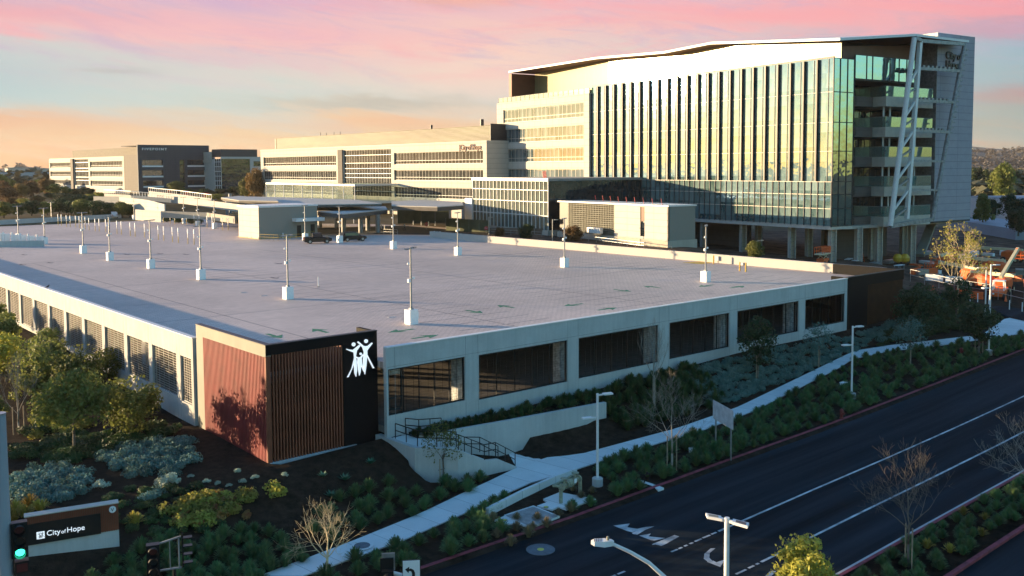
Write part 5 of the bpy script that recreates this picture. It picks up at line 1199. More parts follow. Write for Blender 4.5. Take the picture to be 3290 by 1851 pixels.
# a fringe behind the hospital and office roofs' left end
def shed(name,label,pts,zt,zb,m='far_wall',roof='far_roof',depth=30):
    a,b=[np.array(p[:2]) for p in pts]; c=(a+b)/2; t=thing(name,label,'shed',(a[0],a[1],0)); d=b-a; n=np.array([-d[1],d[0]])/np.linalg.norm(d)*depth
    if n@FW[:2]<0: n=-n
    pl=[(0,0),tuple(d),tuple(d+n),tuple(n)]; MB().prism(pl,zb,zt).build('walls',m,t); MB().prism([(p[0],p[1]) for p in pl],zt,zt+.5).build('roof',roof,t)
    return t
s1=shed('warehouse','long pale blue warehouse wall at the far left horizon',(atdepth(-60,440,560),atdepth(123,440,620)),18.8-(434-429)*600/2384,4,'far_wall')
a=atdepth(5,436,548); tt=MB(); tt.box(0,9,-.5,0,7,15.6).build('entrance','dark_tile',s1,loc=(a[0]-s1.location[0]+12,a[1]-s1.location[1]-3,0))
s2=shed('warehouse','long low grey shed on the right behind the conical tree',(atdepth(2436,500,300),atdepth(2660,510,260)),18.8-(500-417)*290/2384,0,'far_wall')
shed('warehouse','small white building glimpsed between trees at the right edge',(atdepth(2545,470,520),atdepth(2580,470,520)),18.8-(460-417)*520/2384,2,'white_metal','far_roof',12)
shed('tower_block','pale tower block on the ridge right of the white slab wall',(atdepth(2447,380,2400),atdepth(2455,380,2400)),18.8+(417-374)*2400/2384,20,'beige_metal','far_roof',20)
# haul ramp in the right middle distance
pa,pb,pc,pd=P(2430,548,2.8),P(2576,575,2.8),P(2490,600,1.0),P(2380,590,1.0)
mb=MB(); q=[P(2395,545,4.5),P(2440,546,4.5),P(2560,578,3.2),P(2600,590,3),P(2600,610,1),P(2400,600,1)]; 
sh=thing('loading_shed','low dark blue sided building under the white slab wall on the right',"shed",(q[0][0],q[0][1],0)); a,b=P(2380,560,3.5),P(2555,585,3.0)
d=(b-a)[:2]; n=np.array([-d[1],d[0]])/np.linalg.norm(d)*14; n=n if n@FW[:2]>0 else -n
MB().prism([(a[0]-q[0][0]+k[0],a[1]-q[0][1]+k[1]) for k in ((0,0),tuple(d),tuple(d+n),tuple(n))],-1,[4.6,3.8,3.8,4.6]).build('walls','far_roof',sh)
# small lights of the town at the left horizon
random.seed(66)
for i,(u,v) in enumerate(((20,428),(35,426),(52,429),(70,427),(88,428),(105,429))):
    p=atdepth(u,v,900+i*20); b=thing('far_house','small pale house on the far left horizon among trees','house',(p[0],p[1],0),rv(0,1),'houses on the left horizon'); MB().box(0,rv(9,14),0,9,4,p[2]+1.5).build('walls','cream_panel',b); MB().prism([(-.5,-.5),(14,-.5),(14,9.5),(-.5,9.5)],p[2]+1.5,p[2]+2.3).build('roof','roof_grey',b)
# ------------------------------------------------------------------ cream ramp walls behind the deck
def pwall(label,pts,h,m='cream_block_panel',thick=.35,rail=False,name='ramp_wall'):
    p0=atdepth(*pts[0]); t=thing(name,label,'wall',(p0[0],p0[1],0)); mb=MB(); rl=MB()
    for a,b in zip(pts[:-1],pts[1:]):
        A=atdepth(*a)-p0*np.array([1,1,0]); B=atdepth(*b)-p0*np.array([1,1,0]); d=(B-A)[:2]; n=np.array([-d[1],d[0]])/np.linalg.norm(d)*thick
        v=[(A[0],A[1],A[2]-h),(B[0],B[1],B[2]-h),(B[0],B[1],B[2]),(A[0],A[1],A[2])]; v+=[(x+n[0],y+n[1],z) for x,y,z in v]
        mb.add(v,[(0,1,2,3),(7,6,5,4),(0,4,5,1),(3,2,6,7),(0,3,7,4),(1,5,6,2)])
        if rail: rl.bar((A[0],A[1],A[2]+1.2),(B[0],B[1],B[2]+1.2),.12,.15); [rl.bar(tuple(A+(B-A)*k/14),tuple(A+(B-A)*k/14+np.array([0,0,1.2])),.1,.1) for k in range(15)]
    mb.build('wall',m,t)
    if rail: rl.build('railing','white_metal',t)
    return t
pwall('long cream ramp wall with crimson trees behind it',[(235,494,285),(300,495,280),(370,503,262),(413,514,248)],4.5)
pwall('short cream wall block in front of the ramp',[(340,527,232),(404,532,224)],2.6)
pwall('upper cream ramp parapet with a slatted rail',[(374,481,320),(450,489,300),(532,500,285)],1.4,rail=True)
pwall('cream parapet along the upper ramp running right to the canopies',[(372,489,300),(470,497,280),(620,517,250)],2.0)
pwall('cream railing wall at the top left of the ramp',[(262,487,300),(330,491,290),(430,500,285)],1.2,rail=True)
pwall('low grey retaining wall in the bed behind the charging posts',[(405,531,230),(520,535,225),(590,545,215)],1.6,'stone_base')
# plaza paving and entrance road
mb=MB(); mb.add([(64,94.3,5.47),(99,94.3,5.47),(104,160,5.47),(104,200,5.47),(63.9,200,5.47)],[(0,1,2,3,4)]); struct(mb.build('plaza','site_plaza' if False else 'deck_paver'))
mb=MB(); mb.add([(80.6,70,5.52),(88,70,5.52),(96,100,5.52),(98,130,5.52),(72,138,5.52),(68,120,5.52),(84,100,5.52)],[(0,1,2,3,4,5,6)]); struct(mb.build('service_road','asphalt'))
for i in range(4):
    mb=MB(); y=112+i*1.6; mb.add([(74,y,5.53),(84,y,5.53),(84,y+.6,5.53),(74,y+.6,5.53)],[(0,1,2,3)]); struct(mb.build('crosswalk_bar','line_paint'))
# ------------------------------------------------------------------ lamps on the deck
def flood(par,x,y,z,a,m='white_metal'):
    """short arm and flat lamp head"""
    c,s=math.cos(a),math.sin(a); MB().bar((x,y,z),(x+c*.45,y+s*.45,z+.03),.09,.09).build('arm',m,par)
    h=MB().bar((x+c*.42,y+s*.42,z+.04),(x+c*1.05,y+s*1.05,z+.04),.36,.1).build('lamp_head',m,par)
    MB().bar((x+c*.5,y+s*.5,z-.02),(x+c*.98,y+s*.98,z-.02),.26,.03).build('lens','lens_dark',h)
def decklamp(x,y,label,hh=6.6,cab=False):
    t=thing('deck_lamp',label,'lamp',(x,y,DK),0,None)
    MB().box(-.42,.42,-.42,.42,0,1.25).build('pedestal','sign_white',t); MB().box(-.15,.15,-.15,.15,1.25,1.4).build('base_plate','steel_grey',t)
    MB().tube((0,0,1.3),(0,0,hh),.095,.07,10).build('pole','pole_grey',t)
    for a in (0.62,3.76): flood(t,0,0,hh-.1,a,'pole_grey')
    MB().box(-.30,-.08,-.1,.1,3.6,3.9).build('sensor_box','sign_white',t); MB().box(.1,.34,-.1,.1,3.85,4.05).build('sensor_box','sign_white',t); MB().sphere((-.3,-.1,5.2),.13,8,5).build('camera_dome','sign_white',t)
    if cab:
        c=MB().box(.42,.5,-.38,-.05,.45,1.05).build('extinguisher_cabinet','sign_white',t); MB().box(.5,.52,-.3,-.12,.5,.98).build('door','tail_red' if 0 else 'black_metal',c)
    return t
decks=[(1035,815,'deck lamp with white pedestal nearest the camera, right of centre'),(725,752,'deck lamp in the left row, second from the front'),(506,703,'deck lamp in the left row, third from the front'),(380,675,'deck lamp in the left row, fourth from the front'),(277,655,'deck lamp in the left row, fifth from the front'),(210,637,'deck lamp in the left row, sixth from the front'),(1775,709,'deck lamp at far right near the yellow hatched corner'),(1420,672,'deck lamp standing alone right of centre'),(1152,642,'deck lamp near the start of the back wall'),(990,626,'deck lamp between the black car and the back wall'),(855,610,'deck lamp pedestal directly left of the black car'),(768,604,'deck lamp behind the dark off road pickup'),(540,575,'deck lamp at the left end of the planted bed'),(498,569,'deck lamp second along the planted bed'),(463,562,'deck lamp third along the planted bed'),(338,553,'deck lamp beside the white car at the far wall'),(113,614,'deck lamp at the corner of the ramp wall'),(47,604,'deck lamp behind the white cabinets')]
for i,(u,v,l) in enumerate(decks):
    p=P(u,v,DK); t=decklamp(p[0],p[1],l,6.6,i in (0,6,8)); 
# lamps beyond the wall
def streetlamp(p,h,label,a=0.,double=False,base=True,m='white_metal',r=.085,mid=True,name='street_lamp',arm2=None):
    t=thing(name,label,'lamp',p,0)
    if base: MB().lathe([(.36,-.3),(.36,.5),(.3,.55)],n=12).build('base','wall_concrete',t)
    MB().tube((0,0,.0),(0,0,h),r,r*.95,10).build('pole',m,t); flood(t,0,0,h-.12,a,m)
    if double: flood(t,0,0,h-.12,a+math.pi,m)
    if mid: flood(t,0,0,h*.74,a+math.pi,m)
    return t
for u,v,vt,l,a in ((1503,1222,990,'white street lamp with two heads at the foot of the stair',-.35),(2142,1003,820,'white street lamp between the kerb and pavement in the right half',-.35),(2487,893,665,'white street lamp behind the dark staked tree at far right',-.35)):
    q=PR(u,v,.12); p=np.array([q[0],q[1],zroad(q[0])+.12]); streetlamp(p,zat(u,vt,p)-p[2],l,a)
p=G(2478,800); streetlamp(p,zat(2480,672,p)-p[2],'white street lamp at the edge of the construction site',2.4,mid=False)
for u,vb,vt,l in ((1645,626,578,'slim grey lamp in front of the cream service block'),(1390,622,552,'slim grey lamp left of the louvred bay'),(2507,565,525,'slim lamp in front of the conical tree'),(1906,625,604,'short grey lamp by the scissor lift'),(1230,600,546,'slim lamp near the glass lobby corner')):
    p=P(u,vb,4.8 if u<2000 else 3); 
    if u==1906: p=P(u,660,3.0)
    streetlamp((p[0],p[1],p[2]-1),zat(u,vt,p)-p[2]+1,l,-.3,False,False,'galvanised',.07,False)
for i,(u,vb,vt) in enumerate(((130,560,508),(227,500,482),(263,495,475),(305,497,475),(341,497,462),(388,500,475),(352,500,478),(440,505,478),(485,505,482),(530,505,490),(130,520,505))):
    p=P(u,vb,5.0); t=streetlamp((p[0],p[1],5.0),max(4,zat(u,vt,p)-5.0),'thin far lamp post among the beds behind the deck',0.5,True,False,'galvanised',.09,False); t['group']='thin lamp posts behind the deck'
# thin charging posts
pr=thing('charging_post','thin charging post with yellow foot and white head in the near row','post',(0,0,-500),0,'charging posts in the near row')
MB().tube((0,0,0),(0,0,1.1),.06,.06,8).build('foot','yellow_paint',pr); MB().tube((0,0,1.1),(0,0,2.0),.045,.045,8).build('shaft','galvanised',pr); MB().box(-.07,.07,-.06,.06,1.9,2.75).build('head','sign_white',pr)
NEARP=((542,1085),(573,1088),(620,1098),(655,1100),(706,1105),(740,1112),(795,1120),(830,1130),(887,1138),(925,1140),(986,1145),(1022,1150),(1090,1163),(1131,1170),(1214,1185),(1259,1190),(1348,1198),(1475,1220),(1526,1228),(1607,1240),(1661,1247),(1750,1258),(1808,1265))
FARP=((1290,1040),(1327,1045),(1385,1050),(1421,1040),(1522,1060),(1586,1072),(1628,1075),(1695,1080),(1738,1080),(1808,1095),(1855,1095),(1929,1105),(1977,1110),(2072,1130),(2125,1130))
for i,(a,b) in enumerate(NEARP+FARP):
    p=P(a*.2702,274+b*.2702,DK); l=None if i<len(NEARP) else 'thin charging post with yellow foot and white head in the farther row'; g=None if i<len(NEARP) else 'charging posts in the farther row'
    dup(pr,p,.2,l,g)
for q in [pr]+list(pr.children): bpy.data.objects.remove(q)
# ------------------------------------------------------------------ vehicles
def loft(mb,secs,m=0):
    n=len(secs[0]); o=[]
    for s_ in secs: o+=list(s_)
    fs=[(j*n+i,j*n+(i+1)%n,(j+1)*n+(i+1)%n,(j+1)*n+i) for j in range(len(secs)-1) for i in range(n)]; fs+=[tuple(range(n))[::-1],tuple(range((len(secs)-1)*n,len(secs)*n))]
    mb.add(o,fs,m); return mb
def car(label,p,rz,col,kind='suv',name='parked_car'):
    t=thing(name,label,'car',p,rz); L=4.9; W_=.95
    if kind=='jeep': L=5.0
    def sec(x,w,zb,zt,rf=.12): return [(x,-w,zb+rf),(x,-w+rf,zb),(x,w-rf,zb),(x,w,zb+rf),(x,w,zt-rf),(x,w-rf*1.3,zt),(x,-w+rf*1.3,zt),(x,-w,zt-rf)]
    b=MB(); h=1.02 if kind=='suv' else 1.15
    loft(b,[sec(-L/2,W_*.86,.45,h*.92),sec(-L/2+.15,W_*.97,.3,h),sec(-L/2+1.2,W_,.28,h+.02),sec(.9,W_,.28,h),sec(L/2-.5,W_*.97,.3,h*.93),sec(L/2-.05,W_*.88,.4,h*.80),sec(L/2,W_*.8,.45,h*.7)]); b.build('body',col,t)
    c=MB()
    if kind=='suv': loft(c,[sec(-L/2+.1,W_*.84,h-.12,h+.1,.03),sec(-L/2+.35,W_*.78,h-.12,1.66,.1),sec(-.6,W_*.80,h-.12,1.76,.12),sec(.35,W_*.79,h-.12,1.70,.12),sec(1.3,W_*.84,h-.15,h+.02,.03)])
    else:
        loft(c,[sec(-.95,W_*.84,h-.12,1.80,.06),sec(-.9,W_*.84,h-.12,1.86,.08),sec(.55,W_*.84,h-.12,1.86,.08),sec(.85,W_*.84,h-.15,h+.05,.03)])
        MB().box(-L/2+.05,-1.0,-.86,.86,h-.02,h+.06).build('truck_bed','black_metal',t)
    co=c.build('cabin',col,t)
    g=MB()
    if kind=='suv':
        for s_ in (-1,1): g.add([(-1.9,s_*(W_*.86),h+.06),(1.0,s_*(W_*.86),h+.04),(.4,s_*(W_*.81),1.60),(-1.75,s_*(W_*.81),1.60)],[(0,1,2,3)] if s_<0 else [(3,2,1,0)])
        g.add([(-L/2+.12,-.66,h+.08),(-L/2+.12,.66,h+.08),(-L/2+.32,.58,1.58),(-L/2+.32,-.58,1.58)],[(3,2,1,0)])
    else:
        for s_ in (-1,1): g.add([(-.8,s_*(W_*.86),h+.06),(.62,s_*(W_*.86),h+.06),(.45,s_*(W_*.86),1.74),(-.8,s_*(W_*.86),1.74)],[(0,1,2,3)])
    g.build('windows','car_glass',t)
    for x in (-1.5,1.52):
        for s_ in (-1,1):
            w_=MB().tube((x,s_*(W_-.2),.38),(x,s_*(W_+.03),.38),.39,.39,18).build('wheel','rubber',t); MB().tube((x,s_*(W_+.03),.38),(x,s_*(W_+.045),.38),.22,.22,12).build('rim','rim_metal',w_)
    for s_ in (-1,1):
        MB().box(-L/2-.02,-L/2+.06,s_*.62-.14,s_*.62+.14,.78,1.0).build('tail_light','tail_red',t); MB().box(L/2-.06,L/2+.02,s_*.6-.16,s_*.6+.16,.62,.76).build('headlight','sign_white',t)
    return t
def pxdir(u0,v0,u1,v1,z=DK): a,b=P(u0,v0,z),P(u1,v1,z); return math.atan2(b[1]-a[1],b[0]-a[0]),(a+b)/2
a,m_=pxdir(770,613,828,611); car('dark off road pickup truck on the deck left of the black car',m_,a,'car_black','jeep','pickup_truck')
a,m_=pxdir(858,608,918,605); car('black sport utility car on the deck facing right',m_,a,'car_black')
a,m_=pxdir(292,550,280,546); car('white sport utility car seen from behind by the far deck wall',m_,a,'car_white')
p=P(801,722,DK); t=thing('marker_post','thin white marker post standing alone on the deck between two lamp rows','post',p); MB().tube((0,0,0),(0,0,1.15),.045,.045,8).build('post','sign_white',t); MB().lathe([(.16,0),(.12,.05)],n=10).build('foot','rubber',t)
for i,(u,v,l) in enumerate(((985,798,'front pale drain cover on the deck left of the nearest lamp'),(663,744,'pale drain cover on the deck left of the second lamp'),(612,736,'small pale drain cover far left on the deck'))):
    p=P(u,v,DK+.005); t=thing('drain_cover',l,'drain',p); MB().box(-.35,.35,-.12,.12,0,.02).build('cover','white_paint',t); MB().box(-.3,.3,-.02,.02,.021,.025).build('slot','black_metal',t)
# ------------------------------------------------------------------ person walking
def person(label,p,rz,h=1.75):
    me=bpy.data.meshes.new('person'); 
    J=dict(pelvis=(0,0,.95),chest=(0,0,1.28),neck=(0,0,1.48),head=(.02,0,1.60),top=(.02,0,1.70),lsh=(0,.19,1.42),lel=(-.08,.24,1.16),lha=(.06,.23,.93),rsh=(0,-.19,1.42),rel=(.04,-.24,1.16),rha=(.2,-.2,.98),lh=(0,.10,.90),lk=(.16,.10,.50),lf=(.14,.10,.07),lt=(.30,.11,.04),rh=(0,-.10,.90),rk=(-.04,-.10,.50),rf=(-.26,-.10,.12),rt=(-.14,-.11,.03))
    K=list(J); E_=[('pelvis','chest'),('chest','neck'),('neck','head'),('head','top'),('chest','lsh'),('lsh','lel'),('lel','lha'),('chest','rsh'),('rsh','rel'),('rel','rha'),('pelvis','lh'),('lh','lk'),('lk','lf'),('lf','lt'),('pelvis','rh'),('rh','rk'),('rk','rf'),('rf','rt')]
    Rr=dict(pelvis=.15,chest=.17,neck=.06,head=.10,top=.075,lsh=.075,rsh=.075,lel=.045,rel=.045,lha=.035,rha=.035,lh=.10,rh=.10,lk=.06,rk=.06,lf=.045,rf=.045,lt=.035,rt=.035)
    me.from_pydata([J[k] for k in K],[(K.index(a),K.index(b)) for a,b in E_],[]); o=bpy.data.objects.new('person',me); C.objects.link(o)
    sk=o.modifiers.new('skin','SKIN'); o.modifiers.new('sub','SUBSURF').levels=1
    for i,k in enumerate(K): me.skin_vertices[0].data[i].radius=(Rr[k],Rr[k]*(1.25 if k in('chest','pelvis') else 1)); me.skin_vertices[0].data[i].use_root=(k=='pelvis')
    dg=bpy.context.evaluated_depsgraph_get(); m2=bpy.data.meshes.new_from_object(o.evaluated_get(dg)); bpy.data.objects.remove(o)
    for q in ('skin','cloth_light','cloth_dark','hair'): m2.materials.append(MATS[q])
    for pg in m2.polygons:
        z=pg.center.z; x=pg.center; pg.material_index=3 if z>1.62 or (z>1.52 and x.x<-.02) else (0 if z>1.44 or (abs(x.y)>.17 and z<1.02 and z>.85) else (1 if z>.95 else 2)); pg.use_smooth=True
    o=bpy.data.objects.new('person',m2); C.objects.link(o); o.location=tuple(p); o.rotation_euler=(0,0,rz); tag(o,label,'person'); return o
pp=P(1018,581,5.5); person('person in a light top and dark trousers walking across the entrance road',pp,2.2)
# ------------------------------------------------------------------ entrance canopies and columns
def canopy(label,px,z,cols,th=.9,m='roof_grey'):
    q=[P(u,v,z) for u,v in px]; t=thing('entrance_canopy',label,'canopy',(q[0][0],q[0][1],DK)); o=np.array([q[0][0],q[0][1]])
    MB().prism([tuple(p[:2]-o) for p in q],z-th-DK,z-.15-DK).build('fascia','brown_soffit' if 0 else 'dark_tile_side',t); MB().prism([tuple((p[:2]-o)) for p in q],z-.15-DK+.002,z-DK).build('roof','cream_block_panel',t)
    for u,v in cols:
        p=P(u,v,DK); MB().tube((p[0]-o[0],p[1]-o[1],0),(p[0]-o[0],p[1]-o[1],z-th-DK),.5,.5,12).build('column','steel_grey',t)
    return t
canopy('pale flat canopy on thick round columns behind the black car',[(795,531),(865,538),(975,527),(970,519),(835,516),(790,520)],10.2,[(805,574),(847,574),(865,585),(908,586),(926,580),(951,586)])
canopy('long flat canopy in front of the cream building with dark columns',[(985,517),(1100,520),(1166,516),(1160,508),(1060,503),(985,506)],11.2,[(1012,558),(1071,558),(1131,556),(1166,556)])
canopy('low pale canopy behind the small tiled building',[(560,500),(760,515),(960,512),(900,503),(700,496),(600,494)],11.6,[(572,545),(700,545)],.6)
canopy('tilted pale canopy slab reaching left of the tiled building',[(556,497),(600,504),(700,506),(690,499),(600,493)],12.2,[(580,540)],.5)
def fence(label,pts,h,m,name='fence',cat='fence',th=.08,post=None):
    p0=pts[0]; t=thing(name,label,cat,(p0[0],p0[1],p0[2])); mb=MB(); po=[]
    for a,b in zip(pts[:-1],pts[1:]):
        A=np.array(a)-np.array([p0[0],p0[1],p0[2]]); B=np.array(b)-np.array([p0[0],p0[1],p0[2]])
        mb.bar((A[0],A[1],A[2]+h/2),(B[0],B[1],B[2]+h/2),th,h); po.append(A)
        n=max(1,int(np.linalg.norm(B-A)/3))
        for k in range(1,n+1): po.append(A+(B-A)*k/n)
    mb.build('panel',m,t)
    for A in po[:60]: MB().tube((A[0],A[1],A[2]),(A[0],A[1],A[2]+h+.1),.05,.05,6).build('post',post or 'galvanised',t)
    return t
fence('dark green screened site fence beside the glass lobby',[tuple(P(1122,580,5.5)),tuple(P(1180,583,5.5)),tuple(P(1232,586,5.5))],2.6,'screen_fabric')
fence('dark screened fence under the long canopy',[tuple(P(1000,563,5.5)),tuple(P(1060,562,5.5)),tuple(P(1130,563,5.5))],3.4,'screen_fabric')
fence('brown screened fence in front of the glass lobby base',[tuple(P(1232,590,5.6)),tuple(P(1300,590,5.6)),tuple(P(1390,592,5.6))],1.3,'site_dirt')
def railing(label,pts,h=1.1,n=2,m='galvanised',name='railing',sp=2.2,th=.03):
    p0=np.array(pts[0]); t=thing(name,label,'railing',p0); mb=MB(); ps=MB()
    for a,b in zip(pts[:-1],pts[1:]):
        A=np.array(a)-p0; B=np.array(b)-p0
        for k in range(n): z=h*(1-k*.45); mb.bar((A[0],A[1],A[2]+z),(B[0],B[1],B[2]+z),th*1.6,th*1.6)
        q=max(1,int(round(np.linalg.norm(B-A)/sp)))
        for k in range(q+1): p=A+(B-A)*k/q; MB().tube(tuple(p),(p[0],p[1],p[2]+h),th,th,6).build('post',m,t)
    mb.build('rails',m,t)
    return t
railing('thin metal rail running along the path in front of the service block',[tuple(P(1235,590,5.6)),tuple(P(1390,600,5.3)),tuple(P(1500,612,5.3)),tuple(P(1620,627,5.1)),tuple(P(1690,637,4.6))],1.1,2)
railing('yellow framed rail in front of the small tiled building',[tuple(P(655,604,DK)),tuple(P(700,606,DK)),tuple(P(760,603,DK)),tuple(P(790,595,DK))],1.1,2,'yellow_paint',sp=1.2)
railing('low rail beside the deck entrance near the back wall',[tuple(P(965,590,DK)),tuple(P(1000,592,DK))],1.1,2)
# deck entrance curb wall
a,b,c=P(1085,597,DK),P(1125,603,DK),P(1000,588,DK)
# bollards
for i,(u,v) in enumerate(((1093,594),(1100,595),(1280,590) if 0 else (1107,595),(930,572),(960,575),(968,578),(905,560),(890,562),(1040,566),(1060,567),(1078,568),(1095,568),(700,596),(706,598),(712,599))):
    p=P(u,v,DK); t=thing('bollard','white bollard standing on the entrance plaza','bollard',p,0,'bollards on the plaza'); MB().lathe([(.11,0),(.11,.85),(.09,.98),(.03,1.02)],n=10).build('post','sign_white',t)
for i,(u,v,l) in enumerate(((1795,664,'short yellow bollard beside the hatched deck corner'),(1861,682,'yellow bollard at the back wall, left of the pipes'),(1876,684,'yellow bollard at the back wall beside the pipes'))):
    p=P(u,v,DK); t=thing('bollard',l,'bollard',p,0); MB().lathe([(.10,0),(.10,1.1),(.05,1.18)],n=10).build('post','yellow_paint',t)
def octsign(u,vb,vt,z,label):
    p=P(u,vb,z); h=zat(u,vt,p)-z; t=thing('stop_sign',label,'sign',p,math.atan2(CAM[1]-p[1],CAM[0]-p[0])); MB().tube((0,0,0),(0,0,h),.04,.04,6).build('post','galvanised',t)
    r=.42; MB().tube((.05,0,h-r),(.08,0,h-r),r,r,8).build('face','sign_red',t); MB().box(.085,.09,-.26,.26,h-r-.08,h-r+.08).build('letters','sign_white',t) if 0 else textmesh('STOP',.26,.005,'sign_white',t,(.09,-.33,h-r-.09),(R(90),0,R(90)),name='lettering'); return t
octsign(1073,577,559,5.5,'red stop sign on the entrance road below the long canopy'); octsign(1223,588,569,5.5,'red stop sign by the screened fence near the glass lobby')
p=P(958,577,5.5)
# trees and bushes before the lobby
for u,vb,vt,w,k,l in ((1322,604,562,42,'dark','dense round bush in front of the glass lobby'),(1442,610,568,52,'rust','loose olive brown bush in front of the louvred bay'),(1703,640,605,36,'olive','small round bush beside the corner of the service block'),(1898,655,607,50,'olive','ragged tree below the raised glass wing'),(1258,600,572,26,'rust','bare reddish sapling before the glass lobby')):
    p=P(u,vb,5.2 if u<1600 else 4.0); ft(k,u,vb,vt,w,l,pos=(p[0],p[1],p[2]-.3))
# ------------------------------------------------------------------ construction site
def site(u,v,z=None): return G(u,v) if z is None else np.array([*P(u,v,z)[:2],z])
# scissor lift
p=site(2070,665,2.4); t=thing('scissor_lift','orange scissor lift parked behind a pipe wrapped column','scissor lift',p,.2)
MB().box(-1.3,1.3,-.6,.6,.35,1.0).build('chassis','safety_orange',t)
for x in (-.9,.9):
    for s_ in (-1,1): MB().tube((x,s_*.5,.32),(x,s_*.72,.32),.32,.32,12).build('wheel','rubber',t)
mb=MB()
for s_ in (-.45,.45): mb.bar((-1.1,s_,1.05),(1.1,s_,1.7),.07,.1).bar((1.1,s_,1.05),(-1.1,s_,1.7),.07,.1)
mb.build('scissor_arms','boom_cream',t); MB().box(-2.2,2.2,-.7,.7,1.7,1.9).build('platform','boom_cream',t); mb=MB()
for z in (2.35,2.95):
    for s_ in (-.68,.68): mb.bar((-2.2,s_,z),(2.2,s_,z),.07,.07)
    for x in (-2.2,2.2): mb.bar((x,-.68,z),(x,.68,z),.07,.07)
for x in (-2.2,-1.1,0,1.1,2.2):
    for s_ in (-.68,.68): mb.bar((x,s_,1.9),(x,s_,2.95),.07,.07)
mb.build('guard_rail','safety_orange',t); MB().box(1.4,2.1,-.69,.69,1.9,2.9).build('control_box','safety_orange',t)
# stepladder
p=site(2163,662,1.6); t=thing('stepladder','tall orange stepladder standing open on the site','ladder',p,.9)
for y,l in ((-.75,'l'),(.75,'r')):
    MB().bar((-.5,y*.9,0),(-.18,y*.1-.0,3.3),.1,.07).bar((.5,y*.9,0),(.18,y*.1,3.3),.1,.07).build('side_rail','safety_orange',t)
mb=MB()
for i in range(9):
    f=(i+.5)/10; mb.bar((-.5+.32*f,-.675*(1-f)-.06*f,3.3*f),(.5-.32*f,-.675*(1-f)-.06*f,3.3*f),.07,.07).bar((-.5+.32*f,.675*(1-f)+.06*f,3.3*f),(.5-.32*f,.675*(1-f)+.06*f,3.3*f),.07,.07)
mb.build('rungs','safety_orange',t)
def boomlift(u,v,rz,label,z=None,boom=(7,2.6),up=False):
    p=site(u,v,z); t=thing('boom_lift',label,'boom lift',p,rz)
    MB().box(-1.5,1.5,-.9,.9,.45,.95).build('chassis','safety_orange',t)
    for x in (-1.1,1.1):
        for s_ in (-1,1):
            w_=MB().tube((x,s_*.75,.5),(x,s_*1.1,.5),.5,.5,14).build('wheel','rubber',t); MB().tube((x,s_*1.1,.5),(x,s_*1.12,.5),.24,.24,10).build('rim','boom_cream',w_)
    c=MB(); loft(c,[[(x,-w_,z0),(x,w_,z0),(x,w_,z1-.25),(x,w_*.6,z1),(x,-w_*.6,z1),(x,-w_,z1-.25)] for x,w_,z0,z1 in ((-2.1,.6,1.1,1.9),(-1.8,.95,1.0,2.2),(.6,1.0,1.0,2.25),(1.6,.8,1.05,1.9))]); c.build('turntable','safety_orange',t)
    L_b,hb=boom; MB().bar((-1.9,.0,2.3),(L_b,0,2.3+hb*(1 if up else .12)),.42,.5).build('boom','boom_cream',t); MB().bar((L_b-.6,0,2.35+hb*(1 if up else .12)),(L_b+2,0,1.6+hb*(1 if up else 0)),.25,.25).build('jib','safety_orange',t)
    zb=1.0+hb*(.9 if up else 0); mb=MB()
    for z_ in (zb,zb+.5,zb+1.05):
        mb.bar((L_b+1.9,-.9,z_),(L_b+1.9,.9,z_),.06,.06).bar((L_b+2.8,-.9,z_),(L_b+2.8,.9,z_),.06,.06).bar((L_b+1.9,-.9,z_),(L_b+2.8,-.9,z_),.06,.06).bar((L_b+1.9,.9,z_),(L_b+2.8,.9,z_),.06,.06)
    for x in (1.9,2.8):
        for s_ in (-.9,0,.9): mb.bar((L_b+x,s_,zb),(L_b+x,s_,zb+1.05),.06,.06)
    mb.build('basket','safety_orange',t); return t
def rzpx(u0,v0,u1,v1,z): a,b=P(u0,v0,z),P(u1,v1,z); return math.atan2(b[1]-a[1],b[0]-a[0])
boomlift(2440,712,rzpx(2440,712,2330,690,.6),'orange boom lift with a long cream boom pointing left over the site',.7,(8.5,1.0))
boomlift(2500,690,rzpx(2500,690,2400,680,.8),'farther orange boom lift behind the cream boom',.9,(6.5,.6))
boomlift(2525,735,rzpx(2525,735,2576,715,.5),'boom lift at the right edge with its boom raised to the right',.4,(7.5,3.5),True)
boomlift(2545,660,rzpx(2545,662,2450,655,1.2),'distant boom lift with a white lettered boom along the fence',1.2,(8,.3))
# small white cabbed machine
p=site(2512,752,.35); t=thing('site_dumper','small orange site vehicle with a white cab frame and headlamp','site vehicle',p,rzpx(2512,752,2490,765,.3))
c=MB(); loft(c,[[(x,-w_,.5),(x,w_,.5),(x,w_,z1),(x,-w_,z1)] for x,w_,z1 in ((-1.7,.7,1.1),(-1.4,.85,1.3),(.9,.85,1.2),(1.6,.7,.95))]); c.build('body','safety_orange',t)
mb=MB()
for x,y in ((-.9,-.7),(-.9,.7),(.4,-.7),(.4,.7)): mb.bar((x,y,1.2),(x*.8,y*.9,2.5),.12,.12)
mb.box(-.85,.45,-.75,.75,2.45,2.6); mb.build('cab_frame','sign_white',t)
for x in (-1.1,1.1):
    for s_ in (-1,1): MB().tube((x,s_*.7,.45),(x,s_*1.0,.45),.45,.45,12).build('wheel','rubber',t)
MB().sphere((1.6,-.4,.85),.14,8,5).build('headlight','sign_white',t)
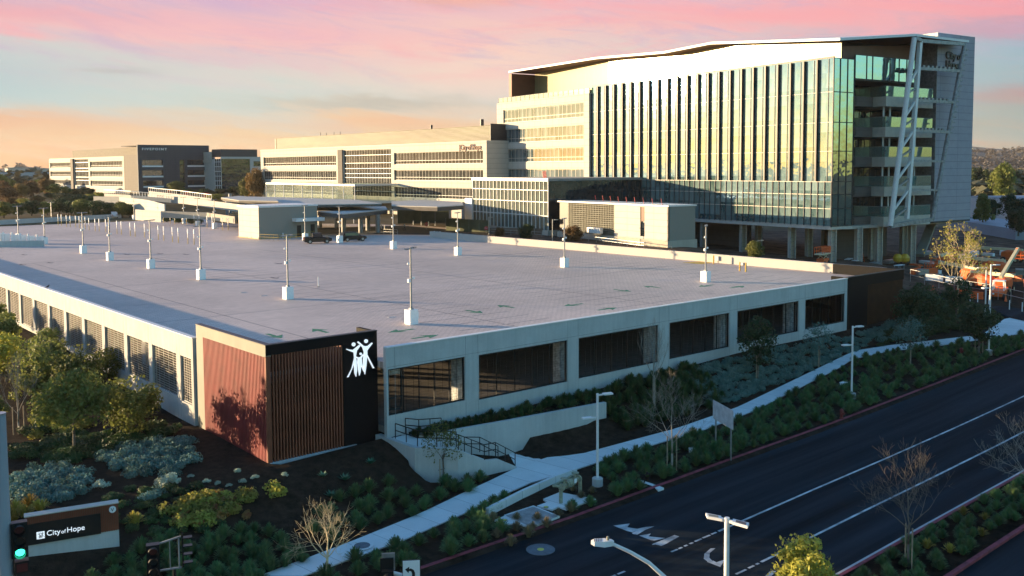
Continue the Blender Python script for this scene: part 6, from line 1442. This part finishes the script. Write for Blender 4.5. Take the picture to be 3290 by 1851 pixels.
# barrels, table, materials
for i,(u,v,l) in enumerate(((2258,668,'left yellow mixer drum behind the white work table'),(2276,668,'right yellow mixer drum behind the white work table'))):
    p=site(u,v,.9); t=thing('mixer_drum',l,'mixer',p,i*.6); MB().lathe([(.25,.5),(.75,.8),(.85,1.4),(.6,1.9),(.35,2.1)],n=14).build('drum','safety_yellow',t); MB().box(-.6,.6,-.4,.4,.1,.5).build('base','black_metal',t)
def table(u,v,z,label,rz=0,w=2.2):
    p=site(u,v,z); t=thing('work_table',label,'table',p,rz); MB().box(-w/2,w/2,-.45,.45,.85,.93).build('table_top','sign_white',t)
    for x in (-w/2+.15,w/2-.15):
        for y in (-.35,.35): MB().box(x-.04,x+.04,y-.04,y+.04,0,.85).build('leg','galvanised',t)
table(2262,680,.9,'white topped work table in front of the yellow drums'); table(2135,664,1.6,'low work bench of boards right of the scissor lift',.3,3); table(2152,668,1.6,'small pale cart at the foot of the stepladder',.2,1.6)
for i,(u,v,l) in enumerate(((1762,650,'round pale cable spool lid beside the columns'),(1748,640,'round pale spool lying under the glass wing'))):
    if i: continue
    p=site(1760,643,3.2); t=thing('cable_spool','round cable spool lying on the dirt beneath the raised glass wing','spool',p); MB().lathe([(1.3,0),(1.3,.12)],n=18).lathe([(.5,.12),(.5,.7)],n=12).lathe([(1.3,.7),(1.3,.82)],n=18).build('drum','boom_cream',t)
random.seed(71)
def stack(u,v,z,label,m,n=5,w=3.,rz=0.):
    p=site(u,v,z); t=thing('material_stack',label,'material stack',p,rz)
    for i in range(n): MB().box(-w/2+rv(-.1,.1),w/2+rv(-.1,.1),-.6+i*.02,.6,i*.22,i*.22+.18).build('layer',m,t)
stack(2200,672,1.3,'dark stack of boards beside the right columns','steel_grey',4,2); stack(2240,662,1.1,'low stack of steel studs behind the table','galvanised',3,3); stack(2530,640,2.0,'pale stack of sheets at the far side of the site','sign_white',4,5,.2); stack(2450,642,2.0,'long white stack of panels in the middle of the site','sign_white',3,6,.3); stack(2560,655,1.5,'dark crate stack near the right edge of the site','box_tan',5,3,.1); stack(2420,650,1.8,'grey stack of pipes behind the golden tree','galvanised',3,5,.5); stack(2565,690,1.0,'stack of boards beside the right hand boom lift','box_tan',4,3,.4); stack(2330,640,1.5,'steel bundle under the slab wall','steel_grey',3,4,.1)
for i,(u,v,l) in enumerate(((2350,700,'left white banner on the site fence'),(2400,705,'middle white banner on the site fence'))):
    a=P(u-22,v+12,.8); b=P(u+22,v+15,.8); t=thing('fence_banner',l,'banner',(a[0],a[1],.8)); MB().bar((0,0,.9),(b[0]-a[0],b[1]-a[1],.9),.05,1.0).build('sheet','sign_white',t); MB().bar((.5,-.06,1.0),((b[0]-a[0])*.8,(b[1]-a[1])*.8-.06,1.0),.02,.12).build('print_line','blue_tag' if i else 'tail_red',t)
q=[tuple(P(u,v,.6)) for u,v in ((2290,712),(2400,730),(2480,745),(2576,765))]; 
t=railing('chain link site fence rail along the cross street',[(x,y,T(x,y)) for x,y,_ in q],1.9,2,'galvanised','site_fence',3.0,.035)
def cone(u,v,z,label):
    p=site(u,v,z); t=thing('traffic_cone',label,'cone',p,0); MB().lathe([(.19,.04),(.16,.3),(.06,.75),(.03,.8)],n=12).build('cone','safety_orange',t); MB().box(-.25,.25,-.25,.25,0,.04).build('base','safety_orange',t)
cone(2347,730,.5,'orange traffic cone below the white banners'); cone(2530,760,.3,'orange traffic cone beside the small site vehicle'); cone(2385,742,.5,'orange traffic cone right of the banner fence')
for i,(u,v,l) in enumerate(((2300,690,'left'),(2312,684,'second'),(2420,745,'third'),(2455,752,'fourth'),(2540,700,'fifth'),(2562,708,'right'))):
    p=site(u,v); t=thing('water_barrier','orange plastic barrier on the construction site, '+l+' of six','barrier',p,.6*i); MB().prism([(-.9,-.3),(.9,-.3),(.9,.3),(-.9,.3)],0,.35).prism([(-.9,-.12),(.9,-.12),(.9,.12),(-.9,.12)],.35,1.0).build('body','safety_orange',t)
boomlift(2380,672,rzpx(2380,672,2330,690,.9),'small orange boom lift folded down near the slab wall',1.0,(4.5,.4)); boomlift(2470,725,rzpx(2470,725,2560,735,.5),'orange boom lift nearest the cross street behind the golden tree',.5,(5,.5))
random.seed(77)
for i in range(14):
    u,v=rv(2300,2570),rv(642,700); p=site(u,v); t=thing('site_crate','small crate or pallet of materials scattered over the construction site','crate',p,rv(0,3),'crates scattered over the site'); w_,d_=rv(.5,1.6),rv(.4,.8); MB().box(-w_,w_,-d_,d_,0,.14).build('pallet','box_tan',t); MB().box(-w_*.9,w_*.9,-d_*.9,d_*.9,.14,rv(.4,1.3)).build('load',random.choice(['sign_white','galvanised','far_roof','safety_orange','box_tan','tail_red']),t)
# cross street with its delineators
mb=MB(); q=[PR(u,v,.0) for u,v in ((2340,745),(2576,785),(2700,806),(2700,840),(2576,812),(2505,797),(2480,790),(2330,763))]; zz_=max(T(*a) for a in q[:1])
mb.add([(a,b,max(T(a,b),zroad(a))+.10) for a,b in q],[tuple(range(8))]); struct(mb.build('cross_street','asphalt'))
for i,(u,v,l) in enumerate(((2440,770,'first'),(2459,772,'second'),(2487,775,''),(2539,783,''),(2571,788,''))):
    a,b=PR(u,v+2,.1); t=thing('delineator_post','white flexible delineator post on the cross street','post',(a,b,max(T(a,b),zroad(a))+.1),0,'delineators on the cross street'); MB().tube((0,0,0),(0,0,1.25),.06,.05,8).build('post','sign_white',t); MB().lathe([(.2,0),(.15,.06)],n=10).build('foot','rubber',t)
# hydrants
def hydrant(u,v,label):
    a,b=PR(u,v,.15); t=thing('fire_hydrant',label,'hydrant',(a,b,zroad(a)+.13),0); MB().lathe([(.17,0),(.17,.08),(.11,.1),(.12,.55),(.16,.58),(.14,.68),(.05,.78)],n=12).build('barrel','hydrant_red',t); MB().tube((-.22,0,.42),(.22,0,.42),.06,.06,8).tube((0,-.24,.42),(0,0,.42),.075,.075,8).build('outlets','hydrant_red',t)
hydrant(2117,1052,'dark red fire hydrant on a small slab by the red kerb'); hydrant(2424,790,'dark red fire hydrant near the cross street'); hydrant(2418,893,'dark red fire hydrant under the dark staked tree')
# small utility bits
for i,(u,v,l) in enumerate(((1768,1122,'white utility box lid among tufts near the road sign, right one'),(1745,1133,'white utility box lid among tufts near the road sign, left one'),(2122,967,'white box lid among the tufts beside the right street lamp'))):
    a,b=PR(u,v,.25); t=thing('utility_box',l,'box',(a,b,zroad(a)+.12),0); MB().box(-.3,.3,-.2,.2,0,.28).build('box','sign_white',t); MB().box(-.33,.33,-.23,.23,.28,.33).build('lid','sign_white',t)
a,b=PR(*z5(510,775),.15); t=thing('backflow_riser','small dark pipe riser on the slab beside the kerb','pipe',(a,b,zroad(a)+.15)); MB().path([(-.25,0,0),(-.25,0,.5),(.25,0,.5),(.25,0,0)],.04,8).build('pipe','black_metal',t); MB().tube((0,0,.5),(0,0,.65),.07,.07,8).build('valve','black_metal',t)
# large backflow assembly
c0=PR(*z9(1410,930),.2); t=thing('backflow_assembly','large green grey backflow pipe assembly on a concrete pad','pipework',(c0[0],c0[1],zroad(c0[0])+.17),.25)
pp_=MB(); pp_.path([(-1.1,0,0),(-1.1,0,.85),(-.9,.0,1.0),(1.0,0,1.0),(1.2,0,.85),(1.2,0,0)],.12,10); pp_.build('main_pipe','valve_green',t); MB().path([(-1.0,.0,1.05),(-1.2,.5,1.05),(1.2,.55,1.05),(1.1,0,1.05)],.08,8).build('bypass_pipe','valve_green',t)
for x in (-1.0,-.45,.35,1.0): MB().tube((x-.05,0,1.0),(x+.05,0,1.0),.24,.24,12).build('flange','valve_green',t)
for x in (-.7,.6):
    w_=MB().tube((x,0,1.1),(x,0,1.45),.05,.05,8).build('valve_stem','valve_green',t); MB().lathe([(.24,0),(.24,.05)],(x,0,1.45),12).build('hand_wheel','valve_green',w_)
MB().sphere((0,0,1.0),.27,10,6).build('check_valve','valve_green',t); MB().box(.05,.3,-.3,-.26,1.0,1.25).build('tag_plate','sign_white',t)
# low wall beside the pads
A=[PR(*z9(a,b),.2) for a,b in ((868,1045),(1100,925),(1330,815),(1455,765))]
lw=thing('kerb_wall','low straight concrete retaining wall between pavement and pads','wall',(A[0][0],A[0][1],zroad(A[0][0])),0); mb=MB()
for p_,q_ in zip(A[:-1],A[1:]):
    d=np.array(q_)-np.array(p_); n=np.array([-d[1],d[0]])/np.linalg.norm(d)*.22; o=np.array(A[0])
    mb.prism([tuple(np.array(p_)-o),tuple(np.array(q_)-o),tuple(np.array(q_)+n-o),tuple(np.array(p_)+n-o)],-.2,.62)
mb.build('wall','path_concrete',lw)
# road sign seen from behind
a,b=PR(*z5(1108,618),.15); a2,b2_=PR(*z5(1000,545),.15); base_=np.array([a,b,zroad(a)+.1]); h=zat(1848,1035,base_)-base_[2]
t=thing('road_sign','large blank backed road sign on two posts beside the pavement','sign',base_,math.atan2(b2_-b,a2-a)); L_=math.hypot(a2-a,b2_-b)
for x in (0.,L_): MB().box(x-.05,x+.05,-.04,.04,0,h+.1).build('post','galvanised',t)
hb=zat(1848,1078,base_)-base_[2]; MB().box(-.45,L_+.35,.05,.08,hb,h+.15).build('panel','sign_back',t)
# ------------------------------------------------------------------ stair, railings and retaining walls by the entrance
st=thing('entrance_stair','pale concrete entrance stair with flanking walls below the black cladding','stair',(8.3,-1.4,0)); o=np.array([8.3,-1.4])
Z1=.32; zb_=-2.2
def lp(x,y): return (x-8.3,y+1.4)
MB().prism([lp(8.35,-1.4),lp(9.2,-1.4),lp(13.0,-1.4) if 0 else lp(9.9,-1.5),lp(10.6,-4.4),lp(8.4,-4.6)],zb_,Z1).build('landing','path_concrete',st)
stp=MB(); 
n=11
for i in range(n):
    x0=10.3+i*.36; z=Z1-(i+1)*(Z1+1.86)/(n+1); stp.prism([lp(x0,-4.1),lp(x0+.36,-4.15),lp(x0+.36,-6.4),lp(x0,-6.2)],zb_,z)
stp.build('steps','path_concrete',st)
f=MB(); fw_=[(8.2,-4.55,Z1+.05),(10.4,-6.4,Z1-.1),(12.6,-6.6,-.9),(13.6,-6.7,-1.0),(15.0,-7.0,-1.75)]
for a,b in zip(fw_[:-1],fw_[1:]):
    d=np.array([b[0]-a[0],b[1]-a[1]]); n_=np.array([-d[1],d[0]])/np.linalg.norm(d)*.25
    f.prism([lp(a[0],a[1]),lp(b[0],b[1]),lp(b[0]+n_[0],b[1]+n_[1]),lp(a[0]+n_[0],a[1]+n_[1])],-2.4,[a[2],b[2],b[2],a[2]])
f.prism([lp(8.2,-4.6),lp(8.45,-4.6),lp(8.45,-.1),lp(8.0,-.1)],-2.4,Z1+.05)
f.build('flank_wall','wall_concrete',st)
pl=MB(); pl.prism([lp(8.45,-4.4),lp(10.4,-6.2),lp(10.4,-4.2),lp(9.9,-1.5),lp(8.45,-1.45)],zb_,Z1-.01); pl.build('landing_fill','path_concrete',st)
rwall=thing('retaining_wall','long pale retaining wall sloping down to the right of the stair','wall',(9.9,-3.2,0)); W_=[(9.95,-2.6,.6),(11.5,-3.4,.6),(17.0,-4.15,.6),(26.3,-4.7,.45)]; mb=MB()
for a,b in zip(W_[:-1],W_[1:]):
    d=np.array([b[0]-a[0],b[1]-a[1]]); n_=np.array([-d[1],d[0]])/np.linalg.norm(d)*.3
    mb.prism([(a[0]-9.9,a[1]+3.2),(b[0]-9.9,b[1]+3.2),(b[0]+n_[0]-9.9,b[1]+n_[1]+3.2),(a[0]+n_[0]-9.9,a[1]+n_[1]+3.2)],-2.4,[a[2],b[2],b[2],a[2]])
mb.build('wall','wall_concrete',rwall)
mb=MB(); mb.prism([(9.95,-1.35),(17,-1.35),(26.3,-1.35),(26.3,-4.5),(17,-3.9),(11.5,-3.15),(9.95,-2.4)],-.6,[.45,.42,.4,.36,.42,.45,.45]); struct(mb.build('planting_bed','mulch'))
railing('black handrail along the upper landing of the stair',[(8.6,-1.7,Z1),(8.7,-4.2,Z1),(10.5,-6.1,Z1)],1.05,2,'black_metal','handrail',1.3,.035)
railing('black handrail stepping down the front of the stair',[(10.6,-6.2,Z1-.2),(12.6,-6.45,-.9),(13.5,-6.55,-.9),(15.0,-6.85,-1.85)],1.05,2,'black_metal','handrail',1.1,.035)
railing('black handrail down the back of the stair',[(10.2,-4.3,Z1),(12.4,-4.5,-.75),(13.6,-4.7,-.95),(15,-5.0,-1.8)],1.05,2,'black_metal','handrail',1.1,.035)
railing('short black railing on the wall above the stair',[(9.5,-1.6,.5),(10.0,-2.5,.5),(11.4,-3.2,.5)],1.05,2,'black_metal','handrail',1.0,.035)
# ------------------------------------------------------------------ monument sign
A_=G(66,1402); B_=G(300,1348); mgz=float(A_[2]); B_=P(300,1350,mgz+.25); d=(B_-A_)[:2]; Lm=float(np.linalg.norm(d)); rzm=math.atan2(d[1],d[0])
ms=thing('monument_sign','dark monument sign with brown slatted top and white lettering at lower left','sign',(A_[0],A_[1],mgz),rzm)
k_=Lm/232.; ztl=zat(66,1308,A_)-mgz; ztr=zat(298,1255,(A_+np.array([math.cos(rzm),math.sin(rzm),0])*Lm))-mgz
zt=(ztl+ztr)/2
MB().box(0,Lm,.02,.5,-.6,zt*.30).build('concrete_base','wall_concrete',ms)
mb=MB(); i=0; x=0.02
while x<Lm-.05: mb.box(x,x+.055,-.02,.48,zt*.30+.004,zt-.05); x+=.085
mb.build('slats','brown_louver',ms); MB().box(.0,Lm,.03,.47,zt*.3+.01,zt-.06).build('slat_core','brown_soffit',ms); MB().box(-.03,Lm+.03,-.04,.52,zt-.05,zt).build('cap','white_tile' if 0 else 'beige_metal',ms)
bp=MB().box(-.06,Lm*.80,-.09,-.03,zt*.29,zt*.80).build('black_panel','black_metal',ms)
ps=Lm*.085; px0=Lm*.115; pz0=zt*.41
MB().box(px0,px0+ps,-.11,-.09,pz0,pz0+ps).build('logo_plate','sign_lit',bp)
figs(bp,px0+ps*.08,pz0+ps*.06,ps*.0037,-.112,.004,'blue_tag' if 0 else 'black_metal','logo_figures')
textmesh('City',ps*1.02,.012,'sign_lit',bp,(px0+ps*1.22,-.105,pz0+ps*.28),(R(90),0,0)); textmesh('of',ps*.72,.012,'sign_lit',bp,(px0+ps*3.02,-.105,pz0+ps*.28),(R(90),0,0)); textmesh('Hope',ps*1.02,.012,'sign_lit',bp,(px0+ps*3.72,-.105,pz0+ps*.28),(R(90),0,0))
cx=Lm*.935; cz=zt*.85; rd=MB().tube((cx,-.10,cz),(cx,-.03,cz),.17,.17,24).build('roundel','sign_white',ms); textmesh('V',.26,.008,'black_metal',rd,(cx-.085,-.106,cz-.09),(R(90),0,0))
# ------------------------------------------------------------------ traffic signals and lamps close to the camera
def face_cam(p,off=0): return math.atan2(CAM[1]-p[1],CAM[0]-p[0])+off
def signal_head(t,x,y,z,n,lit=None,mt='black_metal',name='signal_head',w=.17):
    """housing facing -y of the thing, with visors"""
    h=MB().box(x-w,x+w,y-.14,y+.14,z,z+.34*n+.04).build(name,mt,t); L=MB(); V=MB()
    for i in range(n):
        cz_=z+.19+.34*i; V.tube((x,y-.14,cz_),(x,y-.34,cz_),.145,.15,14,cap=False)
    V.build('visor',mt,h)
    for i in range(n):
        cz_=z+.19+.34*i; m_='green_lamp' if (lit==i) else ('dim_red_lamp' if i==n-1 else 'lens_dark'); MB().tube((x,y-.16,cz_),(x,y-.145,cz_),.125,.125,16).build('lens',m_,h)
    return h
p=atdepth(8,1300,28*3044.7/3044.7); base_=np.array([p[0],p[1],-1.9]); rz=face_cam(base_)+math.pi/2
ztop=zat(10,1042,p)+1.9
t=thing('signal_mast','thick galvanised signal mast at the left edge with a lit green light','signal mast',(p[0],p[1],-1.9),rz)
MB().tube((0,0,0),(0,0,ztop),.235,.185,20).build('mast','white_metal' if 0 else 'far_roof',t); MB().lathe([(.19,0),(.195,.05)],(0,0,ztop),20).build('cap','galvanised',t)
zs0=zat(40,1400,p)+1.9; signal_head(t,.40,-.05,zs0,3,0,w=.22); MB().bar((.15,0,zs0+.2),(.3,0,zs0+.2),.05,.05).build('bracket','black_metal',t); MB().box(-.19,.0,-.3,-.2,zs0+.7,zs0+1.05).build('push_box','white_metal',t) if 0 else None
h=MB().box(.25,.62,-.25,.1,zs0-.45,zs0-.1).build('walk_signal','black_metal',t); MB().box(.29,.58,-.27,-.252,zs0-.4,zs0-.16).build('walk_lens','dim_red_lamp',h)
p=atdepth(388,1440,31); t=thing('traffic_signal','black three lens signal head with a back frame at bottom left','traffic signal',(p[0],p[1],-1.9),face_cam(p)+math.pi/2)
z0=zat(388,1445,p)+1.9; signal_head(t,-.02,-.1,z0,3,None,w=.2); 
MB().tube((.62,.1,0),(.62,.1,z0+.1),.06,.06,8).build('post','black_metal',t)
mb=MB().bar((.15,0,z0+1.0),(.85,0,z0+1.15),.05,.05).bar((.15,0,z0+.1),(.85,0,z0+.1),.05,.05).bar((.5,0,z0+.1),(.5,0,z0+1.05),.03,.03).bar((.78,0,z0+.1),(.78,0,z0+1.15),.05,.05); mb.build('bracket','steel_grey',t)
mb=MB().bar((.9,0,z0+.1),(.9,0,z0+1.25),.05,.03); 
for i in range(4): mb.bar((.9,-.0,z0+.25+i*.28),(1.2,0,z0+.25+i*.28),.22,.03)
mb.build('side_signal','black_metal',t)
# overhead arm with left turn sign
p=atdepth(1035,1445,32); t=thing('overhead_signal','overhead signal arm with a black head and a white left turn sign','signal arm',(p[0],p[1],0),face_cam(p)+math.pi/2)
z0=p[2]; z0_=z0-.35
MB().box(-.30,.30,-.03,.0,z0_,z0_+.86).build('sign_plate','black_metal',t); sp_=MB().box(-.285,.285,-.045,-.031,z0_+.015,z0_+.845).build('sign_face','sign_white',t)
mb=MB(); y_=-.05
mb.add([(x,y_,z0_+z) for x,z in ((.02,.08),(.12,.08),(.12,.42),(.08,.52),(-.02,.58),(-.07,.56),(-.07,.64),(-.21,.55),(-.10,.42),(-.08,.49),(-.01,.48),(.02,.40))],[tuple(range(12))]); mb.build('arrow','black_metal',sp_)
signal_head(t,-.80,.25,z0_+.05,1,None,'black_metal','signal_head',.2); MB().box(-1.05,-.6,.35,.4,z0_-.2,z0_+.8).build('back_plate','black_metal',t); MB().box(-1.0,-.55,.42,.45,z0_+.35,z0_+.95).build('rear_plate','galvanised',t)
MB().tube((-.75,.3,z0_+.35),(1.6,.5,z0_-.6),.07,.10,10).tube((1.6,.5,z0_-.6),(5,1.2,z0_-2.0),.1,.13,10).tube((5,1.2,z0_-2.0),(5,1.2,-2.0),.15,.2,12).build('arm','white_metal',t)
# cobra head lamp
p=atdepth(1540,1368,26); t=thing('cobra_lamp','pale cobra head street lamp on a curved arm at bottom centre','lamp',(p[0],p[1],0),face_cam(p)+math.pi/2); z0=p[2]
hd=MB(); loft(hd,[[(x,-w_,z0+a),(x,w_,z0+a),(x,w_*.8,z0+b),(x,-w_*.8,z0+b)] for x,w_,a,b in ((-.58,.08,-.0,.05),(-.48,.15,-.03,.08),(-.2,.16,-.05,.10),(-.02,.09,-.04,.10),(.05,.06,-.03,.07))]); hd.build('lamp_head','white_metal',t)
MB().lathe([(.04,0),(.04,.10),(.02,.12)],(-.12,0,z0+.09),8).build('photocell','box_tan',t); mb=MB()
for i in range(4): mb.box(-.5+i*.06,-.47+i*.06,-.1,.1,z0+.085,z0+.1)
mb.build('cooling_fins','steel_grey',t)
MB().path([(0,0,z0),(.5,.0,z0-.22),(1.0,0,z0-.5),(1.5,0,z0-.95),(1.95,0,z0-1.6),(2.2,0,z0-2.6),(2.3,0,-2.0)],[.045,.05,.055,.06,.07,.08,.11],10).build('arm','white_metal',t)
p=atdepth(1829,1302,32); t=thing('median_lamp','double headed white street lamp in the foreground of the road','lamp',(p[0],p[1],-2.0),face_cam(p)+math.pi/2); h=p[2]+2.0
MB().tube((0,0,0),(0,0,h),.095,.085,12).build('pole','white_metal',t)
for s_,a in ((-1,.35),(1,-.35)):
    hb_=MB().bar((0,0,h-.12),(s_*.22,a*.3,h-.1),.1,.1).build('arm','white_metal',t); x=s_*.2
    h1=MB(); h1.prism([(s_*.16,-.13+a*.25),(s_*.66,-.2+a*.9),(s_*.72,.12+a*.9),(s_*.2,.17+a*.25)],h-.14,h-.05); h1=h1.build('lamp_head','white_metal',t)
    MB().prism([(s_*.28,-.09+a*.4),(s_*.6,-.14+a*.8),(s_*.64,.06+a*.8),(s_*.3,.1+a*.4)],h-.0499,h-.04).build('top_panel','lens_dark' if s_>0 else 'box_tan',h1)
# a crow on the left parapet and roof odds
p=atplane(119,917/1.0*.7829 if 0 else 716,(-.05,0),(0,1)); b=thing('crow','black crow perched on the long left parapet','bird',(p[0],p[1],PT+.06),.4)
mb=MB(); loft(mb,[[(x,-w_,z-w_),(x,w_,z-w_),(x,w_,z+w_),(x,-w_,z+w_)] for x,w_,z in ((-.28,.01,.12),(-.12,.05,.16),(.05,.08,.2),(.14,.06,.28),(.2,.045,.34),(.25,.02,.33),(.32,.004,.32))]); mb.build('body','black_metal',b,smooth=True); MB().tube((0,-.03,0),(.02,-.03,.14),.008,.008,4).tube((0,.03,0),(.02,.03,.14),.008,.008,4).build('legs','black_metal',b)
# boxes and pipes on the back wall
for i,(u,v,l) in enumerate(((1806,650,'pale electric box mounted on the back wall'),(1868,666,'pipe riser cabinet on the back wall'))):
    p=atplane(u,v,(80,0),(0,1)); t=thing('wall_box',l,'box',(80,p[1],p[2]-.3)); MB().box(-.25,0,-.25,.25,0,.6).build('box','sign_back',t); MB().tube((-.1,0,-.7),(-.1,0,0),.03,.03,6).build('conduit','galvanised',t)
# remove the tree prototypes
for q in UNITS:
    for c in list(q.children): bpy.data.objects.remove(c)
    bpy.data.objects.remove(q)
# ------------------------------------------------------------------ thin evening haze
hz=MB().box(-3800,3900,-400,3900,-12,118); m=bpy.data.materials.new('haze_air'); m.use_nodes=True; m.node_tree.nodes.clear(); MATS['haze_air']=m
o_=m.node_tree.nodes.new('ShaderNodeOutputMaterial'); v_=m.node_tree.nodes.new('ShaderNodeVolumePrincipled'); v_.inputs['Color'].default_value=(.92,.84,.80,1); v_.inputs['Density'].default_value=.000055; v_.inputs['Anisotropy'].default_value=.2
m.node_tree.links.new(v_.outputs[0],o_.inputs['Volume'])
struct(hz.build('haze','haze_air'),'stuff')
